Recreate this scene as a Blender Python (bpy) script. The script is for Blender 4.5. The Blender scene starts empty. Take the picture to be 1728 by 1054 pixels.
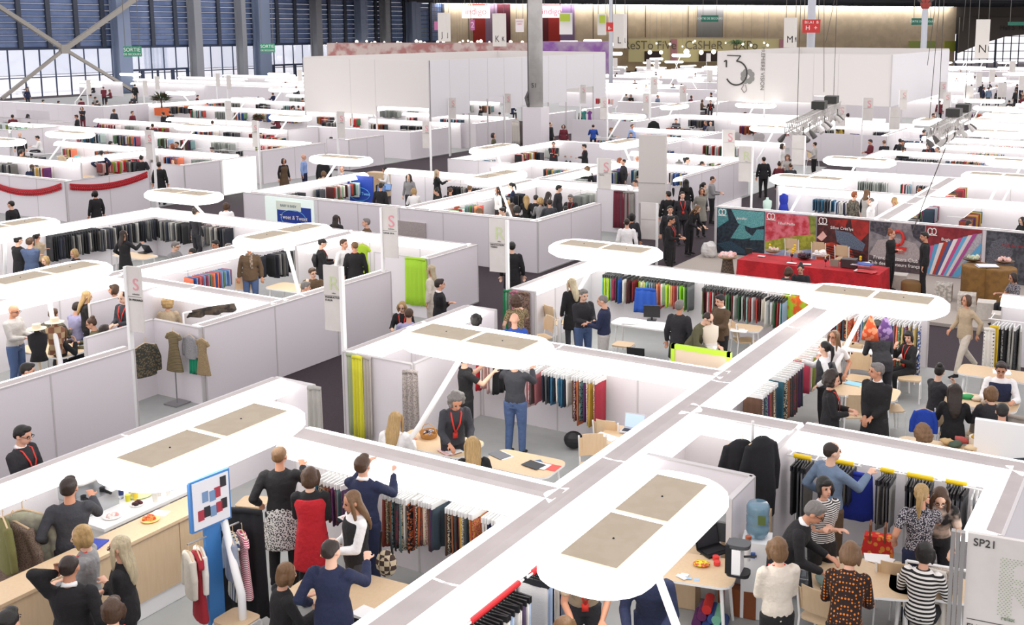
import bpy, math, random
from mathutils import Vector, Matrix, Euler
random.seed(7)
SC = bpy.context.scene
COL = SC.collection
PI = math.pi
R_ = math.radians
# ---------------------------------------------------------------- camera, sky, exposure
CF, CX, CY, HZ, CAMH = 1836.0, 1000.0, 337.0, 48.0, 7.0
PITCH = math.atan((CY - HZ) / CF); YAW = R_(29.04)
FW = Vector((-math.sin(YAW) * math.cos(PITCH), math.cos(YAW) * math.cos(PITCH), -math.sin(PITCH)))
RT = Vector((math.cos(YAW), math.sin(YAW), 0)); UP = RT.cross(FW)
FH = Vector((-math.sin(YAW), math.cos(YAW), 0))
cd = bpy.data.cameras.new('camera'); cam = bpy.data.objects.new('camera', cd); COL.objects.link(cam)
cam.location = (0, 0, CAMH)
cam.rotation_euler = (PI / 2 - PITCH, 0, YAW)
cd.sensor_width = 36.0; cd.lens = CF / 1728 * 36.0
cd.shift_x = (864 - CX) / 1728; cd.shift_y = (CY - 527) / 1728
cd.clip_end = 900; cd.clip_start = .1
SC.camera = cam
W = bpy.data.worlds.new('overcast_sky'); SC.world = W; W.use_nodes = True
W.node_tree.nodes['Background'].inputs[0].default_value = (.985, .94, .97, 1)
W.node_tree.nodes['Background'].inputs[1].default_value = 1.0
SC.view_settings.view_transform = 'Standard'; SC.view_settings.look = 'None'
SC.view_settings.exposure = 0.38; SC.view_settings.gamma = 1.0; SC.view_settings.use_curve_mapping = False

def ray(x, y): return FW + RT * ((x - CX) / CF) - UP * ((y - CY) / CF)
def P(x, y, z=0.0):
    r = ray(x, y); t = (z - CAMH) / r.z
    return Vector((r.x * t, r.y * t, z))
def G(x, D, z=0.0):          # a place D metres ahead of the viewpoint, below picture column x at eye level
    q = FH * D + RT * ((x - CX) / 1859.0 * D); return Vector((q.x, q.y, z))
def pix(v):
    d = Vector(v) - Vector((0, 0, CAMH)); k = d.dot(FW)
    return (CX + CF * d.dot(RT) / k, CY - CF * d.dot(UP) / k) if k > 0 else (-1, -1)
def onX(px, X, z):           # point of the line X = const at height z seen in picture column px
    lo, hi = 1.0, 400.0
    f = lambda Y: pix((X, Y, z))[0] - px
    for _ in range(50):
        m = (lo + hi) / 2
        if (f(m) > 0) == (f(hi) > 0): hi = m
        else: lo = m
    return Vector((X, lo, z))
# ---------------------------------------------------------------- materials
def lin(c):
    c = c / 255.0
    return c / 12.92 if c <= .04045 else ((c + .055) / 1.055) ** 2.4
def rgb(h):
    if isinstance(h, str):
        h = h.lstrip('#')
        if len(h) == 3: h = ''.join(a * 2 for a in h)
        return tuple(lin(int(h[i:i + 2], 16)) for i in (0, 2, 4)) + (1,)
    return h
MC = {}
def mat(color, rough=.6, emit=0, pat=None, c2='fff', scale=30.0, metal=0, alpha=1, bump=0, trans=0, var=.0):
    key = (color, rough, emit, pat, c2, scale, metal, alpha, bump, trans, var)
    if key in MC: return MC[key]
    m = bpy.data.materials.new('m_%s_%s' % (color.strip('#'), pat or ('glow' if emit else 'plain'))); m.use_nodes = True
    nt = m.node_tree; N = nt.nodes; L = nt.links; b = N['Principled BSDF']
    b.inputs['Base Color'].default_value = rgb(color); b.inputs['Roughness'].default_value = rough
    b.inputs['Metallic'].default_value = metal
    if trans: b.inputs['Transmission Weight'].default_value = trans
    if alpha < 1: b.inputs['Alpha'].default_value = alpha
    if emit:
        b.inputs['Emission Color'].default_value = rgb(color); b.inputs['Emission Strength'].default_value = emit
    tc = None
    def obj_coord():
        nonlocal tc
        if tc is None: tc = N.new('ShaderNodeTexCoord')
        return tc.outputs['Object']
    if pat:
        mx = N.new('ShaderNodeMix'); mx.data_type = 'RGBA'
        mx.inputs[6].default_value = rgb(color); mx.inputs[7].default_value = rgb(c2)
        if pat in ('stripes', 'vstripes', 'rings'):
            w = N.new('ShaderNodeTexWave'); w.bands_direction = {'stripes': 'Z', 'vstripes': 'X', 'rings': 'Y'}[pat]
            w.inputs['Scale'].default_value = scale; L.new(obj_coord(), w.inputs['Vector'])
            r = N.new('ShaderNodeMath'); r.operation = 'GREATER_THAN'; r.inputs[1].default_value = .5
            L.new(w.outputs['Fac'], r.inputs[0]); L.new(r.outputs[0], mx.inputs[0])
        elif pat in ('dots', 'print', 'cells'):
            v = N.new('ShaderNodeTexVoronoi'); v.inputs['Scale'].default_value = scale
            if pat == 'dots': v.inputs['Randomness'].default_value = 0.0
            L.new(obj_coord(), v.inputs['Vector'])
            r = N.new('ShaderNodeMath'); r.operation = 'LESS_THAN'; r.inputs[1].default_value = .32 if pat == 'dots' else .45
            L.new(v.outputs['Distance'], r.inputs[0]); L.new(r.outputs[0], mx.inputs[0])
        elif pat == 'check':
            k = N.new('ShaderNodeTexChecker'); k.inputs['Scale'].default_value = scale
            L.new(obj_coord(), k.inputs['Vector']); L.new(k.outputs['Fac'], mx.inputs[0])
        elif pat == 'wood':
            mp = N.new('ShaderNodeMapping'); mp.inputs['Scale'].default_value = (1, 1, .12); L.new(obj_coord(), mp.inputs[0])
            n = N.new('ShaderNodeTexNoise'); n.inputs['Scale'].default_value = scale; n.inputs['Detail'].default_value = 4
            L.new(mp.outputs[0], n.inputs['Vector']); L.new(n.outputs['Fac'], mx.inputs[0])
        else:
            n = N.new('ShaderNodeTexNoise'); n.inputs['Scale'].default_value = scale; n.inputs['Detail'].default_value = 3
            L.new(obj_coord(), n.inputs['Vector'])
            r = N.new('ShaderNodeValToRGB'); r.color_ramp.elements[0].position = .42; r.color_ramp.elements[1].position = .58
            L.new(n.outputs['Fac'], r.inputs[0]); L.new(r.outputs[0], mx.inputs[0])
        L.new(mx.outputs[2], b.inputs['Base Color'])
        if emit: L.new(mx.outputs[2], b.inputs['Emission Color'])
    if bump:
        n2 = N.new('ShaderNodeTexNoise'); n2.inputs['Scale'].default_value = 14 if bump > .2 else 60; n2.inputs['Detail'].default_value = 3
        L.new(obj_coord(), n2.inputs['Vector'])
        bp = N.new('ShaderNodeBump'); bp.inputs['Strength'].default_value = bump; bp.inputs['Distance'].default_value = .03
        L.new(n2.outputs['Fac'], bp.inputs['Height']); L.new(bp.outputs[0], b.inputs['Normal'])
    MC[key] = m
    return m
M_PANEL = mat('e4dfe2', .45, bump=.05)
M_WHITE = mat('f4f4f2', .4)
M_TRIM = mat('c9c5c4', .4)
M_GREY = mat('ada089', .6, pat='noise', c2='b2a58f', scale=6)
M_LEDGE = mat('aea5a2', .4, pat='noise', c2='b4aba8', scale=2)
M_GLOW = mat('fffdfa', .5, emit=1.5)
M_LAMP = mat('fffefc', .5, emit=2.6)
M_WOOD = mat('dcc3a0', .5, pat='wood', c2='cfb28c', scale=30)
M_FRAME = mat('f0f0ee', .35)
M_BLACK = mat('1c1b1d', .5)
M_METAL = mat('9a9a9c', .35, metal=.7)
# ---------------------------------------------------------------- mesh builder
class MB:
    def __init__(s): s.v = []; s.f = []; s.m = []
    def add(s, vs, fs, mi=0):
        o = len(s.v); s.v += [tuple(v) for v in vs]; s.f += [tuple(i + o for i in f) for f in fs]; s.m += [mi] * len(fs)
    def box(s, c, d, mi=0, rz=0, rx=0, taper=1.0):
        R = Euler((rx, 0, rz)).to_matrix(); c = Vector(c); vs = []
        for z in (-.5, .5):
            t = taper if z > 0 else 1
            for x, y in ((-.5, -.5), (.5, -.5), (.5, .5), (-.5, .5)):
                vs.append(c + R @ Vector((x * d[0] * t, y * d[1] * t, z * d[2])))
        s.add(vs, [(0, 3, 2, 1), (4, 5, 6, 7), (0, 1, 5, 4), (1, 2, 6, 5), (2, 3, 7, 6), (3, 0, 4, 7)], mi)
    def beam(s, a, b, w, h, mi=0):
        a = Vector(a); b = Vector(b); d = b - a
        t = Vector((0, 0, 1)) if abs(d.normalized().z) < .95 else Vector((1, 0, 0))
        x = d.cross(t).normalized() * (w / 2); y = x.cross(d).normalized() * (h / 2)
        vs = [p + i * x + j * y for p in (a, b) for i, j in ((-1, -1), (1, -1), (1, 1), (-1, 1))]
        s.add(vs, [(0, 1, 2, 3), (4, 7, 6, 5), (0, 4, 5, 1), (1, 5, 6, 2), (2, 6, 7, 3), (3, 7, 4, 0)], mi)
    def loft(s, pts, rad, n=10, mi=0, xdir=None, caps=True):
        pts = [Vector(p) for p in pts]; rings = []
        for i, p in enumerate(pts):
            d = (pts[min(i + 1, len(pts) - 1)] - pts[max(i - 1, 0)]).normalized()
            xd = Vector(xdir) if xdir else (Vector((1, 0, 0)) if abs(d.x) < .9 else Vector((0, 1, 0)))
            y = d.cross(xd).normalized(); x = y.cross(d).normalized()
            r = rad[i] if isinstance(rad, (list, tuple)) else rad
            rx, ry = r if isinstance(r, (list, tuple)) else (r, r)
            rings.append([p + x * rx * math.cos(a) + y * ry * math.sin(a) for a in [2 * PI * k / n for k in range(n)]])
        vs = [v for r in rings for v in r]; fs = []
        for i in range(len(pts) - 1):
            for k in range(n):
                a = i * n + k; b = i * n + (k + 1) % n; fs.append((a, b, b + n, a + n))
        if caps: fs.append(tuple(range(n - 1, -1, -1))); fs.append(tuple(range((len(pts) - 1) * n, len(pts) * n)))
        s.add(vs, fs, mi)
    def cyl(s, a, b, r, n=12, mi=0, r2=None): s.loft([a, b], [r, r if r2 is None else r2], n, mi)
    def ell(s, c, r, n=12, m=8, mi=0, rot=None, noise=0):
        c = Vector(c); vs = []; fs = []
        r = (r, r, r) if not isinstance(r, (list, tuple)) else r
        for i in range(1, m):
            t = PI * i / m
            for k in range(n):
                p = 2 * PI * k / n; q = Vector((r[0] * math.sin(t) * math.cos(p), r[1] * math.sin(t) * math.sin(p), r[2] * math.cos(t)))
                if noise: q *= 1 + random.uniform(-noise, noise)
                if rot: q = rot @ q
                vs.append(c + q)
        top = Vector((0, 0, r[2])); bot = Vector((0, 0, -r[2]))
        if rot: top = rot @ top; bot = rot @ bot
        vs += [c + top, c + bot]; T = len(vs) - 2; B = T + 1
        for i in range(m - 2):
            for k in range(n):
                a = i * n + k; b = i * n + (k + 1) % n; fs.append((a, a + n, b + n, b))
        for k in range(n):
            fs.append((T, k, (k + 1) % n)); o = (m - 2) * n; fs.append((B, o + (k + 1) % n, o + k))
        s.add(vs, fs, mi)
    def plate(s, outline, z0, z1, mi=0, mtop=None):
        n = len(outline)
        vs = [(x, y, z0) for x, y in outline] + [(x, y, z1) for x, y in outline]
        s.add(vs, [tuple(range(n - 1, -1, -1))] + [(k, (k + 1) % n, n + (k + 1) % n, n + k) for k in range(n)], mi)
        s.add([(x, y, z1) for x, y in outline], [tuple(range(n))], mi if mtop is None else mtop)
    def mesh(s, name, mats, smooth=False):
        me = bpy.data.meshes.new(name); me.from_pydata([tuple(v) for v in s.v], [], s.f)
        for m in (mats if isinstance(mats, (list, tuple)) else [mats]): me.materials.append(m)
        if any(s.m): me.polygons.foreach_set('material_index', s.m)
        if smooth: me.polygons.foreach_set('use_smooth', [True] * len(me.polygons))
        me.update(); return me
    def obj(s, name, mats, parent=None, loc=(0, 0, 0), rz=0, smooth=False):
        return mk(name, s.mesh(name, mats, smooth), parent, loc, rz)
def mk(name, data, parent=None, loc=(0, 0, 0), rz=0, sc=None):
    o = bpy.data.objects.new(name, data); COL.objects.link(o)
    o.location = loc; o.rotation_euler = (0, 0, rz)
    if sc: o.scale = (sc, sc, sc) if not isinstance(sc, (list, tuple)) else sc
    if parent: o.parent = parent
    return o
TAGGED = []
def tag(o, label, cat, group=None, kind=None):
    o['label'] = label; o['category'] = cat
    if group: o['group'] = group
    if kind: o['kind'] = kind
    TAGGED.append(o); return o
def struct(o): o['kind'] = 'structure'; return o
def empty(name, loc=(0, 0, 0), rz=0): return mk(name, None, None, loc, rz)
def rrect(w, d, r, n=5):
    out = []
    for cx, cy, a0 in ((w / 2 - r, d / 2 - r, 0), (-w / 2 + r, d / 2 - r, 90), (-w / 2 + r, -d / 2 + r, 180), (w / 2 - r, -d / 2 + r, 270)):
        for k in range(n + 1):
            a = R_(a0 + 90 * k / n); out.append((cx + r * math.cos(a), cy + r * math.sin(a)))
    return out
def twin(root, loc, rz=0, sc=None):     # a copy of a thing with copies of its parts and sub-parts
    r = root.copy(); COL.objects.link(r); r.location = loc; r.rotation_euler = (0, 0, rz)
    if sc: r.scale = (sc, sc, sc)
    for ch in list(root.children):
        c = ch.copy(); COL.objects.link(c); c.parent = r
        for g in ch.children:
            d = g.copy(); COL.objects.link(d); d.parent = c
    return r
FONT = None
def text_mesh(body, size, depth=.004, align='CENTER'):
    cu = bpy.data.curves.new('writing', 'FONT'); cu.body = body; cu.size = size; cu.extrude = depth
    cu.align_x = align; cu.align_y = 'CENTER'
    o = bpy.data.objects.new('writing', cu); COL.objects.link(o)
    me = bpy.data.meshes.new_from_object(o.evaluated_get(bpy.context.evaluated_depsgraph_get()))
    bpy.data.objects.remove(o); me.name = 'writing'; return me
def writing(body, size, m, parent, loc, rot, name='lettering', align='CENTER', sc=None):
    me = text_mesh(body, size, align=align); me.materials.clear(); me.materials.append(m)
    o = mk(name, me, parent, loc); o.rotation_euler = rot
    if sc: o.scale = sc
    return o
# landmarks of the photograph used in the descriptions: picture position and words
LM = [(110, 860, 'at the wooden coffee counter'), (590, 880, 'in the front scarf booth'), (760, 700, 'in the yellow scarves booth'),
      (1090, 540, 'in the booth of lime green samples'), (1440, 620, 'at the dress rails'), (1640, 680, 'at the crowded right-hand tables'),
      (1440, 900, 'in the booth with yellow hanger tubes'), (1100, 980, 'under the largest lamp at the bottom'), (100, 560, 'in the left booth with straw hats'),
      (270, 390, 'in the black samples booth'), (540, 450, 'in the booth beside the lime scarf'), (690, 500, 'in the aisle by the lime scarf'),
      (60, 320, 'beside the red paper garland'), (130, 265, 'behind the red paper garland'), (330, 250, 'behind the glowing white wall panel'),
      (540, 300, 'in the booth with blue posters'), (700, 300, 'left of the light wood desk'), (850, 340, 'in the crowded grey samples booth'),
      (960, 260, 'at the flowery counter'), (1060, 280, 'by the big blank grey sign'), (1160, 350, 'in the busy dark aisle'),
      (1160, 275, 'behind the busy dark aisle'), (1330, 270, 'in the open booth with clover wall'), (1480, 340, 'above the knitwear posters'),
      (1480, 430, 'in front of the knitwear posters'), (1690, 480, 'by the brown felt drum tables'), (1640, 560, 'in the right dark aisle'),
      (480, 210, 'left of the hanging white walls'), (130, 200, 'in the far left aisle'), (800, 190, 'below the hanging white walls'),
      (1190, 170, 'left of the clover logo'), (1570, 240, 'behind the grey truss on the right'), (1670, 160, 'in the far right booths'),
      (1100, 215, 'right of the numbered column'), (930, 205, 'by the numbered column base'), (400, 150, 'near the window wall'), (1690, 380, 'at right above the posters'),
      (1130, 110, 'below the far restaurant sign'), (1640, 110, 'below the N banner')]
def place(px, py):
    return min(LM, key=lambda l: (l[0] - px) ** 2 + (l[1] - py) ** 2 * 2)[2]
# ================================================================ the hall
GS = 5.5 / 5.4; WH = 1.5
def g(*a): return [x * GS for x in a] if len(a) > 1 else a[0] * GS
mb = MB(); mb.box((12, 105, -.06), (236, 290, .1)); struct(mb.obj('floor', mat('33282d', .9, pat='noise', c2='3b3037', scale=60)))
def slab(n, x0, x1, y0, y1, m, h=.03):
    mb = MB(); mb.box(((x0 + x1) / 2, (y0 + y1) / 2, h / 2 - .005), (x1 - x0, y1 - y0, h)); return struct(mb.obj('floor.%03d' % n, m))
M_LINO = mat('a3a5a3', .55, pat='noise', c2='9fa19f', scale=3)
M_LINO2 = mat('a8a8aa', .6)
BL = [(-12.3, 8, 4, 22.1), (-28, -15.6, 3, 22.1), (-27.6, -16, 25.7, 53), (-12.6, 10, 30.5, 61), (-60, -35.1, 20, 40), (-66, -36.1, 42.5, 100),
      (-33, -15, 56, 120), (-12, 20, 62, 120), (-100, -70, 40, 150)]
for i, b in enumerate(BL):
    slab(i + 1, *g(*b), M_LINO)
# raised pale podium in front of the knitwear posters
pa, pb = P(1195, 440), P(1728, 470)
slab(20, g(-12.9), 9, 26.0, g(30.5), mat('b5aca2', .7, pat='noise', c2='aea59b', scale=40), .08)

# ground outdoors
mb = MB(); mb.box((-190, 130, -.2), (150, 320, .2)); struct(mb.obj('ground', mat('f2f4f6', .9)))
mb = MB()
for y, h, w in ((70, 6, 30), (112, 9, 26), (150, 7, 40), (195, 10, 30)): mb.box((-165, y, h / 2), (18, w, h))
o = mb.obj('distant_building', mat('e4e9f2', .8, pat='vstripes', c2='c9d3e2', scale=.3)); tag(o, 'pale buildings seen faintly through the window wall', 'building', kind='stuff')
# ---- window wall
XW = -105.0
def yw(px, z=3.0): return onX(px, XW, z).y
M_COLB = mat('7f8da6', .6); M_COLG = mat('8d9096', .6); M_FRD = mat('3b4a66', .5)
Y0, Y1 = 55.0, 166.5
root = empty('window_1'); struct(root)
mb = MB(); mb.box((XW - .1, (Y0 + Y1) / 2, 2.5), (.02, Y1 - Y0, 5)); mb.obj('glass', mat('eef4ff', .05, trans=1.0, alpha=.15), root)
MSP = (yw(143) - yw(68)) / 3; mb = MB(); y = yw(68) - 4 * MSP
while y < Y1:
    mb.box((XW, y, 2.5), (.1, .12, 5)); y += MSP
mb.box((XW, (Y0 + Y1) / 2, 2.0), (.12, Y1 - Y0, .1)); mb.box((XW, (Y0 + Y1) / 2, 4.95), (.3, Y1 - Y0, .25))
mb.obj('window_frame', M_FRD, root)
mb = MB()   # louvred shutters above the glazing
z = 5.1
while z < 12.4:
    mb.box((XW + .1, (Y0 + Y1 - 4) / 2, z + .3), (.1, Y1 - 4 - Y0, .56), 0, 0, 0); mb.box((XW + .2, (Y0 + Y1 - 4) / 2, z), (.3, Y1 - 4 - Y0, .07), 1); z += .64
mb.obj('shutter_slats', [mat('6478a0', .6, pat='noise', c2='7486ac', scale=.4), mat('36425e', .6)], root)
mb = MB(); y = yw(38, 8) - 20; SP_ = yw(87, 8) - yw(38, 8)
while y < Y1 - 5:
    mb.box((XW + .35, y, 8.8), (.22, .5, 7.6)); y += SP_
mb.obj('shutter_post', mat('3a414e', .6), root)
for px, w in ((195, 1.7), (320, 1.1), (397, .7), (432, 1.9), (524, 1.1), (600, 1.5), (640, 1.0), (688, 2.2)):
    y = yw(px); mb = MB()
    mb.box((XW + 1.2, y, 6), (.9, w * .62, 12.0)); mb.box((XW + 1.75, y, 6), (.2, w * .95, 12.0)); mb.box((XW + .7, y, 6), (.2, w * .95, 12.0))
    struct(mb.obj('hall_column', M_COLG if w < 1.5 else M_COLB))
mb = MB(); c = onX(92, XW + 1.0, 4.9); c2 = c.y
mb.beam((XW + 2.6, c2, 4.9), (XW + 2.6, c2 - 8.6, 10.3), .4, .4); mb.beam((XW + 2.6, c2, 4.9), (XW + 2.6, c2 + 9.2, 10.3), .45, .45)
mb.beam((XW + 2.6, c2, 4.9), (XW + 2.6, c2 - 7.2, .2), .3, .3); mb.beam((XW + 2.6, c2, 4.9), (XW + 2.6, c2 + 8.0, .2), .3, .3); mb.box((XW + 2.6, c2, 4.9), (.5, 1, .9))
tag(mb.obj('cross_brace', mat('9c978f', .6)), 'large X shaped grey steel brace in front of the left windows', 'brace')
# door frames in the glazing
for px0, px1, zt in ((210, 312, 2.35), (438, 512, 2.3)):
    a, b = yw(px0), yw(px1); mb = MB()
    mb.box((XW + .3, (a + b) / 2, zt), (.3, b - a, .22))
    for k in range(5): mb.box((XW + .3, a + (b - a) * k / 4, zt / 2), (.25, .35 if k in (1, 3) else .14, zt))
    struct(mb.obj('door_%d' % (1 if px0 < 300 else 2), mat('2c3b57', .5)))
# far window with coloured view (behind, left of the back wall) and gap posts
# ---- back wall
WA, WB = G(692, 172), G(1612, 201); WC = G(1760, 205)
nrm = (WB - WA).normalized(); ang = math.atan2(nrm.y, nrm.x)
def onwall(px, z, off=.3):
    d = RT * ((px - CX) / 1859.0) + FH
    # intersect with line WA-WB in plan
    det = d.x * -(WB - WA).y + d.y * (WB - WA).x
    t = (WA.x * -(WB - WA).y + WA.y * (WB - WA).x) / det
    q = d * t; n = Vector((nrm.y, -nrm.x, 0)); return Vector((q.x, q.y, z)) + n * off
def zrow(py, D): return CAMH - (py - HZ) / 1859.0 * D
M_BEIGE = mat('d6bf9c', .8, pat='noise', c2='cbb492', scale=.6)
def plank(name, a, b, z0, z1, m, t=.3):
    a = Vector(a); b = Vector(b); mb = MB(); L = (b - a).length
    mb.box((0, 0, (z0 + z1) / 2), (L, t, z1 - z0)); c = (a + b) / 2
    return mb.obj(name, m, None, (c.x, c.y, 0), math.atan2(b.y - a.y, b.x - a.x))
struct(plank('wall_back', WA, WB, 0, 12.6, M_BEIGE))
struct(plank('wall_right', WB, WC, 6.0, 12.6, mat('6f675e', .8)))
o = plank('trim_1', onwall(1175, 0, .25), onwall(1218, 0, .25), 5.2, 11.3, mat('a5a19b', .7, pat='vstripes', c2='7d7972', scale=3), .2); struct(o)
for i, px in enumerate((1058, 1088, 1160, 1218, 1000, 960, 790)):
    struct(plank('trim_%d' % (i + 2), onwall(px, 0, .2), onwall(px + 1, 0, .2), 4, 11.3, mat('6e6152', .8), .1))
# ceiling over the far end, with the light line that washes the wall
cz = 11.15
mb = MB(); c = (WA + WC) / 2
mb.box((0, 0, 0), ((WC - WA).length + 30, 34, .5)); o = mb.obj('ceiling', mat('1d1d20', .9), None, (c.x + FH.x * -14, c.y + FH.y * -14, cz + .25), ang); struct(o)
mb = MB()
for k in range(26): mb.box((-55 + k * 4.5, -6 + (k * 37 % 9), -.25), (2.6, .35, .3))
for k in range(6): mb.box((0, -15 + k * 5.5, -.15), (112, .3, .3))
o = mb.obj('ceiling_trusses', mat('34363c', .7), None, (c.x + FH.x * -14, c.y + FH.y * -14, cz), ang); struct(o)
a, b = onwall(705, 0, 1.2), onwall(1600, 0, 1.2); o = plank('wall_wash_light', a, b, cz - .3, cz - .1, mat('f4f6ff', .5, emit=22), .3)
tag(o, 'long white light line under the dark ceiling along the beige wall', 'light')
# hanging colour drapes on the back wall
for x0, x1, c, nm in ((797, 818, 'a52a1d', 'red'), (818, 838, '8c6f80', 'mauve'), (838, 860, '541420', 'dark maroon'), (906, 924, '641a1c', 'dark red'), (924, 944, 'a92a1f', 'bright red'), (944, 968, '8a6c8e', 'purple')):
    o = plank('wall_drape', onwall(x0, 0, .5), onwall(x1, 0, .5), 4.6, 10.9, mat(c, .8, bump=.1), .12)
    tag(o, '%s fabric drape hanging on the beige back wall' % nm, 'drape', 'drapes on the back wall')
o = plank('dark_doorway', onwall(700, 0, .5), onwall(722, 0, .5), 4.4, 10.2, mat('3a3430', .8), .1); struct(o)
o = plank('lit_yellow_panel', onwall(702, 0, .9), onwall(720, 0, .9), 4.9, 7.2, mat('b8b432', .6, emit=.35), .1); tag(o, 'small yellow green lit panel left of the beige back wall', 'panel')
def hang_sign(name, px0, px1, py0, py1, D, m, label, cat, txt=None, tm=None, ts=1.0, group=None, t=.15, ropes=True, back=None):
    a, b = G(px0, D), G(px1, D); z1, z0 = zrow(py0, D), zrow(py1, D); c = (a + b) / 2; w = (b - a).length
    r = empty(name, (c.x, c.y, 0), YAW)
    mb = MB(); mb.box((0, 0, (z0 + z1) / 2), (w, t, z1 - z0)); mb.obj('board', m, r)
    if ropes:
        mb = MB()
        for s in (-.4, .4): mb.cyl((w * s, 0, z1), (w * s, 0, z1 + max(1.5, 11.0 - z1)), .02 + D * .0001, 5)
        mb.obj('cable', mat('6b6863', .6), r)
    if txt:
        for (tx, fx, fy, s) in txt:
            writing(tx, (z1 - z0) * s, tm, r, (w * fx, -t / 2 - .03, z0 + (z1 - z0) * fy), (PI / 2, 0, 0))
    return tag(r, label, cat, group)
TD = mat('4a4640', .7)
for L_, x0, xm, x1, y0, y1, D in (('J', 739, 752, 760, 22, 70, 84), ('K', 831, 845, 854, 23, 78, 76), ('L', 1035, 1052, 1058, 24, 81, 72), ('M', 1323, 1339, 1346, 30, 80, 70), ('N', 1647, 1664, 1672, 33, 98, 60)):
    a, b = G(x0, D), G(x1, D); z1, z0 = zrow(y0, D), zrow(y1, D); c = (a + b) / 2; w = (b - a).length
    r = empty('letter_banner', (c.x, c.y, 0), YAW)
    mb = MB(); ol = [(-w / 2, 0), ((xm - x0) / (x1 - x0) * w - w / 2, -.45), (w / 2, .1), (0, .4)]; mb.plate(ol, z0, z1); mb.obj('board', mat('dcd7cf', .6), r)
    mb = MB()
    for s in (-.35, .35): mb.cyl((w * s, 0, z1), (w * s, 0, 12.5), .02, 5)
    mb.obj('cable', mat('5b5853', .6), r)
    f = (xm - x0) / (x1 - x0); ang1 = math.atan2(-.45, f * w); xm_ = f * w - w / 2
    ml = ((-w / 2 + xm_) / 2, -.225)
    writing(L_, .62, mat('2c2b2a', .6), r, (ml[0] + .05, ml[1] - .04, z0 + .5), (PI / 2, 0, ang1))
    ang2 = math.atan2(.55, w / 2 - xm_); writing(L_, .45, mat('2c2b2a', .6), r, ((xm_ + w / 2) / 2, -.2, z0 + .5), (PI / 2, 0, ang2))
    writing('PREMIERE VISION', .17, mat('6f6b66', .6), r, (ml[0] + .15, ml[1] - .04, z1 - 1.0), (PI / 2, -PI / 2, ang1))
    tag(r, 'tall white three sided banner lettered %s hanging from cables' % L_, 'banner', 'hanging letter banners')
hang_sign('exit_sign', 206, 236, 78, 95, 98, mat('2f8f6a', .5), 'green SORTIE sign beside the big left column', 'sign', [('SORTIE', 0, .66, .52), ('DE SECOURS', 0, .22, .3)], mat('eaf4ee', .5), group='green exit signs')
hang_sign('exit_sign', 438, 462, 73, 88, 118, mat('2f8f6a', .5), 'green SORTIE sign right of the second big window column', 'sign', [('SORTIE', 0, .66, .48), ('DE SECOURS', 0, .22, .26)], mat('eaf4ee', .5), group='green exit signs')
hang_sign('exit_sign', 1183, 1212, 26, 37, 150, mat('1f6a55', .5), 'dark green exit sign on the pleated section of the back wall', 'sign', [('SORTIE DE SECOURS', 0, .5, .42)], mat('cfe6dc', .5), group='green exit signs')
hang_sign('exit_sign', 1538, 1573, 31, 42, 120, mat('1f6a55', .5), 'dark green exit sign crossing the red topped pole', 'sign', [('SORTIE DE SECOURS', 0, .5, .42)], mat('cfe6dc', .5), group='green exit signs')
hang_sign('exit_sign', 1701, 1732, 37, 43, 150, mat('1f6a55', .5), 'thin green exit strip above the hall number lettering', 'sign', None, group='green exit signs')
o = writing('Hall 5  Hall 6', 1.15, mat('2a2725', .6), None, tuple(G(1716, 200, 7.1)), (PI / 2, 0, YAW), 'wall_lettering', sc=(1, 1, 1)); tag(o, 'dark lettering reading Hall 5 on the far right wall', 'lettering')
hang_sign('hall_sign', 1354, 1384, 33, 55, 96, mat('c2302c', .5), 'red square pictogram sign on the light pole right of banner M', 'sign', [('B1.A1  B', 0, .78, .3), ('H  +', 0, .35, .5)], mat('f4e8e4', .5), group='red pictogram signs')
hang_sign('hall_sign', 1023, 1035, 38, 53, 110, mat('c2302c', .5), 'small red pictogram sign left of banner L', 'sign', [('B-', 0, .35, .5)], mat('f4e8e4', .5), group='red pictogram signs')
hang_sign('indigo_sign', 780, 827, 10, 31, 140, mat('ffe9e6', .5, emit=1.2), 'glowing white sign reading indigo in pink above the drapes', 'sign', [('indigo', 0, .52, .72)], mat('d8848c', .5), group='indigo signs')
hang_sign('indigo_sign', 915, 948, 10, 30, 140, mat('ffd9df', .5, emit=1.1), 'pink scalloped indigo sign right of the numbered column', 'sign', [('indigo', 0, .5, .7)], mat('d36a82', .5), group='indigo signs')
hang_sign('info_banner', 870, 884, 32, 54, 130, mat('e9e0df', .6), 'small white banner with pink print left of the numbered column', 'banner', [('INDIGO', 0, .8, .14), ('INFO', 0, .6, .14)], mat('c8506e', .6), group='information banners')
hang_sign('info_banner', 944, 966, 22, 58, 120, mat('dfdcd8', .6), 'white and lime information banner right of the numbered column', 'banner', None, group='information banners')
for x0, x1, y0, y1, D in ((945, 962, 24, 36, 119.5), (1011, 1021, 26, 39, 119.5)): hang_sign('banner_header', x0, x1, y0, y1, D, mat('a9bb3a', .6), 'lime green header board of the %s information banner' % ('wider' if x0 < 1000 else 'narrower'), 'board', ropes=False, t=.1)
hang_sign('info_banner', 1008, 1023, 24, 59, 120, mat('d6d2cc', .6), 'narrow white and lime information banner left of banner L', 'banner', None, group='information banners')
hang_sign('zone_sign', 733, 739, 36, 51, 130, mat('b86a92', .6), 'small pink purple zone sign left of banner J', 'sign', group='pink zone signs')
hang_sign('zone_sign', 794, 801, 34, 51, 130, mat('b8609a', .6), 'small pink zone sign marked 2 beside the red drape', 'sign', [('2', 0, .5, .8)], mat('e8c8dc', .6), group='pink zone signs')
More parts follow.
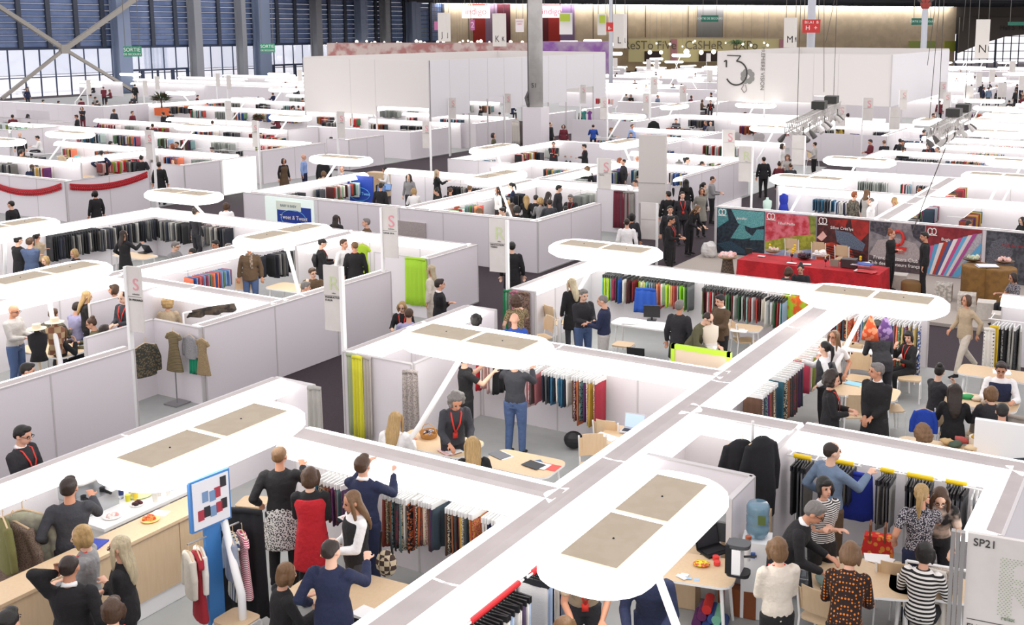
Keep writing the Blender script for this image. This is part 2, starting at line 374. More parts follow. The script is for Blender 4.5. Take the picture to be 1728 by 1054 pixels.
for x0, x1, y0, y1, D, nm in ((1534, 1578, 69, 83, 175, 'wide'), (1594, 1618, 69, 86, 150, 'narrow')):
    a = onwall(x0, 0, .25); D = a.dot(FH); tag(plank('lime_board', a, onwall(x1, 0, .25), zrow(y1, D), zrow(y0, D), mat('a8b45a' if nm == 'wide' else 'a9ae3c', .6), .2), '%s lime green board low on the back wall at the right' % nm, 'board', 'lime boards')
# restaurant fronts
D = 178
def front(px0, px1, py0, py1, D, m, name, t=.3):
    return plank(name, G(px0, D), G(px1, D), max(0, zrow(py1, D)), zrow(py0, D), m, t)
o = front(1061, 1320, 65, 104, D, mat('c9bd8a', .6, emit=.12), 'restaurant_front'); tag(o, 'long pale yellow restaurant front along the back wall', 'restaurant front')
struct(front(1061, 1330, 63, 65, D - .6, mat('c9b79c', .7), 'trim_20'))
for x0, x1, nm in ((1132, 1143, 'left'), (1316, 1323, 'right')):
    o = front(x0, x1, 66, 103, D - .5, mat('c98a93', .6), 'pink_pillar_panel'); tag(o, '%s pink vertical panel on the restaurant front' % nm, 'panel', 'pink restaurant panels')
for x0, x1 in ((1088, 1116), (1180, 1212)):
    o = front(x0, x1, 86, 103, D - .4, mat('3b2f2c', .8), 'serving_hatch'); tag(o, 'dark serving hatch of the far restaurant under %s' % ('ReSTo FiVe' if x0 < 1100 else 'CaSHeR'), 'hatch', 'restaurant hatches')
for tx, px in (('ReSTo FiVe', 1097), ('CaSHeR   EXPo', 1218)):
    v = G(px, D - .8, zrow(76.5, D)); o = writing(tx, 1.95, mat('6b6250', .6), None, tuple(v), (PI / 2, 0, YAW), 'shop_lettering', sc=(.93, 1, 1)); tag(o, 'brown lettering %s on the yellow restaurant front' % tx.replace('   ', ' '), 'lettering')
i = 0
for px, py, r in ((1097, 88, .33), (1116, 88, .3), (1159, 87, .45), (1184, 88, .36), (1205, 87, .36), (1152, 78, .12), (1170, 71, .12), (1173, 69, .15), (1131, 74, .18), (1108, 73, .15), (1225, 72, .12), (1254, 74, .2), (1268, 76, .2), (1296, 76, .2), (1290, 72, .14)):
    v = G(px, D - 3, zrow(py, D - 3)); mb = MB(); mb.ell((0, 0, 0), r, 10, 6); r_ = mb.obj('globe_lamp', mat('fff6e4', .4, emit=5), None, tuple(v), smooth=True)
    mb = MB(); mb.cyl((0, 0, r), (0, 0, 11 - v.z), .02, 5); mb.obj('cable', M_METAL, r_); i += 1
    tag(r_, 'small glowing globe lamp before the restaurant front', 'lamp', 'globe lamps at the restaurant')
# warm festoon lamps and purple booths beyond the hanging walls
for k in range(46):
    px = 560 + k * 7.2 + random.uniform(-3, 3); py = 70 + random.uniform(-2, 9) + max(0, (640 - px)) * .02; D2 = random.uniform(147, 158)
    v = G(px, D2, zrow(py, D2)); mb = MB(); mb.ell((0, 0, 0), random.uniform(.12, .24), 8, 5); pass
    bo = mb.obj('spotlight_bulb', mat('fff1dc', .4, emit=4), None, tuple(v)); wb = MB(); wb.cyl((0, 0, .1), (0, 0, 10.6 - v.z), .007, 4); wb.obj('wire', mat('4a4540', .8), bo)
    tag(bo, 'small warm bulb above the far booths behind the white walls', 'bulb', 'warm bulbs above the far booths')
o = plank('far_booth_row', G(560, 140), G(900, 140), 0, zrow(72, 140), mat('c3b1aa', .7, pat='noise', c2='a5706c', scale=.8), 6); tag(o, 'row of far booths with red goods behind the hanging white walls', 'booth row')
o = plank('far_booth_row', G(905, 140), G(1028, 140), 0, zrow(70, 140), mat('a894ab', .7, pat='noise', c2='8a5aa0', scale=.5), 6); tag(o, 'row of purple far booths right of the numbered column', 'booth row')  # purple mottling comes from the base colour
# right window (arched gable)
r = empty('window_2'); struct(r)
a, b = G(1616, 200), G(1760, 203); L = (b - a).length; aa = math.atan2(b.y - a.y, b.x - a.x)
mb = MB(); q = [(0, 0), (L, 0), (L, 6.2), (L * .55, 5.6), (L * .25, 4.2), (0, 2.6)]
mb.add([(x, 0, z) for x, z in q], [tuple(range(6))]); gl = mb.obj('glass', mat('e4f0fa', .1, trans=1, alpha=.15), r, tuple(a)); gl.rotation_euler = (0, 0, aa)
mb = MB()
for k in range(12):
    x = L * k / 11; mb.box((x, 0, 3), (.35 if k in (0, 5) else .12, .2, 6))
for z in (1.5, 2.9, 4.3, 5.6): mb.box((L / 2, 0, z), (L, .2, .12))
f = mb.obj('window_frame', mat('3c4658', .5), r, tuple(a)); f.rotation_euler = (0, 0, aa)
mb = MB(); q = [(0, 2.6), (L * .25, 4.2), (L * .55, 5.6), (L, 6.2), (L, 9), (0, 9)]
mb.add([(x, y, z) for y in (0, .4) for x, z in q], [tuple(range(5, -1, -1)), tuple(range(6, 12))] + [(k, (k + 1) % 6, 6 + (k + 1) % 6, 6 + k) for k in range(6)])
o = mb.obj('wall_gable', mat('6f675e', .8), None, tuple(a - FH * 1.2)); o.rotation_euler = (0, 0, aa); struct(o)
# ---- slender columns
def column(px, D, r, ztop, m, name='hall_column', zb=0):
    mb = MB(); v = G(px, D); mb.cyl((0, 0, zb), (0, 0, ztop), r, 20); return mb.obj(name, m, None, (v.x, v.y, 0), smooth=True)
M_COLM = mat('bfc3ca', .5)
for px, D, r in ((1031, 112, .21), (1369, 98, .36), (1560, 118, .32)): struct(column(px, D, r, 12.5, M_COLM))
# numbered column 51 with boxed base
v = P(905, 262); v = Vector((v.x, v.y, 0))
r = empty('numbered_column', tuple(v)); struct(r)
mb = MB(); mb.cyl((0, 0, 2.6), (0, 0, 12.5), .40, 28); mb.obj('shaft', mat('b5b3ae', .5, pat='noise', c2='c0beba', scale=1.5), r, smooth=True)
mb = MB(); mb.box((0, 0, 1.35), (1.12, 1.12, 2.7)); mb.obj('base_box', M_PANEL, r, rz=R_(8))
mb = MB(); mb.loft([(-.36, -.22, 12.4), (-.37, -.2, 8), (-.34, -.25, 5), (-.37, -.2, 2.9)], .035, 6); mb.loft([(-.3, -.2, 3.6), (-.42, -.35, 3.2), (-.28, -.42, 2.9), (-.3, -.3, 2.75)], .09, 7)
mb.obj('cable', mat('5c5a58', .6), r)
writing('51', .34, mat('35353a', .6), r, (.16, -.42, 3.9), (PI / 2, 0, YAW - .1), 'number')
# red umbrella-shaped hub on the right pole
v = G(1560, 118, 9.6); mb = MB(); mb.ell((0, 0, 0), (.55, .55, .7), 10, 6)
hub = mb.obj('strut_hub', mat('9a3a30', .6), None, tuple(v))
mb = MB()
for k in range(9):
    a_ = k * 2 * PI / 9; mb.cyl((0, 0, -.3), (1.9 * math.cos(a_), 1.9 * math.sin(a_), 1.3), .05, 5)
mb.obj('strut', mat('4c4741', .6), hub); tag(hub, 'red hub with fanning dark struts on top of the right pole', 'hub')
# ---- big suspended white walls
def big_box(name, X, Y, XL, YR, zb, zt, seamL, seamR, label, logo=False):
    r = empty(name, (X, Y, 0)); MW = mat('e3dfda', .5)
    def run(ax, seams, m):
        n = len(seams) - 1
        for i in range(n):
            a, b, lift = seams[i][0], seams[i + 1][0], seams[i][1]
            mb = MB(); c = (a + b) / 2; L = abs(b - a) - .03
            d = (L, .08, zt - zb - lift) if ax == 'x' else (.08, L, zt - zb - lift)
            p = (c, 0, (zt + zb + lift) / 2) if ax == 'x' else (0, c, (zt + zb + lift) / 2)
            mb.box(p, d); mb.obj('panel', m, r)
        mb = MB()
        for s, _ in seams: mb.box((s, 0, zt / 2) if ax == 'x' else (0, s, zt / 2), (.07, .07, zt))
        mb.obj('post', M_TRIM, r)
    run('x', seamL, MW); run('y', seamR, mat('e6e4e6', .5))
    mb = MB(); w = XL - X; l = YR - Y
    mb.box((w / 2, l, (zb + zt) / 2 + .2), (abs(w), .08, zt - zb - .2)); mb.box((w, l / 2, (zb + zt) / 2 + .2), (.08, l, zt - zb - .2)); mb.obj('far_panel', MW, r)
    return tag(r, label, 'suspended wall')
X, Y = -36.2 * 1.0, 47.1
def sx(px, z): # X on line Y const
    lo, hi = -120, X
    for _ in range(50):
        m = (lo + hi) / 2
        if pix((m, Y, z))[0] < px: lo = m
        else: hi = m
    return lo
def sy(px, z, XX): return onX(px, XX, z).y
zb, zt = 2.25, 5.3
sL = [(sx(p, 4) - X, l) for p, l in ((514, 0), (592, 0), (634, .5), (725, 0))]
sR = [(sy(p, 4, X) - Y, l) for p, l in ((725, 0), (758, 0), (791, .7), (822, .75), (850, 0), (880, .1), (925, 0), (955, .85), (1001, 0), (1021, 0))]
big_box('suspended_booth_walls', X, Y, X + sL[0][0], Y + sR[-1][0], zb, zt, sL, sR, 'tall blank white booth walls left of and behind the numbered column')
X, Y = -16.2, 66.2
zb, zt = 2.35, 5.45
sL = [(sx(p, 4) - X, l) for p, l in ((1211, 0), (1291, .05), (1373, .55), (1415, 0), (1504, 0))]
sR = [(sy(p, 4, X) - Y, l) for p, l in ((1504, 0), (1600, 0))]
B2 = big_box('suspended_booth_walls', X, Y, X + sL[0][0], Y + sR[-1][0], zb, zt, sL, sR, 'tall white booth walls carrying the large 13 and clover drawing')
DK = mat('3c3a38', .6)
lx = sL[0][0] + .45; W2 = sL[1][0] - sL[0][0]
mb = MB(); pts = []
fx = lambda px: sx(px, 4) - X
def fz(py): return zt - (py - 89) * (zt - zb) / 77.0
def stroke(pl, w, part, m=DK):
    mb = MB()
    for a_, b_ in zip(pl[:-1], pl[1:]):
        mb.beam((fx(a_[0]), -.07, fz(a_[1])), (fx(b_[0]), -.07, fz(b_[1])), .03, w)
    mb.obj(part, m, B2)
stroke([(1227, 93), (1250, 93.5), (1243, 102)], .06, 'numeral')
stroke([(1243 + 18 * math.sin(R_(t)) - (0 if t < 180 else 0), 121 - 19 * math.cos(R_(t))) for t in range(0, 250, 12)], .09, 'numeral')
stroke([(1222, 103), (1226, 101), (1226, 112)], .08, 'numeral')
stroke([(1253, 135), (1256, 140), (1252, 146), (1257, 152), (1261, 148), (1259, 139)], .04, 'clover_stem', mat('9a8c8c', .6))
mb = MB()
for k in range(4):
    a_ = R_(45 + 90 * k); cx_, cz_ = fx(1262) + .3 * math.cos(a_), fz(126) + .3 * math.sin(a_)
    for s in (-.11, .11): mb.ell((cx_ + s * math.sin(a_), -.06, cz_ - s * math.cos(a_)), (.19, .02, .19), 12, 6)
mb.obj('clover', mat('8f8f8a', .7), B2)
writing('PREMIERE VISION', .36, mat('77736e', .6), B2, (fx(1287), -.08, fz(113)), (PI / 2, PI / 2, 0))
# ---- truss rigs with spotlights
def truss(p0, p1, label, boxes=0):
    a, b = Vector(p0), Vector(p1); r = empty('lighting_truss', tuple(a), math.atan2(b.y - a.y, b.x - a.x)); L = (b.xy - a.xy).length; dz = b.z - a.z
    mb = MB()
    for y, z in ((-.2, 0), (.2, 0), (-.2, .4), (.2, .4)): mb.cyl((0, y, z), (L, y, z + dz), .035, 6)
    n = int(L / .45)
    for k in range(n):
        x0, x1 = L * k / n, L * (k + 1) / n; z0, z1 = dz * k / n, dz * (k + 1) / n
        for y in (-.2, .2): mb.cyl((x0, y, z0), (x1, y, z1 + .4), .02, 4)
        mb.cyl((x0, -.2, z0 + .4), (x1, .2, z1 + .4), .02, 4)
    mb.obj('lattice', mat('b4b0aa', .4, metal=.3), r)
    for k in range(int(L / .55)):
        mb = MB(); x = .3 + k * .55; d = Vector((random.uniform(-.5, .5), random.choice((-1, 1)) * .6, -.7)).normalized() * .38; p = Vector((x, random.choice((-.35, .3)), dz * x / L - .12))
        mb.loft([p, p + d * .3, p + d], [.05, .09, .12], 8); mb.cyl(p, p + Vector((0, 0, .3)), .02, 5)
        mb.obj('spotlight', mat(random.choice(('d8d4cf', '55524f', 'c3bfba')), .4), r)
    for k in range(boxes):
        mb = MB(); mb.box((L * (.55 + .3 * k), 0, dz * .8 + .62), (1.0, .6, .35)); mb.obj('control_box', mat('33332f', .6), r)
    mb = MB()
    for f in (.1, .9): mb.cyl((L * f, 0, dz * f + .4), (L * f, 0, 12 - a.z), .014, 5)
    mb.obj('cable', mat('4a4642', .6), r)
    tag(r, label, 'lighting truss', 'lighting trusses')
truss(P(1335, 224, 2.9), P(1412, 184, 2.9), 'grey lighting truss with white spotlights left of the tall pylon signs', 2)
truss(P(1575, 232, 2.7), P(1632, 200, 2.7), 'grey lighting truss with many spotlights at the right', 2)
for px0, py0, px1, py1, D in ((1387, 0, 1394, 155, 56), (1418, 0, 1394, 72, 60), (1586, 20, 1576, 200, 44), (1582, 20, 1568, 110, 50), (1630, 0, 1625, 52, 60), (1606, 250, 1556, 395, 30)):
    a, b = G(px0, D, zrow(py0, D)), G(px1, D, zrow(py1, D)); mb = MB(); mb.cyl(a + Vector((0, 0, 2 if py0 < 30 else 0)), b, .014, 5)
    tag(mb.obj('hanging_cable', mat('55504b', .6)), 'thin dark cable hanging over the right half of the hall', 'cable', 'hanging cables')
# ================================================================ booths: partition walls with light cornices
def cornice(mb, x0, x1, s, r=.42, r0=.16):
    # profile in (offset, height) swept along x; s = side (+1 / -1); material 0 ledge, 1 glowing diffuser
    prof = [(0, WH + .02), (r0, WH + .035), (r0 + .09, WH + .025), (r0 + .18, WH - .01), (r0 + .25, WH - .07), (r0 + .28, WH - .15), (r0 + .26, WH - .16), (0.04, WH - .10)]
    n = len(prof); vs = [(x, s * o, z) for x in (x0, x1) for o, z in prof]
    for i in range(n):
        j = (i + 1) % n; f = (i, j, j + n, i + n) if s < 0 else (i, i + n, j + n, j)
        k = len(mb.v); mb.add([vs[q] for q in f], [(0, 1, 2, 3)], 0 if i == 0 else 1)
    mb.add(vs[:n], [tuple(range(n))], 1); mb.add(vs[n:], [tuple(range(n - 1, -1, -1))], 1)
NW = 0; SEG = []
def wall(x0, y0, x1, y1, sides='0', label=None, h=None, scale=True, m=None, far=False, group='booth partitions'):
    """side '-' : cornice towards smaller X (A walls) or smaller Y (B walls); '+' the other; '=' both; '0' none"""
    global NW
    if scale: x0, y0, x1, y1 = [v * GS for v in (x0, y0, x1, y1)]
    a, b = Vector((x0, y0, 0)), Vector((x1, y1, 0)); L = (b - a).length; rz = math.atan2(y1 - y0, x1 - x0); SEG.append((x0, y0, x1, y1))
    r = empty('booth_wall', tuple((a + b) / 2), rz); h = h or WH
    n = max(1, round(L / 1.7)); hl = L / 2
    mb = MB()
    for i in range(n):
        xa, xb = -hl + L * i / n + .008, -hl + L * (i + 1) / n - .008
        mb.box(((xa + xb) / 2, 0, h / 2), (xb - xa, .055, h))
    mb.box((0, 0, h / 2), (L - .01, .035, h - .02)); mb.obj('panel', m or M_PANEL, r)
    if not far:
        mb = MB()
        for i in range(n + 1): mb.box((-hl + L * i / n, 0, h / 2 + .005), (.028, .07, h + .01))
        mb.box((0, 0, h + .008), (L, .075, .022)); mb.obj('frame', M_TRIM, r)
    vert = abs(x1 - x0) < abs(y1 - y0)
    for s in ('-', '+'):
        if sides in (s, '='):
            # local +y side of the run: for A walls going +Y local +y = -X
            sg = (1 if s == '-' else -1) if vert else (-1 if s == '-' else 1)
            if (vert and y1 < y0) or (not vert and x1 < x0): sg = -sg
            mb = MB(); k = max(1, round(L / 3.4))
            for i in range(k): cornice(mb, -hl + L * i / k + .015, -hl + L * (i + 1) / k - .015, sg)
            mb.obj('light_cornice', [M_LEDGE, M_GLOW], r)
    NW += 1
    c = pix(tuple((a + b) / 2 + Vector((0, 0, WH))))
    tag(r, label or '%s partition %s' % ('receding' if vert else 'crosswise', place(*c)), 'partition', group)
    return r
WALLS = [
 (-12.3, 3.5, -12.3, 11.9, '+', 'long outer booth wall with glowing cornice behind the coffee counter'),
 (-12.3, 11.92, -11.5, 11.92, '0', 'short white end wall with grey scarf beside the dark aisle'),
 (-10.3, 10.3, -6.15, 10.3, '=', 'booth wall with double cornice in front of the light wood tables'),
 (-12.3, 13.5, -12.3, 17.0, '+', 'outer booth wall behind the seated dark haired person, pylon lettered R at its near end'),
 (-12.3, 17.02, -11.6, 17.02, '0', None), (-12.3, 18.65, -11.72, 18.65, '0', 'narrow end wall hung with green and pink scarves'),
 (-12.3, 13.5, -10.85, 13.5, '0', 'grey white end wall with the yellow and green scarves'),
 (-10.85, 13.52, -10.85, 15.35, '0', 'inner closet wall behind the patterned grey dress'),
 (-12.3, 15.4, -6.15, 15.4, '=', 'booth wall behind the standing person in grey sweater and jeans'),
 (-12.3, 18.65, -12.3, 22.1, '+', 'outer side wall of the booth of lime green samples'),
 (-6.1, 4.5, -6.1, 22.1, '=', 'long middle partition with wide grey top crossing the lower middle diagonally'),
 (-12.3, 22.1, -4.45, 22.1, '-', 'back wall of the booth of lime green samples'),
 (-6.1, 13.72, -4.45, 13.72, '=', 'short double cornice wall behind the hanging black coats'),
 (-4.4, 13.78, -1.5, 13.78, '=', 'booth wall above the yellow hanger tubes'),
 (-1.5, 11.75, -1.5, 13.78, '-', 'right-hand side wall of the booth with yellow hanger tubes'),
 (-6.1, 11.95, -4.4, 11.95, '0', 'low closet wall above the printer and water cooler'),
 (-4.4, 11.2, -4.4, 11.95, '0', 'narrow white end panel left of the water cooler'),
 (-4.45, 12.8, -4.45, 13.7, '0', 'short wall right of the hanging black coats'),
 (-15.55, 2.5, -15.55, 11.87, '-', 'long lilac lit aisle wall behind the person in dark blazer with tablet'),
 (-16.85, 13.35, -15.6, 13.35, '0', 'white wall hung with knit dresses behind the pylon lettered S'),
 (-16.85, 11.9, -16.85, 13.35, '0', None),
 (-15.6, 13.4, -15.6, 18.7, '-', 'long aisle wall behind the pylon lettered R'),
 (-17.3, 20.2, -15.65, 20.2, '0', 'white wall with the lime green scarf'),
 (-15.65, 20.2, -15.65, 22.15, '-', 'aisle wall right of the lime scarf'),
 (-27.5, 22.1, -15.7, 22.1, '-', 'back wall of the booths behind the capped person with backpack'),
 (-27.5, 4, -27.5, 22.1, '+', 'wall hung with black and grey samples at the far left'),
 (-20.7, 4, -20.7, 19.1, '=', 'inner partition running from the large left lamp to the scarf wearer'),
 (-20.7, 15.4, -15.65, 15.4, '=', 'inner partition behind the dark garments closet'),
 (-18.9, 13.5, -18.9, 15.4, '0', None),
 (-19.5, 22.1, -19.5, 19.8, '=', None),
 (-3.2, 23.15, 1.0, 23.15, '-', 'short wall hung with scarves at the right edge beyond the dark aisle'),
 # block with blue posters
 (-27.55, 25.7, -16.05, 25.7, '+', 'long wall with the blue framed poster'),
 (-27.55, 25.7, -27.55, 31.5, '+', 'left side wall of the booth with blue posters'),
 (-16.05, 25.7, -16.05, 29.4, '-', 'corner side wall below the red and grey hanging fabric'),
 (-20.7, 25.7, -20.7, 33.0, '=', 'partition starting at the light wood desk'),
 (-27.4, 33.1, -20.7, 33.1, '-', 'back wall behind the person with long platinum hair'), (-20.7, 33.1, -17.0, 33.1, '=', 'booth wall behind the crowd with grey samples'),
 (-16.1, 32.3, -16.1, 34.6, '-', None), (-17.7, 32.2, -16.1, 32.2, '0', 'end wall with dark red and grey fabric'),
 (-27.3, 36.7, -24.2, 36.7, '0', None), (-24.0, 35.0, -24.0, 38.0, '+', None), (-24.0, 38.0, -20.6, 38.0, '-', None), (-20.6, 33.3, -20.6, 39.3, '=', None),
 (-20.6, 39.4, -16.2, 39.4, '=', None), (-16.2, 36.0, -16.2, 42.5, '-', 'aisle wall behind the group in dark coats'),
 (-27.2, 36.7, -27.2, 45.2, '+', None), (-27.2, 45.2, -21.8, 45.2, '+', None), (-21.8, 48.1, -21.8, 53.4, '-', None), (-21.8, 45.2, -21.8, 48.1, '-', 'grey blue side wall right of the hanging black coat'),
 (-21.8, 43.0, -16.8, 43.0, '-', None), (-27, 53.3, -21.9, 53.3, '-', None), (-24.5, 49.5, -17.0, 49.5, '-', None),
 # booth behind the posters
 (-12.65, 30.55, 2.5, 30.55, '+', 'long wall carrying the large knitwear posters'),
 (-12.65, 30.55, -12.65, 32.6, '0', None), (-12.3, 35.7, 2.5, 35.7, '=', 'bright wall of samples behind the four people talking'),
 (-12.5, 35.7, -12.5, 40.9, '+', None), (-7.6, 30.6, -7.6, 40.9, '=', 'diagonal partition with grey top right of the small samples'), (-12.5, 40.95, 3, 40.95, '-', 'second bright wall of samples below the long plain wall'),
 (-12.3, 44.9, 3, 44.9, '+', 'long plain white wall below the two suited people'), (-12.3, 44.9, -12.3, 48.6, '+', None),
 (-12.2, 48.8, 4, 48.8, '-', None), (-5.5, 44.9, -5.5, 48.8, '=', None), (-12.0, 52.4, 5, 52.4, '=', None), (-12.0, 56.0, 6, 56.0, '=', None), (-12.0, 60.0, 7, 60.0, '=', None),
 # ribbon block
 (-48, 24.5, -35.15, 24.5, '+', 'wall with the left swag of red paper garland'), (-35.1, 24.5, -35.1, 28.0, '0', 'wall with the right swag of red paper garland'),
 (-50, 28.3, -39.5, 28.3, '-', None), (-37.0, 29.7, -35.1, 29.7, '0', 'small grey end wall left of the person in black coat'), (-35.1, 29.7, -35.1, 33.3, '-', 'aisle wall ending in the glowing white panel'),
 (-48, 33.4, -36.0, 33.4, '-', None), (-41, 29.0, -41, 33.4, '=', None),
 (-36.2, 34.9, -36.2, 38.9, '-', None), (-37.3, 34.9, -36.2, 34.9, '0', None), (-37.6, 40.6, -36.2, 40.6, '0', 'small grey end wall left of the pylon with two pink letters'), (-36.2, 40.6, -36.2, 43.2, '-', None),
 (-60, 38.9, -37, 38.9, '-', None), (-58, 43.0, -42.6, 43.0, '-', 'far plain wall above the fabric display window'), (-42.6, 43.0, -42.6, 45.3, '0', None),
 (-43.5, 45.4, -36.2, 45.4, '+', 'wall below the hanging white panels'), (-36.2, 45.4, -36.2, 48.7, '-', None), (-37.7, 51.4, -36.2, 51.4, '0', None), (-36.2, 51.4, -36.2, 55.5, '-', None),
 (-36.2, 58.2, -36.2, 62.9, '-', 'wall left of the teal and purple garments'), (-36.2, 64.4, -36.2, 68.0, '-', None),
 (-43.5, 51.0, -37.0, 51.0, '-', None), (-45, 56.0, -37.0, 56.0, '-', None),
 (-80, 50.0, -67.0, 50.0, '+', 'far left plain wall behind the person in red trousers'), (-67.0, 50.0, -67.0, 54.2, '-', None),
 (-60, 35.6, -55.5, 35.6, '+', None), (-55.3, 35.6, -55.3, 39.2, '-', None), (-66.0, 41.0, -57.6, 41.0, '0', None), (-57.6, 38.4, -57.6, 41.0, '-', None), (-70, 45.6, -66.5, 45.6, '0', None),
 (-66, 53, -66, 60, '+', None), (-66, 60, -45, 60, '-', None), (-55, 45.8, -48, 45.8, '=', None), (-62, 53.5, -46, 53.5, '=', None), (-66, 67, -45, 67, '-', None),
 # right of the middle column, towards the clover walls
 (-33.0, 56.8, -28.7, 56.8, '0', None), (-28.7, 56.8, -28.7, 63, '-', None),
 (-32.9, 67.0, -32.9, 76, '-', None), (-38, 72.3, -33.0, 72.3, '+', None), (-30.9, 75, -30.9, 88, '-', None),
 (-27.4, 65.7, -16.3, 65.7, '-', 'wall below the large 13 drawing'), (-24, 60.5, -13, 60.5, '=', None), (-28.6, 63, -14, 63, '-', None),
 (-18.8, 55.5, -13.7, 55.5, '0', 'pale wall with grey clover pictures behind the seated group'), (-13.7, 55.5, -13.7, 60.8, '-', None), (-18.8, 55.5, -18.8, 60, '+', None),
]
WOBJ = {}
for w in WALLS:
    r = wall(*w[:5], label=w[5], far=w[1] > 44)
    WOBJ[(w[0], w[1], w[2], w[3])] = r
# far rows: generated on the same grid, straight ranks of bright booths
rnd = random.Random(3)
FARC = []
def row(Y, X0, X1, full=False):
    x = X0
    while x < X1 - 4:
        L = rnd.choice((5.1, 6.8, 8.5, 10.2)); xe = min(x + L, X1)
        if not in_box(x, xe, Y): wall(x, Y, xe, Y, rnd.choice('=-+='), far=True, group='far booth partitions'); FARC.append(((x + xe) / 2, Y))
        x = xe + rnd.choice((0, 0, 1.7, 3.4))
def in_box(x0, x1, Y):
    D = Vector(((x0 + x1) / 2, Y, 0)).dot(FH); return D > 162 or (131 < D < 149 and x0 < -68)
for Y in range(74, 150, 6): row(Y, -104 + (Y - 60) * .1, -66)
for Y in range(72, 168, 6): row(Y, -62, -37.5) if Y > 82 else None
for Y in range(80, 170, 6): row(Y, -34 - (Y - 80) * .32, -16)
for Y in range(66, 160, 6): row(Y, -11.5, 8 + (Y - 66) * .35)
for X, Ys in ((-66.5, range(74, 150, 12)), (-16.3, range(82, 160, 10)), (-11.4, range(66, 150, 10)), (-34.5, range(90, 150, 12)), (-62, range(86, 150, 12))):
    for Y in Ys: wall(X, Y, X, Y + 5.1, rnd.choice('-+'), far=True, group='far booth partitions')
# ---------------------------------------------------------------- booth lamps: rounded light canopy on a bent pole
LZ = 2.15
def lamp_proto():
    r = empty('booth_lamp')
    lw, ld = 2.62, 1.12
    mb = MB()
    for z0, z1, k0, k1 in ((-.13, -.05, .88, 1.0), (-.05, .05, 1.0, 1.0), (.05, .12, 1.0, .93)):
        a = rrect(lw * k0, ld * k0, .45 * k0); b = rrect(lw * k1, ld * k1, .45 * k1); n = len(a)
        mb.add([(x, y, LZ + z0) for x, y in a] + [(x, y, LZ + z1) for x, y in b], [(i, (i + 1) % n, n + (i + 1) % n, n + i) for i in range(n)])
    a = rrect(lw * .88, ld * .88, .4); mb.add([(x, y, LZ - .13) for x, y in a], [tuple(range(len(a) - 1, -1, -1))])
    a = rrect(lw * .93, ld * .93, .42); mb.add([(x, y, LZ + .12) for x, y in a], [tuple(range(len(a)))])
    mb.obj('light_canopy', M_LAMP, r)
    for s in (-1, 1):
        mb = MB(); mb.box((s * .53, 0, LZ + .127), (.98, .58, .014)); mb.ell((s * .53, 0, LZ + .135), .012, 6, 4, 1); mb.obj('top_panel', [M_GREY, M_BLACK], r)
    mb = MB(); mb.loft([(-.55, -1.05, .02), (-.55, -1.05, .78), (-.45, -.85, 1.0), (-.1, -.15, LZ - .12)], [.045, .045, .045, .04], 10)
    mb.cyl((-.55, -1.05, .02), (-.55, -1.05, .05), .2, 14); mb.obj('pole', M_WHITE, r, smooth=True)
    return r
LP0 = lamp_proto(); used_lamp = False
def lamp(px, py, o='B', flip=1, label=None, z=LZ, world=None, group='booth lamps'):
    global used_lamp
    v = Vector(world) if world else P(px, py, z); zs = 1.0
    if not world and v.dot(FH) > 158: v = G(px, 150, zrow(py, 150)); z = v.z; zs = z / LZ; z = LZ
    rz = (0 if flip > 0 else PI) if o == 'B' else (PI / 2 if flip > 0 else -PI / 2)
    r = LP0 if not used_lamp else twin(LP0, (v.x, v.y, z - LZ), rz)
    r.location = (v.x, v.y, z - LZ); r.rotation_euler = (0, 0, rz); r.scale = (1, 1, zs); used_lamp = True
    q = pix((v.x, v.y, LZ))
    tag(r, label or 'oval booth lamp %s' % place(*q), 'lamp', group); return r
lamp(1078, 893, 'A', 1, 'largest oval booth lamp at the bottom, two grey panels on top')
lamp(350, 748, 'A', 1, 'large oval booth lamp over the coffee counter')
lamp(800, 581, 'B', 1, 'oval booth lamp in front of the bald person in blue')
lamp(1474, 508, 'B', 1, 'oval booth lamp above the person in black coat at the right')
lamp(1021, 425, 'B', 1, 'oval booth lamp left of the lime green samples')
lamp(78, 470, 'A', 1, 'long oval lamp at the left edge above the straw hats')
lamp(479, 399, 'A', 1, 'oval lamp over the scarf wearer in jeans')
lamp(8, 388, 'A', -1, 'lamp cut off by the left edge over the capped group')
lamp(310, 331, 'B', -1, 'oval lamp over the corner of the black and grey samples')
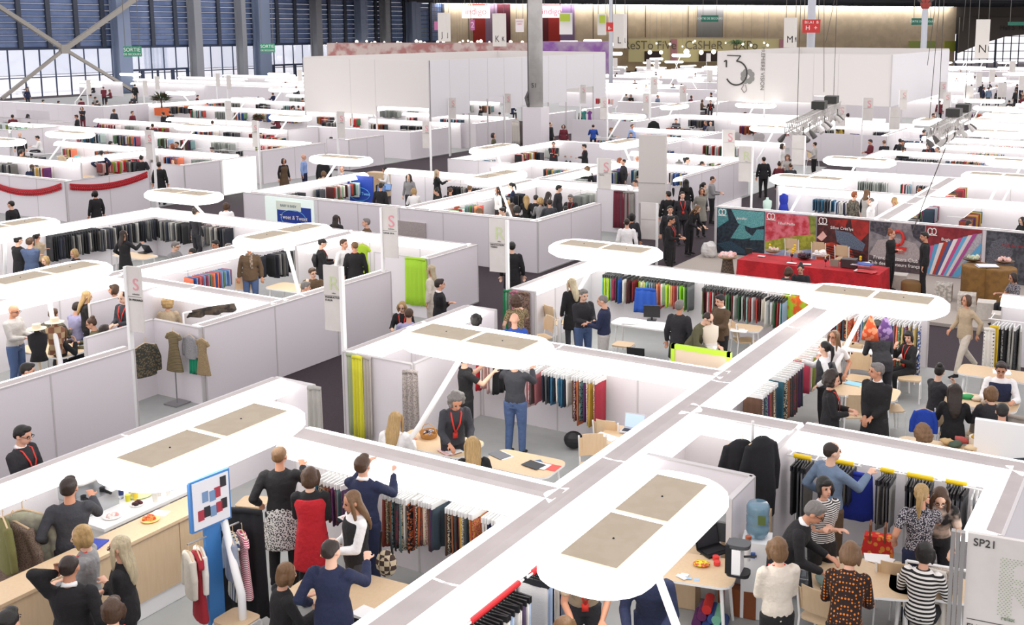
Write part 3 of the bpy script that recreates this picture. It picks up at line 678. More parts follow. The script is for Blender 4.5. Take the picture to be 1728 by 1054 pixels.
for a in ((575, 270, 'B', 1), (118, 227, 'B', 1), (333, 215, 'B', 1), (490, 199, 'B', 1), (0, 239, 'B', 1), (1450, 273, 'B', 1), (1367, 305, 'B', 1), (1693, 301, 'B', 1), (1728, 276, 'B', 1), (838, 300, 'A', 1), (835, 252, 'A', 1),
          (1052, 196, 'B', 1), (1050, 243, 'A', 1), (1138, 180, 'A', -1), (1096, 137, 'A', 1), (1140, 129, 'B', 1), (1565, 205, 'A', 1), (1661, 170, 'B', 1), (1680, 183, 'B', 1), (1165, 135, 'B', -1), (1108, 99, 'A', 1),
          (1120, 119, 'B', 1), (1138, 104, 'B', -1), (1100, 106, 'B', -1), (1275, 178, 'B', 1), (1415, 153, 'B', 1), (1310, 218, 'B', 1), (585, 178, 'B', 1), (620, 182, 'B', -1), (150, 144, 'B', 1), (304, 157, 'B', -1), (418, 168, 'B', 1), (478, 152, 'B', 1), (470, 125, 'B', 1),
          (1035, 90, 'B', 1), (1150, 93, 'B', 1), (1020, 75, 'B', 1), (985, 80, 'B', 1), (950, 78, 'B', 1), (960, 72, 'B', 1), (1000, 70, 'B', 1), (1632, 104, 'B', 1), (1663, 103, 'B', 1), (1700, 106, 'B', 1), (1640, 116, 'B', 1), (1620, 128, 'B', 1), (1680, 225, 'B', 1), (1640, 204, 'B', -1), (1700, 195, 'B', 1), (1240, 126, 'B', 1), (1205, 113, 'B', 1), (1060, 152, 'B', 1)):
    lamp(*a)
for x, y in FARC[::3]:
    lamp(0, 0, 'B', rnd.choice((1, -1)), world=(x * GS + rnd.uniform(-1, 1), (y + rnd.uniform(1.5, 3)) * GS, LZ), group='far booth lamps')
# ---------------------------------------------------------------- pylon signs
M_SIGN = mat('dcd8d2', .5, pat='noise', c2='d8d3cd', scale=3); M_PINK = mat('e39aa2', .6); M_LIME = mat('c9d4a8', .6, pat='stripes', c2='dcd8d2', scale=14)
def pylon(px, pyb, pyt, w, side, letter=None, lm=None, zb=None, label=None, lines=True, double=False, zbase=WH, wd=.4, hgt_=None, name=''):
    b = P(px, pyb, zbase); lo, hi = 0, 8
    for _ in range(40):
        m = (lo + hi) / 2
        if pix((b.x, b.y, m))[1] > pyt: lo = m
        else: hi = m
    H = lo; s = 1 if side > 0 else -1
    D = (b - Vector((0, 0, b.z))).dot(FH); wd = w / 1859.0 * D / .98; ph = hgt_ or 1.15
    r = empty('pylon_sign', (b.x, b.y, 0), R_(8))
    mb = MB(); mb.box((0, 0, H / 2), (.055, .09, H)); mb.obj('post', M_WHITE, r)
    mb = MB(); mb.box((s * (wd / 2 + .02), 0, H - ph / 2 + .01), (wd, .035, ph)); mb.obj('sign_panel', M_SIGN, r)
    if letter:
        writing(letter, wd * 1.0, lm, r, (s * (wd / 2 + .02) + wd * .12, -.022, H - ph * .27), (PI / 2, 0, 0), 'letter')
        writing('relax' if letter == 'R' else 'seduction', .04, mat('8f8d88', .6), r, (s * (wd / 2 + .02) + wd * .1, -.022, H - ph * .41), (PI / 2, 0, 0), 'letter')
    if lines:
        mb = MB(); mb.box((s * (wd / 2 + .02), -.02, H - ph * .45), (wd * .95, .006, .008)); mb.obj('rule', mat('8b8782', .6), r)
        if name: writing(name, .05, mat('4a4846', .6), r, (s * (wd / 2 + .02) - wd * .42, -.022, H - ph * .5), (PI / 2, 0, 0), 'lettering', align='LEFT')
    q = pix((b.x, b.y, H))
    tag(r, label or 'pale pylon sign%s %s' % (' lettered ' + letter if letter else '', place(*q)), 'sign', 'pylon signs')
    return r
PINK, LIME = M_PINK, M_LIME
pylon(222, 590, 449, 30, 1, 'S', PINK, label='pylon sign lettered S at the left beside the knit dresses', name='SA PEIGNAGE')
pylon(581, 592, 450, 34, -1, 'R', LIME, label='pylon sign lettered R standing above the yellow scarf', name='MANIFATTURA\nITALIA')
pylon(857, 488, 371, 32, -1, 'R', LIME, label='pylon sign lettered R above the green and pink scarves', name='INNOVATION\nTESSILE')
pylon(647, 460, 350, 29, 1, 'S', PINK, label='pylon sign lettered S left of the lime scarf', name='LEMAR S.P.A.')
pylon(1009, 318, 267, 23, 1, 'S', PINK, zbase=WH, label='pylon sign lettered S above the dark red hanging fabric', name='TEXTILE')
pylon(1108, 450, 343, 28, -1, None, None, zbase=0.02, label='low pale sign board at the dark aisle entrance', hgt_=1.1)
for a in ((262, 290, 220, 16, -1, 'S', PINK), (438, 262, 204, 12, -1, 'S', PINK), (571, 262, 188, 14, 1, 'S', PINK), (727, 268, 205, 14, -1, 'S', PINK), (758, 218, 165, 13, 1, 'S', PINK), (852, 205, 158, 11, 1, 'S', PINK),
          (979, 200, 143, 10, 1, 'S', PINK), (1025, 225, 165, 12, -1, 'S', PINK), (1096, 208, 158, 11, -1, 'S', PINK), (1098, 190, 130, 11, 1, 'S', PINK), (1147, 175, 145, 11, 1, 'S', PINK),
          (1219, 270, 219, 20, 1, 'S', PINK), (1268, 335, 248, 22, -1, 'R', LIME), (1357, 290, 229, 21, -1, None, None), (1409, 222, 177, 16, 1, 'S', PINK), (1454, 235, 165, 16, 1, 'S', PINK), (1500, 230, 181, 16, 1, None, None), (1516, 205, 152, 12, 1, 'S', PINK),
          (1583, 185, 138, 11, 1, 'S', PINK), (1603, 200, 156, 12, -1, 'S', PINK), (1626, 185, 145, 14, 1, None, None), (1646, 160, 122, 9, 1, None, None), (1668, 150, 117, 9, 1, None, None), (1683, 165, 140, 13, 1, None, None), (1702, 140, 103, 9, 1, None, None), (1718, 165, 128, 9, 1, None, None),
          (148, 165, 135, 8, 1, None, None), (243, 165, 136, 8, 1, None, None), (263, 152, 129, 8, 1, None, None), (366, 155, 124, 7, 1, None, None), (384, 158, 127, 8, 1, None, None), (382, 205, 170, 11, 1, None, None),
          (1035, 128, 98, 7, 1, None, None), (1091, 132, 100, 7, 1, None, None), (1105, 125, 100, 6, 1, None, None), (1192, 115, 90, 7, 1, None, None), (1193, 140, 118, 9, 1, None, None), (503, 140, 118, 8, 1, None, None)):
    pylon(*a[:5], letter=a[5], lm=a[6], lines=a[1] > 200)
# big blank grey sign
v = P(1101, 335, 1.35); r = empty('pylon_sign', (v.x, v.y, 0), R_(15)); mb = MB(); mb.box((0, 0, 2.35), (.92, .25, 2.3)); mb.box((0, 0, .6), (.5, .2, 1.2)); mb.obj('sign_panel', mat('cfcac4', .6), r)
mb = MB(); mb.box((0, -.14, 1.9), (.9, .01, .012)); mb.obj('rule', mat('9a958f', .6), r)
tag(r, 'big blank grey sign board above the aisle group', 'sign')
# near pylon SP21
v = P(1628, 897, 2.35); r = empty('pylon_sign', (v.x, v.y, 0), R_(6))
mb = MB()
for k in range(3): mb.box((-.1 + k * .045, .0, 1.17), (.036, .07, 2.36))
mb.obj('post', mat('a3a19f', .35, metal=.4), r)
mb = MB(); mb.box((.37, .02, 1.5), (.68, .05, 1.7)); mb.obj('sign_panel', M_SIGN, r)
M_TX = mat('3c3b3a', .6)
writing('SP21', .105, M_TX, r, (.08, -.01, 2.27), (PI / 2, 0, 0), align='LEFT')
mb = MB()
def dash_R(mb, x0, z0, s):
    import itertools
    for i in range(26):
        for j in range(30):
            u, w_ = i / 26, j / 30
            inside = (u < .27) or (w_ > .5 and ((u - .45) ** 2 / .26 + (w_ - .76) ** 2 / .052 < 1) and not ((u - .42) ** 2 / .06 + (w_ - .76) ** 2 / .012 < 1)) or (w_ <= .5 and abs(u - (.9 - w_ * 1.15)) < .15)
            if inside and (i + j) % 2 == 0: mb.box((x0 + u * s * .72, -.009, z0 + w_ * s), (.012, .004, .004), rz=0)
dash_R(mb, .33, 1.6, .58)
mb.obj('dotted_letter', mat('8fae7c', .6), r)
writing('relax', .06, mat('8f9d86', .6), r, (.42, -.01, 1.57), (PI / 2, 0, 0))
mb = MB(); mb.box((.37, -.008, 1.50), (.62, .004, .006)); mb.obj('rule', M_TX, r)
writing('EUSEBIO SPA', .085, M_TX, r, (.06, -.01, 1.42), (PI / 2, 0, 0), align='LEFT'); writing('IT', .04, M_TX, r, (.06, -.01, 1.33), (PI / 2, 0, 0), align='LEFT')
tag(r, 'nearest pylon sign at bottom right lettered SP21 and EUSEBIO SPA', 'sign')
# ================================================================ people
def remesh(mb, name, vox, smooth=2, mats=(None,), deci=None):
    me = mb.mesh(name, [])
    o = bpy.data.objects.new(name, me); COL.objects.link(o)
    m = o.modifiers.new('r', 'REMESH'); m.mode = 'VOXEL'; m.voxel_size = vox; m.use_smooth_shade = True
    if smooth:
        s = o.modifiers.new('s', 'SMOOTH'); s.factor = .5; s.iterations = smooth
    if deci:
        d = o.modifiers.new('d', 'DECIMATE'); d.ratio = deci
    dg = bpy.context.evaluated_depsgraph_get(); dg.update()
    out = bpy.data.meshes.new_from_object(o.evaluated_get(dg)); bpy.data.objects.remove(o); bpy.data.meshes.remove(me)
    out.name = name; out.materials.clear()
    for k in mats: out.materials.append(k)
    out.polygons.foreach_set('use_smooth', [True] * len(out.polygons))
    return out
# ================================================================ furniture and goods
def axisrz(o): return 0 if o == 'B' else PI / 2
# ---- chairs, stools, tables
def mk_chair():
    r = empty('chair')
    mb = MB(); mb.plate(rrect(.42, .42, .08), .44, .46); mb.obj('seat', M_WOOD, r)
    mb = MB(); n = 8
    for i in range(n):
        a0, a1 = R_(-24 + 48 * i / n), R_(-24 + 48 * (i + 1) / n); R0 = .52
        q = [(R0 * math.sin(a), .21 - R0 * (1 - math.cos(a)) * .9) for a in (a0, a1)]
        k = .05 if i in (0, n - 1) else .0
        mb.add([(q[0][0], q[0][1], .56), (q[1][0], q[1][1], .56), (q[1][0], q[1][1] + .05, .88 - k), (q[0][0], q[0][1] + .05, .88 - k), (q[0][0], q[0][1] + .014, .56), (q[1][0], q[1][1] + .014, .56), (q[1][0], q[1][1] + .064, .88 - k), (q[0][0], q[0][1] + .064, .88 - k)],
               [(0, 1, 2, 3), (7, 6, 5, 4), (0, 4, 5, 1), (3, 2, 6, 7), (0, 3, 7, 4), (1, 5, 6, 2)])
    mb.obj('backrest', M_WOOD, r)
    for s in (-1, 1):
        mb = MB(); mb.loft([(s * .2, -.2, .44), (s * .22, -.22, .02)], .013, 8); mb.obj('leg', M_FRAME, r)
        mb = MB(); mb.loft([(s * .21, .26, .86), (s * .2, .2, .46), (s * .22, .24, .02)], .013, 8); mb.obj('leg', M_FRAME, r)
    return r
CH0 = mk_chair(); CH0u = [False]
def chair(px, py, rot, label, tint=None):
    v = P(px, py, .45); r = CH0 if not CH0u[0] else twin(CH0, (v.x, v.y, .02))
    CH0u[0] = True; r.location = (v.x, v.y, .02); r.rotation_euler = (0, 0, R_(rot)); tag(r, label, 'chair', 'white framed wooden chairs')
def mk_stool():
    r = empty('stool')
    mb = MB(); mb.plate(rrect(.42, .36, .07), .44, .47); mb.obj('seat', M_WOOD, r)
    for s in (-1, 1):
        mb = MB(); mb.loft([(s * .2, -.17, .02), (s * .2, -.17, .40), (s * .2, -.13, .445), (s * .2, .13, .445), (s * .2, .17, .40), (s * .2, .17, .02)], .014, 8); mb.obj('leg_frame', M_FRAME, r)
    return r
ST0 = mk_stool(); ST0u = [False]
def stool(px, py, rot, label):
    v = P(px, py, .45); r = ST0 if not ST0u[0] else twin(ST0, (v.x, v.y, .02))
    ST0u[0] = True; r.location = (v.x, v.y, .02); r.rotation_euler = (0, 0, R_(rot)); tag(r, label, 'stool', 'white framed wooden stools')
def table(px, py, L, Wd, rot, label, white=False, h=.72):
    v = P(px, py, h); r = empty('table', (v.x, v.y, .02), R_(rot))
    mb = MB(); mb.plate(rrect(L, Wd, .16), h - .03, h, 1, 0); mb.obj('table_top', [M_WHITE if white else M_WOOD, M_FRAME], r)
    for sx_ in (-1, 1):
        for sy_ in (-1, 1):
            mb = MB(); mb.loft([(sx_ * (L / 2 - .14), sy_ * (Wd / 2 - .12), h - .03), (sx_ * (L / 2 - .08), sy_ * (Wd / 2 - .07), 0)], [.024, .018], 8); mb.obj('leg', M_FRAME, r)
    return tag(r, label, 'table', 'light wood meeting tables')
table(738, 748, 1.35, .75, 2, 'light wood table with the woven basket in the middle booth'); table(882, 783, 1.15, .72, 2, 'light wood table with striped brochures in the middle booth')
table(1068, 738, 1.0, .8, 10, 'light wood table carrying the open silver laptop'); table(1090, 548, 1.5, .6, 2, 'white table with papers in the lime samples booth', True)
table(602, 1002, 1.5, .8, 4, 'large light wood table at the bottom of the scarf booth'); table(1478, 590, 1.6, .7, 3, 'white table under the hanging orange and purple shawls', True)
table(1462, 662, 1.1, .75, 3, 'light wood table behind the person in long black coat'); table(1700, 634, 1.7, .7, 0, 'light wood table below the right-edge scarves')
table(1650, 678, 1.3, .7, 0, 'table heaped with fabric at the crowded right side'); table(1455, 975, 1.15, .9, 20, 'light wood table below the orange dotted dress')
table(1175, 962, .95, .7, 12, 'light wood side table with candy bag right of the largest lamp', h=.74); table(228, 432, 1.3, .6, 3, 'small light table with black laptop in the grey samples booth')
table(495, 486, 1.3, .7, 3, 'light table left of the R pylon'); table(130, 297, 1.6, .7, 0, 'light table in the garland booth'); table(1250, 553, .9, .55, 5, 'small light table with white papers right of the brown blazer')
table(1598, 760, 1.5, .6, 3, 'low table with hat box behind the right partition', h=.7); table(90, 590, 1.4, .8, 4, 'light table of the straw hat booth'); table(1570, 990, .9, .6, 10, 'light table beside the striped sweater at lower right')
for a in ((1003, 790, 35, 'wooden chair left of the silver laptop table'), (1030, 745, 190, 'wooden chair behind the silver laptop table, back to the samples'), (912, 570, -30, 'wooden chair left of the black coated person'), (940, 545, 160, 'wooden chair against the left wall of the lime samples booth'),
          (1256, 575, 130, 'wooden chair at the small table right of the brown blazer'), (1448, 640, 5, 'wooden chair under the bent lamp pole at right'), (1440, 700, -150, 'wooden chair near the talking pair'), (1502, 690, 120, 'wooden chair behind the person in black coat'),
          (1612, 735, 60, 'wooden chair of the seated person in black shawl'), (1510, 992, 190, 'wooden chair at the table with dotted dress'), (1540, 1010, 200, 'wooden chair beside the hanging beige scarves'), (1390, 1040, 170, 'wooden chair at the bottom right edge'),
          (1035, 505, 175, 'wooden chair behind the monitor'), (1340, 425, 180, 'leftmost wooden chair behind the red table'), (1385, 431, 180, 'middle wooden chair behind the red table'), (1424, 437, 180, 'rightmost wooden chair behind the red table'),
          (405, 500, 20, 'pale chair under the scarf wearer'), (1372, 270, 150, 'wooden chair before the clover wall'), (1300, 262, 170, 'pale chair at the clover wall')): chair(*a)
for a in ((1052, 583, 5, 'wooden stool in the middle of the lime samples booth'), (1535, 640, 8, 'white framed stool near the black fringe person'), (1655, 735, 4, 'stool near the grey sweater with scarf'), (428, 850, 20, 'stool behind the grey skirt person'), (400, 1048, 0, 'stool at the bottom edge under the dress rail')): stool(*a)
# ---- garments, fabric samples
def cloth_sheet(w, d, t, folds, amp, seed, flare=1.0):
    rd = random.Random(seed); n = 14; rows = 5; mb = MB(); vs = []
    ph = rd.uniform(0, 6)
    for k in range(rows + 1):
        z = -w * k / rows; f = .35 + .65 * k / rows; ring = []
        for s in (1, -1):
            for i in range(n + 1):
                u = i / n if s > 0 else 1 - i / n
                x = (u - .5) * d * (1 + (flare - 1) * k / rows); y = amp * f * math.sin(ph + u * folds * 2 * PI) + s * t / 2 + amp * .4 * f * math.sin(ph * 2 + u * 5)
                ring.append((x, y, z + (rd.uniform(-.01, .01) if k == rows else 0)))
        vs += ring
    m = 2 * (n + 1); fs = [tuple(range(m - 1, -1, -1)), tuple(range(rows * m, (rows + 1) * m))]
    for k in range(rows):
        for i in range(m): fs.append((k * m + i, k * m + (i + 1) % m, (k + 1) * m + (i + 1) % m, (k + 1) * m + i))
    mb.add(vs, fs); return mb
SW = [cloth_sheet(1.0, .34, .022, 1.2, .012, k).mesh('cloth', [None], True) for k in range(4)]
SWW = [cloth_sheet(1.0, .30, .03, 2.5, .022, 20 + k, 1.1).mesh('cloth', [None], True) for k in range(3)]
hb = MB(); hb.box((0, 0, 0), (.36, .02, .07)); hb.beam((0, 0, .03), (0, 0, .10), .008, .008); HDR = hb.mesh('header_card', [None])
PALS = dict(lime='7fb8a8 a6cf2e 8fd42c f0a070 8e9aa0 3b3b3d e8e0c4 b9dc3c c0504a 2456a8 5f8f4a 98a8b0 d8e080 e8e8e0 b03060 6d6f72', dark='1d1d20 2b2c34 3a3a3c 4b4b4e 6a6862 8b8a86 20242c 1a1a1c a9a7a0 2c3040 55565a', multi='5b4030 8a3a2a 2b5a6a b0572c d8c8a8 5a2a5a 3a3a3c 7a6a50 a02a3a e0d8cc 37454f 925a3c c86a3a 1d1d22 c7a040 6a8a8a',
            reds='c02030 e0506a 222224 d8b0a8 7a3a3a 8aa040 e8e0dc', blues='1f4f6f 246080 1b2030 e07880 2a3a48 e8e4dc 3a7090 5f6468 a8b8b0 16181e', pinks='e88890 d8a0a0 8a6a5a c06070 6a5a58 e8c8c8', white='e8e6e2 d8d4cc c8c6c4 1d2040 5a4a6a b0c4e0 e0dcd6', pale='e8e4d8 9fc8c0 7f9f6a c8d0c8 b84038 3a6a4a 8fa8c0 502a28 2f5a3a c82a30 d8dcdc 7a2028',
            mix='e07a5a 7a9ac0 c8b070 3a3a48 e0d8cc 9a4a5a 5a7a5a 2a4a8a b8b0a8 20202a', greys='8f9490 a8aca6 787c78 989c94')
def cname(h):
    r, g_, b = [int(h[i:i + 2], 16) for i in (0, 2, 4)]; mx, mn = max(r, g_, b), min(r, g_, b)
    if mx - mn < 22: return 'black' if mx < 60 else 'dark grey' if mx < 110 else 'grey' if mx < 190 else 'white'
    if mx == g_: return 'lime' if r > 120 and b < 110 else 'green' if b < g_ * .85 else 'teal'
    if mx == b: return 'purple' if r > g_ * 1.25 else 'navy' if mx < 90 else 'blue'
    if b > g_ * 1.1: return 'pink' if mx > 180 else 'wine'
    if g_ > r * .8: return 'cream' if mx > 190 else 'olive'
    if g_ > r * .6: return 'tan' if mx > 140 else 'brown'
    return 'orange' if g_ > r * .45 and mx > 170 else 'brown' if mx < 150 and g_ > r * .5 else 'red'
NSW = 0; STUFF = MB(); STUFFC = []
def rack(px0, py0, px1, py1, o, n, pal, drop, desc, hdr='e8e8e6', tube=None, z=1.22, wide=False, off=.0, printy=False):
    """a rail with n samples hanging edge-on; ends given where the samples begin and end in the picture at height z"""
    global NSW
    if len(desc) < 2: desc = 'far samples ' + place((px0 + px1) / 2, (py0 + py1) / 2)
    a, b = P(px0, py0, z), P(px1, py1, z)
    if o == 'B': m = (a.y + b.y) / 2 + off; a.y = b.y = m
    else: m = (a.x + b.x) / 2 + off; a.x = b.x = m
    L = (b - a).length; r = empty('garment_rail', ((a.x + b.x) / 2, (a.y + b.y) / 2, 0), axisrz(o))
    mb = MB(); mb.cyl((-L / 2 - .1, 0, z + .11), (L / 2 + .1, 0, z + .11), .012, 8)
    for s in (-1, 1): mb.cyl((s * (L / 2 + .06), 0, z + .11), (s * (L / 2 + .06), .5, z + .11), .01, 6)
    mb.obj('rod', M_FRAME, r)
    if tube:
        mb = MB(); mb.cyl((-L / 2, 0, z + .12), (L / 2, 0, z + .12), .033, 10); mb.obj('tube_cover', mat(tube, .5), r)
    tag(r, 'rail of %s' % desc, 'rail', 'rails for samples')
    cols = PALS[pal].split(); rd = random.Random(px0 * 7 + n); d = (b - a) / max(1, n)
    for k in range(n):
        c = cols[(k * 5 + rd.randrange(3)) % len(cols)]; p = a + d * (k + .5); ln = drop * rd.uniform(.86, 1.06)
        rz = axisrz(o) + PI / 2 + rd.uniform(-.16, .16); md = rd.choice(SWW if wide else SW)
        if NSW < 300:
            s = empty('fabric_sample', (p.x, p.y, z), rz); NSW += 1
            h_ = mk('header_card', HDR, s); h_.material_slots[0].link = 'OBJECT'; h_.material_slots[0].material = mat(hdr, .5)
            cm = mat(c, .85, pat='print', c2=cols[(k + 3) % len(cols)], scale=25 + 20 * (k % 3)) if printy and k % 2 else mat(c, .85, bump=.2)
            q = mk('cloth', md, s, (0, 0, -.03), 0, (1, 1, ln)); q.material_slots[0].link = 'OBJECT'; q.material_slots[0].material = cm
            nth = ['leftmost', 'second from left', 'third from left', 'fourth from left', 'fifth from left', 'sixth from left', 'seventh from left', 'eighth from left', 'ninth from left', 'tenth from left'] + ['%dth from left' % i for i in range(11, 60)]
            for i_, w_ in ((20, '21st'), (21, '22nd'), (22, '23rd'), (30, '31st'), (31, '32nd'), (32, '33rd')): nth[i_] = w_ + ' from left'
            tag(s, '%s sample, %s of %s' % (cname(c), nth[k], desc), 'fabric sample', 'samples: ' + desc)
        else:
            ci = len(STUFFC) if c not in STUFFC else STUFFC.index(c)
            if c not in STUFFC: STUFFC.append(c)
            M = Matrix.Translation((p.x, p.y, z - .03)) @ Matrix.Rotation(rz, 4, 'Z') @ Matrix.Diagonal((1, 1, ln, 1))
            STUFF.add([M @ v.co for v in md.vertices], [tuple(f.vertices) for f in md.polygons], ci)
rack(658, 830, 702, 838, 'B', 10, 'multi', .62, 'brown patterned scarves right of the navy cardigan', printy=True, wide=True)
rack(706, 838, 748, 846, 'B', 9, 'multi', .55, 'many-coloured scarves in the scarf booth', printy=True, wide=True)
rack(760, 852, 815, 863, 'B', 12, 'multi', .55, 'short samples with red and yellow clips', printy=True)
rack(822, 868, 852, 872, 'B', 5, 'white', .35, 'last few white samples by the middle partition')
rack(540, 805, 600, 815, 'B', 8, 'multi', .5, 'samples between red dress and navy cardigan', printy=True)
rack(792, 1066, 878, 1002, 'A', 16, 'white', .75, 'black headed samples on the lower red tube', hdr='1d1d1f', tube='d02028')
rack(894, 982, 950, 946, 'A', 13, 'white', .75, 'black headed samples on the upper red tube', hdr='1d1d1f', tube='d02028')
rack(884, 622, 912, 625, 'B', 6, 'pinks', .6, 'pink and brown samples beside the grey sweater', printy=True)
rack(921, 625, 968, 633, 'B', 10, 'blues', .5, 'teal and pink samples on the middle booth wall')
rack(969, 634, 1018, 640, 'B', 9, 'multi', .75, 'long printed samples left of the laptop', printy=True)
rack(812, 605, 845, 612, 'B', 7, 'reds', .5, 'red garments beside the black T-shirt person', wide=True)
rack(1340, 782, 1368, 788, 'B', 6, 'dark', .7, 'black samples left of the blue grey sweater', hdr='26262a', tube='f0cc10')
rack(1400, 790, 1440, 798, 'B', 7, 'dark', .4, 'small black cards right of the blue grey sweater', hdr='26262a', tube='f0cc10')
rack(1486, 806, 1508, 811, 'B', 6, 'dark', .6, 'short yellow tubed row on the right wall', hdr='3a3a3e', tube='f0cc10')
rack(1530, 815, 1575, 823, 'B', 8, 'dark', .45, 'dark samples behind the blonde ponytail', hdr='26262a', tube='f0cc10')
rack(1595, 826, 1632, 832, 'B', 7, 'dark', .45, 'dark samples right of the glasses wearer', hdr='26262a', tube='f0cc10')
rack(1638, 838, 1668, 842, 'B', 4, 'white', .55, 'pale samples in the right corner', hdr='c8c8c6')
rack(1020, 463, 1050, 466, 'B', 9, 'lime', .6, 'leftmost group on the lime samples wall', hdr='4a4d4c')
rack(1053, 467, 1076, 470, 'B', 3, 'pale', .55, 'cream cloths on the lime samples wall', hdr='3a3b3c', wide=True)
rack(1084, 468, 1166, 481, 'B', 20, 'lime', .58, 'bright lime samples in the wall centre', hdr='4a4d4c')
rack(1187, 485, 1225, 490, 'B', 10, 'pale', .62, 'green and grey samples behind the brown blazer', hdr='4a4d4c')
rack(1228, 491, 1292, 500, 'B', 13, 'pale', .6, 'white and dark red samples beside brown blazer', hdr='3a3b3c')
rack(1297, 502, 1326, 507, 'B', 7, 'pale', .6, 'samples just left of the leaf print cloth', hdr='3a3b3c')
rack(1266, 668, 1300, 645, 'A', 9, 'multi', .7, 'patterned blouses on the lower dress rail', wide=True, printy=True)
rack(1305, 640, 1345, 612, 'A', 9, 'multi', .8, 'wine and grey blouses along the middle partition', wide=True, printy=True)
rack(1350, 608, 1392, 572, 'A', 10, 'reds', .6, 'red toned samples reached by the ponytail person')
rack(1388, 528, 1440, 535, 'B', 12, 'multi', .9, 'patterned cloths left of the orange shawl', printy=True, wide=True)
rack(1444, 536, 1556, 548, 'B', 22, 'mix', .95, 'long cloths behind the orange and purple shawls', printy=True, wide=True)
rack(1676, 548, 1726, 553, 'B', 9, 'dark', .8, 'grey and yellow scarves at the right edge', printy=True, wide=True)
rack(82, 401, 105, 396, 'A', 9, 'dark', .62, 'black samples behind the beige topknot wearer', hdr='303034')
rack(108, 398, 185, 381, 'A', 22, 'dark', .62, 'grey samples left of the long haired person', hdr='303034')
rack(190, 380, 262, 367, 'A', 22, 'dark', .62, 'black and grey samples up to the corner', hdr='303034', tube=None)
rack(272, 370, 315, 375, 'B', 12, 'dark', .6, 'dark blue samples right of the corner', hdr='241f4a')
rack(325, 375, 388, 384, 'B', 15, 'dark', .6, 'black samples under orange clips', hdr='d8602c', tube='e8622c')
rack(308, 466, 392, 452, 'A', 20, 'mix', .42, 'a', hdr='e8e8e6'); rack(402, 425, 440, 432, 'B', 10, 'dark', .6, 'b'); rack(446, 428, 500, 420, 'A', 12, 'dark', .6, 'c'); rack(548, 408, 572, 411, 'B', 6, 'mix', .3, 'd')
rack(775, 342, 812, 346, 'B', 9, 'lime', .5, 'e'); rack(965, 330, 1005, 324, 'A', 12, 'greys', .35, 'f'); rack(760, 312, 808, 318, 'B', 12, 'dark', .4, 'g'); rack(520, 316, 545, 319, 'B', 6, 'dark', .35, 'h')
for a in ((1376, 333, 1408, 338, 'blues'), (1412, 338, 1432, 341, 'white'), (1538, 350, 1568, 353, 'lime'), (1450, 303, 1497, 309, 'greys'), (1521, 309, 1537, 311, 'pale'), (1548, 311, 1588, 315, 'dark'), (1665, 352, 1712, 357, 'multi'), (1622, 372, 1660, 350, 'multi')):
    rack(*a[:4], 'B' if a[1] < a[3] else 'A', 14, a[4], .42, 'x')
for px, py, n, pal in ((1500, 301, 10, 'greys'), (1610, 270, 12, 'blues'), (1650, 272, 10, 'mix'), (1690, 275, 10, 'dark'), (1605, 240, 14, 'dark'), (1660, 245, 14, 'dark'), (1540, 236, 12, 'blues'), (1630, 224, 12, 'multi'), (1680, 228, 10, 'reds'), (1310, 170, 16, 'reds'), (1345, 172, 14, 'multi'), (1090, 200, 10, 'dark'), (1130, 222, 18, 'dark'), (1145, 215, 18, 'multi'), (1180, 196, 14, 'dark'),
                       (25, 206, 20, 'dark'), (290, 178, 14, 'mix'), (320, 180, 12, 'dark'), (360, 180, 10, 'multi'), (440, 172, 12, 'pale'), (455, 182, 10, 'multi'), (350, 255, 16, 'mix'), (385, 257, 12, 'multi'), (415, 253, 12, 'dark'), (450, 190, 16, 'mix'), (465, 230, 14, 'multi'), (540, 218, 8, 'reds'), (485, 250, 10, 'reds'), (1020, 235, 10, 'mix'), (900, 255, 14, 'dark'), (1040, 275, 8, 'pale'), (980, 300, 8, 'white'),
                       (1120, 252, 14, 'mix'), (1280, 245, 16, 'mix'), (1020, 165, 10, 'reds'), (1060, 200, 8, 'pale'), (560, 205, 12, 'dark'), (830, 195, 16, 'dark'), (690, 222, 10, 'white'), (1120, 150, 12, 'reds'), (1160, 148, 10, 'multi'), (1640, 190, 14, 'multi'), (1690, 200, 14, 'reds'), (110, 268, 12, 'mix'), (220, 270, 10, 'dark'), (60, 262, 12, 'dark')):
    rack(px - n * 1.1, py, px + n * 1.1, py + 2, 'B', n, pal, .45, 'x')
rw = random.Random(5)
for (x0, y0, x1, y1, sd, lb) in WALLS:
    x0, y0, x1, y1 = [q * GS for q in (x0, y0, x1, y1)]
    if min(y0, y1) < 25 or sd not in '-=+' or max(y0, y1) > 72: continue
    vert = abs(x1 - x0) < abs(y1 - y0)
    if (not vert and sd == '+') or (vert and sd == '-'): continue
    if abs(y0 - g(33.1)) < .1 or abs(y0 - g(35.7)) < .1 or abs(y0 - g(40.95)) < .1: continue
    L = abs(y1 - y0) if vert else abs(x1 - x0); t = rw.uniform(.3, 1.0)
    while t < L - 1:
        n = rw.randrange(8, 26); cols = PALS[rw.choice(('dark', 'multi', 'mix', 'greys', 'pale', 'dark', 'reds', 'blues'))].split()
        for k in range(n):
            if t > L - .4: break
            c = rw.choice(cols); p = Vector((x0 + .42, min(y0, y1) + t, 1.24)) if vert else Vector((min(x0, x1) + t, y0 - .42, 1.24)); ln = rw.uniform(.4, .55)
            if c not in STUFFC: STUFFC.append(c)
            M = Matrix.Translation(p) @ Matrix.Rotation((0 if vert else PI / 2) + rw.uniform(-.2, .2), 4, 'Z') @ Matrix.Diagonal((1, 1, ln, 1)); md = rw.choice(SW)
            STUFF.add([M @ v.co for v in md.vertices], [tuple(f.vertices) for f in md.polygons], STUFFC.index(c)); t += .085
        t += rw.uniform(.5, 2.2)
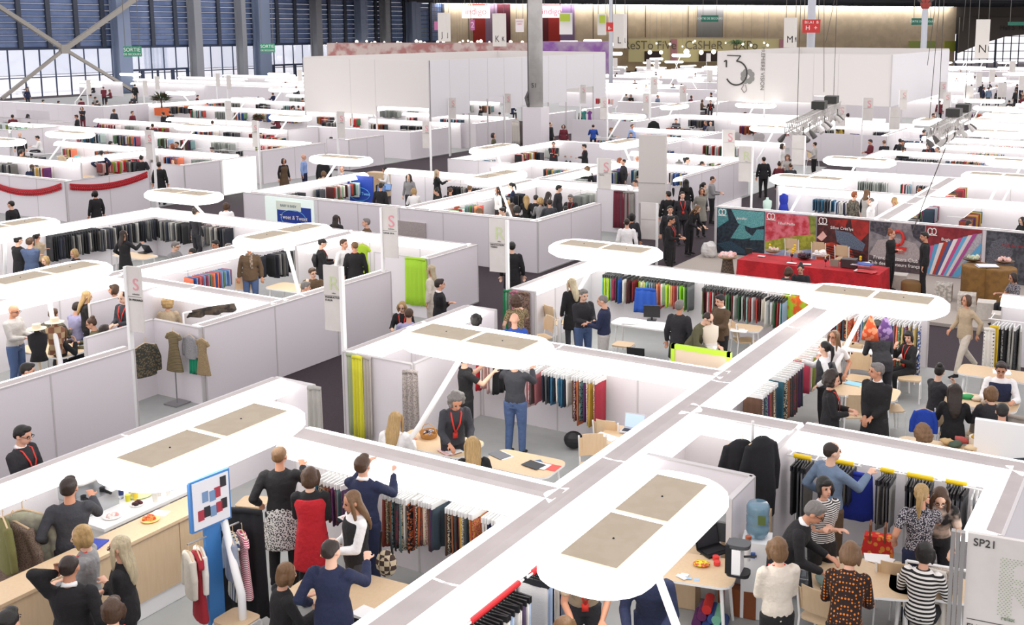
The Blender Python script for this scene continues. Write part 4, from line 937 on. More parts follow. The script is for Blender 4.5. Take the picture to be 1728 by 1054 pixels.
o = STUFF.obj('fabric_sample_rows', [mat(c, .85) for c in STUFFC], smooth=True); tag(o, 'the many farther hanging fabric samples in the background booths', 'fabric samples', kind='stuff')
# ---- hanging garments and drapes
def garment_mesh(kind):
    q = MB(); f = .05
    if kind == 'jacket':
        q.loft([(0, 0, 0), (0, 0, -.05), (0, 0, -.3), (0, 0, -.62)], [(.06, .04), (.2, .055), (.19, .06), (.21, .07)], 14, xdir=(1, 0, 0))
        for s in (-1, 1): q.loft([(s * .17, 0, -.06), (s * .26, .01, -.3), (s * .27, .02, -.56)], [(.06, .05), (.055, .045), (.05, .04)], 10)
    elif kind == 'dress':
        q.loft([(0, 0, 0), (0, 0, -.05), (0, 0, -.35), (0, 0, -.6), (0, 0, -.95)], [(.06, .04), (.17, .05), (.14, .06), (.19, .07), (.26, .09)], 16, xdir=(1, 0, 0))
        for s in (-1, 1): q.loft([(s * .14, 0, -.06), (s * .22, .01, -.18)], [(.05, .045), (.05, .04)], 10)
    elif kind == 'coat':
        q.loft([(0, 0, .03), (0, 0, -.06), (0, 0, -.4), (0, 0, -.75), (0, 0, -1.05)], [(.08, .05), (.2, .09), (.2, .12), (.23, .14), (.22, .13)], 14, xdir=(1, 0, 0))
        for s in (-1, 1): q.loft([(s * .17, 0, -.08), (s * .25, .02, -.4), (s * .24, .02, -.72)], [(.07, .06), (.065, .06), (.055, .05)], 10)
    return remesh(q, 'cloth', .016, 3, deci=.5)
GM = {}
def hanger(r, z=0):
    mb = MB(); mb.loft([(-.19, 0, z - .05), (-.05, 0, z + .005), (0, 0, z + .02), (.05, 0, z + .005), (.19, 0, z - .05)], .01, 6); mb.loft([(0, 0, z + .02), (0, 0, z + .09), (.02, 0, z + .12), (.04, 0, z + .1)], .005, 5); mb.obj('hanger', M_WOOD, r)
def garment(px, py, z, kind, col, rz, label, sc=1.0, m=None, pos=None):
    if kind not in GM: GM[kind] = garment_mesh(kind); GM[kind].materials.clear(); GM[kind].materials.append(None)
    v = Vector(pos) if pos else P(px, py, z); r = empty('hanging_' + kind, (v.x, v.y, z), R_(rz)); r.scale = (sc, sc, sc)
    q = mk('cloth', GM[kind], r); q.material_slots[0].link = 'OBJECT'; q.material_slots[0].material = m or cloth_(col); hanger(r)
    tag(r, label, {'jacket': 'jacket', 'dress': 'dress', 'coat': 'coat'}[kind]); return r
def cloth_(c, pat=None, c2='fff', s=20): return mat(c, .88, pat=pat, c2=c2, scale=s, bump=.3)
def drape(px, py, zt, w, ln, col, rz, label, m=None, folds=3, seed=1, cat='scarf', amp=.03, pos=None):
    v = Vector(pos) if pos else P(px, py, zt); mb = cloth_sheet(ln, w, .03, folds, amp, seed, 1.12)
    mb.loft([(-w / 2 * .95, 0, 0), (0, 0, .015), (w / 2 * .95, 0, 0)], [.035] * 3, 8)
    o = mb.obj('draped_' + cat, m or cloth_(col), None, (v.x, v.y, zt), R_(rz), smooth=True); return tag(o, label, cat)
remesh_needed = True
# knit dresses beside the S pylon
Yk = g(13.35) - .1
garment(244, 580, 1.28, 'jacket', 0, 80, 'dark floral jacket hanging at the corner below the S pylon', m=cloth_('3a3a34', 'print', '6b6048', 30))
garment(276, 566, 1.42, 'dress', 0, 5, 'striped olive knit dress on a stand left of the green top', m=cloth_('8d7c58', 'stripes', '5f5540', 9), sc=.8, pos=(P(276, 566, 1.4).x, Yk - .12, 0))
garment(300, 572, 1.36, 'jacket', 0, 0, 'grey marl jacket over a green top on the white wall', m=cloth_('8b8a8c', 'noise', 'a09fa0', 60), sc=.72, pos=(P(300, 572, 1.36).x, Yk, 0))
drape(303, 618, 1.05, .22, .42, '1f8f6a', 0, 'emerald green knit top hanging under the grey marl jacket', pos=(P(303, 572, 1.36).x, Yk + .02, 0), cat='blouse')
garment(330, 575, 1.34, 'dress', 0, 0, 'tan buttoned knit dress right of the emerald top', m=cloth_('a48f6c', 'noise', '8f7a58', 50), sc=.72, pos=(P(330, 575, 1.34).x, Yk, 0))
mb = MB(); mb.cyl((0, 0, 0), (0, 0, 1.0), .012, 8); mb.box((0, 0, .01), (.34, .34, .02)); o = mb.obj('garment_stand', M_METAL, None, (P(276, 566, 1.4).x, Yk - .12, .03)); tag(o, 'thin metal stand with square base under the striped knit dress', 'stand')
drape(360, 520, 1.52, .9, .12, '2c2622', 70, 'dark coats hung over a rail in the closet right of the knit dresses', m=cloth_('2c2622', 'noise', '51463a', 8), cat='coat_heap', amp=.08)
v = P(360, 520, 1.52); mb = MB(); mb.cyl((-.6, 0, 1.5), (.6, 0, 1.5), .02, 8); [mb.cyl((s, 0, 0), (s, 0, 1.5), .02, 8) for s in (-.6, .6)]; o = mb.obj('coat_rail', M_FRAME, None, (v.x, v.y, .03), R_(70)); tag(o, 'white rail under the heaped dark coats in the closet', 'rail')
# scarves on booth ends
for px, w, c, nm in ((592, .22, 'a9b48e', 'sage green'), (606, .13, 'b5aea2', 'grey'), (611, .2, 'd9d43c', 'bright yellow'), (627, .2, 'b8b0a8', 'light grey')):
    drape(px, 600, 1.5, w, 1.42, c, 2, '%s long scarf hanging over the closet wall end%s' % (nm, ', left of yellow' if px == 606 else ''), folds=3, seed=px, pos=(P(px, 600, 1.5).x, g(13.5) - (.15 if nm == 'bright yellow' else .09), 0), cat='scarf')
drape(692, 628, 1.48, .26, 1.35, '9c948e', 20, 'patterned grey dress scarf with pink rosette on the closet corner', m=cloth_('a59c96', 'print', '837a78', 40), cat='scarf', seed=5)
mb = MB(); mb.ell((0, 0, 0), (.04, .03, .05), 10, 6); v = P(700, 640, 1.32); o = mb.obj('rosette', cloth_('e050a8'), None, tuple(v)); tag(o, 'small bright pink rosette pinned to the grey dress scarf', 'rosette')
drape(530, 655, 1.5, .22, 1.2, 'a9a6a0', 20, 'grey scarf over the short wall end next to the dark aisle', cat='scarf', seed=9)
drape(701, 437, 1.48, .62, 1.15, 'a8d63a', 2, 'wide lime green scarf on the white wall', folds=5, seed=3, cat='scarf', pos=(P(701, 437, 1.48).x, g(20.2) - .08, 0))
for px, c, nm, pt in ((852, '1f7a4a', 'dark green', None), (866, 'c2788a', 'pink patterned', '8d5a66'), (884, '8a7060', 'brown patterned', '5d4840')):
    drape(px, 495, 1.46, .3, 1.25, c, 2, '%s cloth hanging on the end wall below the R pylon' % nm, m=cloth_(c, 'print' if pt else None, pt or 'fff', 30), cat='cloth', seed=px, pos=(P(px, 495, 1.46).x, g(18.65) - .09, 0))
for px, c, nm in ((1016, '6b2433', 'dark red'), (1027, '3f3a40', 'black striped'), (1037, '8f8a84', 'grey')):
    drape(px, 332, 1.46, .42, 1.25, c, 2, '%s knitted cloth under the S pylon at the dark aisle' % nm, m=cloth_(c, 'vstripes' if px == 1027 else None, '7a2a38', 6), cat='cloth', seed=px, pos=(P(px, 332, 1.46).x, g(32.2) - .09, 0))
for px, c, nm in ((870, 'd8d2c8', 'cream'), (877, '6d6660', 'dark taupe')): drape(px, 205, 1.5, .5, 1.4, c, 0, '%s curtain cloth left of the column base' % nm, cat='cloth', seed=px)
for px, c, nm in ((1571, 'cfcac0', 'beige plain'), (1592, 'bcb0a2', 'beige patterned')):
    v = P(px, 962, 1.0); drape(0, 0, .98, .34, .95, c, 8, '%s scarf draped over the chair by the SP21 pylon' % nm, m=cloth_(c, 'print' if px > 1580 else None, '9c8f84', 60), cat='scarf', seed=px, pos=(v.x, v.y, 0), amp=.04, folds=4)
mb = MB(); v = P(1582, 960, 1.0)
for s in (-.34, .34): mb.cyl((s, 0, 0), (s, 0, 1.0), .015, 8)
mb.cyl((-.34, 0, 1.0), (.34, 0, 1.0), .018, 8)
o = mb.obj('scarf_rack', M_FRAME, None, (v.x, v.y + .02, .03), R_(8)); tag(o, 'low white rack carrying the two beige scarves', 'rack')
drape(1690, 700, .86, .9, .6, 'a39a90', 0, 'grey pleated cloth covering the front of the right table', folds=9, cat='cloth', seed=4)
# orange & purple shawls, leaf print, blue cloth, yellow scarf
for px, c, c2, nm in ((1469, 'd0532a', 'e8906a', 'orange'), (1494, '5d3f78', '9a80ac', 'purple')):
    q = MB(); q.loft([(0, 0, .18), (0, 0, .12), (0, 0, -.1), (0, 0, -.28)], [(.012, .012), (.04, .025), (.13, .055), (.16, .05)], 12, xdir=(1, 0, 0)); v = P(px, 548, 1.72)
    o = q.obj('hanging_shawl', cloth_(c, 'print', c2, 12), None, tuple(v), R_(10), smooth=True); tag(o, '%s rosette shawl hung from the lamp edge above the white table' % nm, 'shawl')
    q = MB(); q.cyl((0, 0, .16), (0, 0, LZ - .1 - v.z), .004, 4); q.obj('string', M_WHITE, o)
drape(1353, 500, 1.32, .85, .95, 'a8d030', 2, 'lime, orange and blue leaf print cloth at the right end of the lime samples wall', m=cloth_('a8d030', 'noise', 'e2602a', 5), folds=2, cat='cloth', pos=(P(1353, 500, 1.3).x, g(22.1) - .35, 0), seed=8)
drape(1440, 800, 1.18, .5, .62, '2438a0', 10, 'royal blue fabric sample held out by the person in blue grey', folds=1, cat='sample', amp=.02)
drape(1686, 548, 1.35, .16, 1.1, 'd8b82c', 0, 'yellow scarf at the left end of the right-edge rail', cat='scarf', seed=2, pos=(P(1681, 548, 1.35).x, P(1681, 548, 1.35).y - .2, 0))
drape(1675, 560, 1.35, .2, 1.2, 'c8c4bc', 0, 'black and white dotted scarf left of the yellow scarf', m=cloth_('d8d4cc', 'dots', '1a1a1c', 14), cat='scarf', seed=3, pos=(P(1673, 552, 1.35).x, P(1673, 552, 1.35).y - .2, 0))
drape(1018, 535, 1.05, .5, .55, '2a56b0', 10, 'blue cloth hanging low behind the grey haired person in the lime booth', cat='cloth', seed=6, pos=(P(1030, 520, 1.0).x, g(22.1) - .5, 0))
# black coats above the water cooler
garment(1252, 745, 1.72, 'coat', '17171a', 20, 'left black coat hanging over the closet wall')
garment(1285, 740, 1.80, 'coat', '1b1b1f', 55, 'right black coat hanging in the closet gap, sleeve to the floor')
v = P(1270, 730, 1.82); mb = MB(); mb.cyl((0, 0, 0), (0, 0, 1.95), .022, 8); mb.cyl((-.25, 0, 1.9), (.25, 0, 1.9), .015, 8); mb.cyl((0, 0, 0), (0, 0, .03), .2, 14); o = mb.obj('coat_stand', M_FRAME, None, (v.x, v.y, .03)); tag(o, 'white coat stand behind the two black coats', 'coat stand')
garment(1103, 205, 1.7, 'coat', '17171a', 30, 'large black leather coat hanging in the booth right of the column', sc=1.25)
garment(577, 295, 1.5, 'jacket', '24349c', 20, 'royal blue garment held by the grey suited person', sc=1.0)
garment(560, 300, 1.25, 'jacket', '33507c', 10, 'denim blue garment left of the royal blue one', sc=.95)
for px, c, nm in ((981, 'a8cfc4', 'mint'), (986, '3f8f86', 'teal'), (995, '7a3f8a', 'purple')): garment(px, 187, 1.5, 'dress', c, 80, '%s garment on the far aisle wall right of the column' % nm)
for px, c, nm in ((104, 'cbb89a', 'beige'), (131, '8fd0d4', 'turquoise trimmed')): garment(px, 262, 1.5, 'jacket', c, 0, '%s coat on display in the booth behind the garland' % nm, sc=1.15)
garment(545, 275, 1.45, 'coat', '1d1d1f', 10, 'black coats bunched on a rack behind the balding person', sc=1.2)
garment(612, 412, 1.42, 'dress', 'b5d838', 5, 'lime bow dress hanging behind the grey haired person above the R pylon')
garment(20, 880, 1.40, 'jacket', 0, 15, 'heather brown knit jacket at the left edge', m=cloth_('7c6a5c', 'print', '5d4c42', 90), sc=1.2); garment(38, 862, 1.5, 'jacket', 0, 40, 'grey green cardigan with shawl collar at the left edge', m=cloth_('8f8c80', 'noise', 'a9a890', 8), sc=1.25)
garment(5, 875, 1.5, 'jacket', '6f6d3e', -20, 'olive jacket behind the brown knit at the left edge')
drape(35, 985, .95, .5, .4, 'cc6a2c', 30, 'orange checked bag hanging below the knit jackets', m=cloth_('c9682c', 'check', '8a5a34', 9), cat='bag', amp=.06)
# mannequins
def mannequin(px, py, z, label, m, skirt=None, hat=None, sc=1.0):
    v = P(px, py, z); r = empty('mannequin', (v.x, v.y, .02), YAW + .3); h = z; r.scale = (sc, sc, 1)
    q = MB(); q.loft([(0, 0, h), (0, 0, h - .07), (0, 0, h - .12), (0, 0, h - .3), (0, 0, h - .45), (0, 0, h - .62)], [(.045, .045), (.05, .05), (.17, .08), (.165, .105), (.12, .09), (.16, .12)], 16, xdir=(1, 0, 0)); q.obj('torso', m, r, smooth=True)
    q = MB(); q.loft([(0, 0, h - .60), (0, 0, h - .62), (0, 0, .02)], [.02, .02, .02], 8); q.cyl((0, 0, 0), (0, 0, .025), .17, 16); q.obj('stand', M_WOOD, r)
    if skirt: q = MB(); q.loft([(0, 0, h - .42), (0, 0, h - .62), (0, 0, h - .9)], [(.135, .105), (.185, .145), (.2, .16)], 18, xdir=(1, 0, 0)); q.obj('skirt', skirt, r, smooth=True)
    if hat:
        q = MB(); q.loft([(0, 0, h + .0), (0, 0, h + .005), (0, 0, h + .02), (0, 0, h + .09), (0, 0, h + .10)], [.17, .175, .08, .075, .03], 18); q.obj('straw_hat', mat('e8dcc0', .8), r)
    return tag(r, label, 'mannequin')
mannequin(1199, 543, 1.48, 'cream mannequin in a crumpled silver skirt', mat('e4d8c4', .6), mat('d8d2c8', .28, metal=.6, bump=.5))
mannequin(62, 556, 1.42, 'mannequin in black with a straw hat', cloth_('1d1c1e'), hat=1); mannequin(92, 545, 1.42, 'mannequin in plaid shirt with a straw hat', cloth_('b49a76', 'check', '8a5a44', 9), hat=1)
mannequin(1231, 272, 1.45, 'mannequin in white tunic beside the tall R pylon', cloth_('e2ddd4'), cloth_('8a8076')); mannequin(1323, 325, 1.35, 'mannequin in royal blue dress above the red fabric poster', cloth_('2434a0'), cloth_('2434a0')); mannequin(1295, 334, 1.2, 'mannequin in pale mint top above the posters', cloth_('cfe6da'))
mannequin(1146, 270, 1.4, 'mannequin in grey top behind the phoning person', cloth_('8a8884'))
# ---- coffee counter
xf, y0_, y1_ = -10.52, 6.2, 9.3
r = empty('coffee_counter', ((xf - .22), (y0_ + y1_) / 2, .03)); L = y1_ - y0_
mb = MB(); mb.box((0, 0, 1.02), (.46, L, .04)); mb.obj('counter_top', M_WOOD, r)
for k in range(4):
    mb = MB(); mb.box((.19, -L / 2 + L * (k + .5) / 4, .61), (.03, L / 4 - .012, .78)); mb.obj('front_panel', M_WOOD, r)
mb = MB(); mb.box((.17, 0, .11), (.03, L, .22)); mb.obj('plinth', M_WHITE, r)
mb = MB(); mb.box((0, L / 2 - .02, .5), (.44, .04, 1.0)); mb.box((0, -L / 2 + .02, .5), (.44, .04, 1.0)); mb.obj('side_panel', M_WOOD, r)
tag(r, 'long light wood coffee counter with white plinth at the lower left', 'counter')
r = empty('worktop', (-11.9, 9.05, .03)); mb = MB(); mb.box((0, 0, .86), (1.05, 1.9, .04)); mb.obj('top', M_WHITE, r)
for y in (-.85, .85): mb = MB(); mb.box((0, y, .42), (.95, .04, .84)); mb.obj('support', M_WHITE, r)
tag(r, 'lower white worktop behind the coffee counter cluttered with dishes', 'worktop')
def at(px, py, z, name, label, cat, rz=0, group=None): v = P(px, py, z); o = empty(name, (v.x, v.y, z), R_(rz)); return tag(o, label, cat, group)
WT = .91
r = at(128, 850, WT, 'espresso_machine', 'silver two group espresso machine on the worktop', 'espresso machine', 92)
r.location.x += .28; mb = MB(); mb.box((0, 0, .1), (.55, .42, .2)); mb.box((0, .12, .3), (.55, .2, .22)); mb.obj('body', mat('b9bbbd', .3, metal=.6), r)
mb = MB(); mb.plate(rrect(.5, .34, .08), .42, .44); mb.obj('cup_tray', mat('e8e6e2', .4), r)
for s in (-.14, .14): mb = MB(); mb.cyl((s, -.1, .22), (s, -.24, .2), .018, 8); mb.cyl((s, -.08, .2), (s, -.08, .25), .035, 12); mb.obj('portafilter', M_BLACK, r)
r = at(204, 840, WT, 'water_bottle', 'clear water bottle with dark blue label on the worktop', 'bottle')
mb = MB(); mb.loft([(0, 0, 0), (0, 0, .2), (0, 0, .25), (0, 0, .29)], [.038, .038, .015, .014], 14); mb.obj('bottle_body', mat('dfe8ee', .1, trans=.6), r, smooth=True); mb = MB(); mb.cyl((0, 0, .05), (0, 0, .12), .0395, 14); mb.obj('label_band', mat('2b3a78', .5), r); mb = MB(); mb.cyl((0, 0, .29), (0, 0, .31), .016, 10); mb.obj('cap', mat('2b3a78', .5), r)
def dish(px, py, z, rad, label, fill=None, cat='plate', rim='f4f2ee', group=None):
    r = at(px, py, z, cat, label, cat, 0, group); mb = MB(); mb.loft([(0, 0, 0), (0, 0, .008), (0, 0, .02)], [rad * .7, rad * .9, rad], 20); mb.obj('dish', mat(rim, .4), r)
    if fill: mb = MB(); [mb.ell((rad * .6 * random.uniform(-1, 1) * .8, rad * .6 * random.uniform(-1, 1) * .8, .03), random.uniform(.018, .035), 7, 5) for _ in range(12)]; mb.obj('food', mat(fill[0], .7, pat='noise', c2=fill[1], scale=20), r)
dish(254, 878, 1.07, .11, 'pizza on a wooden plate on the coffee counter', ('c2401c', 'e0a050'), rim='e8c87a'); dish(237, 836, WT, .15, 'pale green oval plate among the clutter on the worktop', rim='dbe6a0')
dish(246, 824, WT, .1, 'plate of bread behind the green plate', ('c8925a', 'e0b880')); dish(232, 852, WT, .09, 'plate with a dark red package on the worktop', ('5a1f22', '2a1a1c')); dish(190, 872, WT, .12, 'tray with pink food and papers on the worktop', ('e0a8a0', 'f0ece6'))
for i, (px, py, c) in enumerate(((216, 845, 'd8d23c'), (222, 838, 'e8e6e2'), (268, 836, 'e0dcd0'), (290, 826, 'b8d0e0'), (276, 828, 'f0f0ee'), (262, 846, 'e8e4da'), (298, 822, '6ab04a'), (229, 842, 'f2d040'), (285, 836, 'f0eee8'), (308, 818, '3a78c0'))):
    r = at(px, py, WT, 'cup', '%s cup or jar among the dishes on the worktop, %s' % (cname(c), ['front left', 'left', 'middle', 'right', 'centre right', 'front', 'far right', 'left of the green plate', 'front right', 'farthest right'][i]), 'cup', group='cups and jars on the worktop')
    mb = MB(); mb.loft([(0, 0, 0), (0, 0, .09 + .02 * (i % 3))], [.03, .038], 12); mb.obj('cup_body', mat(c, .4), r)
r = at(155, 918, 1.07, 'folder', 'blue folder on the near end of the coffee counter', 'folder', 20); mb = MB(); mb.box((0, 0, .01), (.3, .22, .02)); mb.obj('cover', mat('3448a8', .5), r)
r = at(270, 866, 1.07, 'napkin', 'white paper sheet behind the pizza', 'paper', 20); mb = MB(); mb.box((0, 0, .003), (.2, .15, .006)); mb.obj('sheet', M_WHITE, r)
r = at(60, 830, .95, 'white_cabinet', 'small white cabinet behind the knit jackets', 'cabinet', 10); r.location.z = .03; mb = MB(); mb.box((0, 0, .45), (.5, .5, .9)); mb.obj('body', M_WHITE, r)
# dress rail with poster board
v = P(358, 905, 1.3); rb = empty('display_stand', (v.x, v.y, .03), R_(84))
mb = MB(); mb.box((0, 0, .85), (.20, .05, 1.7)); mb.obj('post', mat('3f7fc0', .5), rb)
mb = MB(); mb.box((-.02, -.02, 1.72), (.52, .05, .6)); mb.obj('board_frame', mat('4a86c8', .5), rb)
mb = MB(); mb.box((-.02, -.05, 1.72), (.47, .012, .55)); mb.obj('poster', mat('eef0f4', .5), rb)
mb = MB()
for i, (x, z) in enumerate(((-.18, 1.6), (-.08, 1.62), (.02, 1.6), (.12, 1.62), (.2, 1.64), (.02, 1.78), (.1, 1.8), (.2, 1.9), (-.1, 1.8))): mb.box((x * .8 - .02, -.06, z), (.075, .008, .12), i % 3)
mb.obj('photo_prints', [mat('b03a4a', .6), mat('2c2c34', .6), mat('7a9ac0', .6)], rb)
for s in (-1, 1): mb = MB(); mb.cyl((s * .1, -.03, 1.32), (s * .34, -.03, 1.32), .012, 8); mb.obj('arm', M_METAL, rb)
mb = MB(); mb.box((0, 0, .02), (.6, .45, .03)); mb.obj('base', M_WHITE, rb); tag(rb, 'blue display stand with photo board beside the coffee counter', 'display stand')
for i, (dx, kind, c, pt, c2, nm) in enumerate(((-.34, 'jacket', 'cfc8ba', None, '', 'cream'), (-.27, 'dress', 'a02632', None, '', 'dark red'), (-.20, 'jacket', 'e6e2da', None, '', 'white'), (.16, 'jacket', '8f98a8', None, '', 'grey blue'), (.24, 'dress', 'd8d8c8', 'vstripes', '3a4a6a', 'yellow and navy printed'), (.33, 'dress', 'b8385a', 'stripes', 'f0e0e0', 'pink and white striped'))):
    p = Vector((v.x, v.y, 0)) + Matrix.Rotation(R_(84), 3, 'Z') @ Vector((dx, -.05 - .05 * (i % 2), 0))
    garment(0, 0, 1.26, kind, c, 84 + 70, 'small %s child garment on the blue display stand' % nm, sc=.82, m=cloth_(c, pt, c2 or 'fff', 12 if nm.startswith('pink') else 5), pos=tuple(p))
# dark drapes and bag in the front scarf booth
v = P(405, 862, 1.45); drape(0, 0, 1.45, .55, 1.3, '1a1a1e', 20, 'black garments hanging behind the lamp pole in the scarf booth', cat='garment', pos=(v.x, v.y, 0), seed=12, folds=4)
r = at(437, 915, .05, 'handbag', 'dark handbag with red front on the floor behind the grey skirt', 'bag', 15); mb = MB(); mb.box((0, 0, .13), (.42, .2, .26), taper=.85); mb.obj('bag_body', M_BLACK, r); mb = MB(); mb.box((0, -.1, .12), (.36, .03, .18)); mb.obj('front_pocket', mat('8c2030', .7), r)
# ---- things on and around the tables
def box_on(px, py, z, d, c, name, label, cat, rz=0, part='body', m=None, taper=1):
    r = at(px, py, z, name, label, cat, rz); mb = MB(); mb.box((0, 0, d[2] / 2), d, taper=taper); mb.obj(part, m or mat(c, .5), r); return r
def laptop(px, py, z, rz, label, scr='5a7fb8', body='c8c8ca', opn=105):
    r = at(px, py, z, 'laptop', label, 'laptop', rz)
    mb = MB(); mb.box((0, 0, .01), (.34, .24, .018)); mb.obj('base', mat(body, .35, metal=.4), r); mb = MB(); mb.box((0, -.0, .021), (.29, .12, .003)); mb.obj('keyboard', M_BLACK, r)
    a = R_(opn - 90); q = MB(); q.box((0, 0, .12), (.34, .014, .24)); ld = q.obj('lid', mat(body, .35, metal=.4), r, (0, .12, .01)); ld.rotation_euler = (-a, 0, 0)
    q = MB(); q.box((0, -.009, .12), (.31, .004, .20)); q.obj('screen', mat(scr, .3, emit=.5), ld)
laptop(1066, 728, .75, 8, 'open silver laptop with blue screen on the light wood table', 'a8bce0'); laptop(1076, 605, .95, 190, 'black laptop lid seen over the middle wall', '20242c', '1c1e20', 95)
laptop(1205, 930, .77, 60, 'black laptop on the candy bag table', '18181c', '1c1c1e'); laptop(245, 426, .75, 0, 'closed looking black laptop on the small table of the grey samples booth', '222226', '262628', 60)
laptop(640, 325, 1.05, 10, 'left laptop on the light wood desk', '3a5f90', '55585c'); laptop(650, 322, 1.05, 0, 'right laptop on the light wood desk', '5f7fae', '6a6c70')
r = box_on(640, 330, .03, (.9, .45, 1.0), 0, 'wood_desk', 'tall light wood desk with laptops beside the blue poster', 'desk', m=M_WOOD, part='desk_body')
r = at(1100, 540, .74, 'monitor', 'black monitor on the white table of the lime booth', 'monitor', 20); mb = MB(); mb.box((0, 0, .2), (.36, .04, .26)); mb.obj('screen_case', M_BLACK, r); mb = MB(); mb.box((0, 0, .01), (.2, .16, .02)); mb.cyl((0, 0, .02), (0, 0, .1), .02, 8); mb.obj('foot', M_BLACK, r)
r = at(724, 737, .74, 'woven_basket', 'round woven basket of small dark samples on the light wood table', 'basket'); mb = MB(); mb.loft([(0, 0, 0), (0, 0, .09)], [.12, .15], 18, caps=False); mb.loft([(0, 0, 0), (0, 0, .01)], [.12, .12], 18); mb.obj('bowl', mat('c8985c', .8, pat='stripes', c2='a8743c', scale=60), r); mb = MB()
for k in range(14): mb.box((random.uniform(-.08, .08), random.uniform(-.08, .08), .08), (.06, .02, .02), rz=random.uniform(0, 3))
mb.obj('contents', mat('4a3a48', .7, pat='noise', c2='d8d0d0', scale=30), r)
mb = MB(); mb.loft([(-.14, 0, .09), (-.1, 0, .18), (0, 0, .22), (.1, 0, .18), (.14, 0, .09)], .008, 6); mb.obj('handle', mat('c8985c', .8), r)
def papers(px, py, z, c, label, n=3, d=(.3, .21), pat=None, c2='fff'):
    r = at(px, py, z, 'paper_sheets', label, 'papers', random.uniform(-20, 20))
    for k in range(n): mb = MB(); mb.box((random.uniform(-.05, .05), random.uniform(-.04, .04), .003 + k * .006), (d[0], d[1], .005), rz=random.uniform(-.4, .4)); mb.obj('sheet', mat(c[k % len(c)], .6, pat=pat, c2=c2, scale=40), r)
for a in ((760, 762, .74, ('f0ece8', 'e8b8b4', 'f0c8c4'), 'pink and white papers on the light wood table', 4), (775, 755, .74, ('f4f2ee', '2c4a5c'), 'papers with a dark blue card by the black shirted blonde', 3), (846, 770, .74, ('f0f0ee', '6a6c70'), 'black and white leaflet left of the striped brochures', 2),
          (905, 785, .74, ('3f5f80', 'e0e8ee', '2a2c30'), 'blue striped brochures on the light wood table', 3), (928, 790, .74, ('d85048',), 'red brochure at the end of the light wood table', 1), (1022, 738, .74, ('f0f0ee',), 'white note left of the silver laptop', 2),
          (620, 1032, .74, ('f2f2f0',), 'white sheet under the hand of the navy fleece person', 1), (1062, 545, .74, ('f4f4f2',), 'stack of white papers in the lime booth', 4), (1248, 558, .74, ('f4f2ee',), 'white papers on the small table right of the brown blazer', 3), (1510, 583, .74, ('f4f2ee', 'e8e0e4'), 'white papers in front of the black fringe person', 4),
          (1444, 648, .74, ('e8e0a0', '8ac0d8'), 'coloured leaflets at the bent lamp pole', 2), (1690, 628, .9, ('f4f4f4',), 'white sheet read by the person in navy vest', 2), (1150, 972, .76, ('f2f4f6',), 'white business cards beside the candy bag', 4, (.09, .06)), (1485, 945, .74, ('f4f2ee',), 'open notebook at the dotted dress table', 2),
          (1432, 1008, .74, ('e8e4e0', 'c03040'), 'red and white magazine at the dotted dress table', 2), (1170, 975, .76, ('a8c8e8',), 'small blue box of cards beside the candy bag', 2, (.07, .05)), (135, 300, .75, ('e8dfcc',), 'papers on the garland booth table', 3), (600, 880, 1.12, ('f4f2f0', 'f0ece8', 'e8b0a8'), 'stack of papers clutched by the long haired person', 9)):
    papers(*a)
# printer, coffee machine, water cooler, cabinet, suitcase
r = at(1228, 905, .76, 'printer', 'dark grey printer behind the coffee machine', 'printer', 12); mb = MB(); mb.box((0, 0, .13), (.42, .36, .24)); mb.obj('case', mat('3c3e40', .5), r); mb = MB(); mb.box((0, 0, .26), (.4, .34, .03)); mb.obj('scanner_lid', mat('8d8f8e', .4), r)
box_on(1212, 925, .03, (.75, .7, .70), 0, 'low_cabinet', 'wooden cabinet carrying the printer', 'cabinet', 10, 'cabinet_body', M_WOOD)
r = box_on(1258, 975, .03, (.55, .5, .88), 0, 'low_cabinet', 'wooden cabinet under the white coffee machine', 'cabinet', 10, 'cabinet_body', M_WOOD)
r = box_on(1146, 1010, .03, (.5, .4, .62), 0, 'low_cabinet', 'wooden cabinet right of the navy sweater person', 'cabinet', 10, 'cabinet_body', M_WOOD)
r = at(1246, 968, .91, 'coffee_machine', 'white and black capsule coffee machine', 'coffee machine', 8)
mb = MB(); mb.plate(rrect(.26, .2, .06), 0, .04); mb.obj('drip_tray', M_BLACK, r); mb = MB(); mb.box((-.09, 0, .2), (.09, .19, .34)); mb.obj('back_body', M_BLACK, r); mb = MB(); mb.box((-.01, 0, .18), (.10, .2, .30)); mb.obj('shell', M_WHITE, r)
mb = MB(); mb.plate(rrect(.26, .2, .07), .34, .38); mb.obj('head', mat('4a4c4e', .4), r); mb = MB(); mb.cyl((.06, 0, .22), (.2, 0, .25), .014, 8); mb.obj('lever', M_BLACK, r)
v = P(1278, 905, 1.0); r = empty('water_cooler', (v.x, v.y, .03), R_(15)); mb = MB(); mb.box((0, 0, .48), (.34, .34, .96)); mb.obj('cabinet_body', M_WHITE, r)
mb = MB(); mb.loft([(0, 0, .96), (0, 0, 1.0), (0, 0, 1.06), (0, 0, 1.12), (0, 0, 1.14), (0, 0, 1.16), (0, 0, 1.24), (0, 0, 1.26), (0, 0, 1.28), (0, 0, 1.36), (0, 0, 1.40)], [.05, .12, .138, .138, .128, .138, .138, .128, .138, .138, .115], 22); mb.obj('water_bottle', mat('8fb4c8', .08, trans=.55), r, smooth=True)
mb = MB(); mb.box((.06, -.136, 1.24), (.09, .012, .11)); mb.obj('bottle_label', mat('5a6a34', .6), r); mb = MB(); mb.box((-.03, -.18, .82), (.05, .05, .06)); mb.obj('tap', mat('3a5a9a', .5), r); tag(r, 'white water cooler with blue bottle beside the closet wall', 'water cooler')
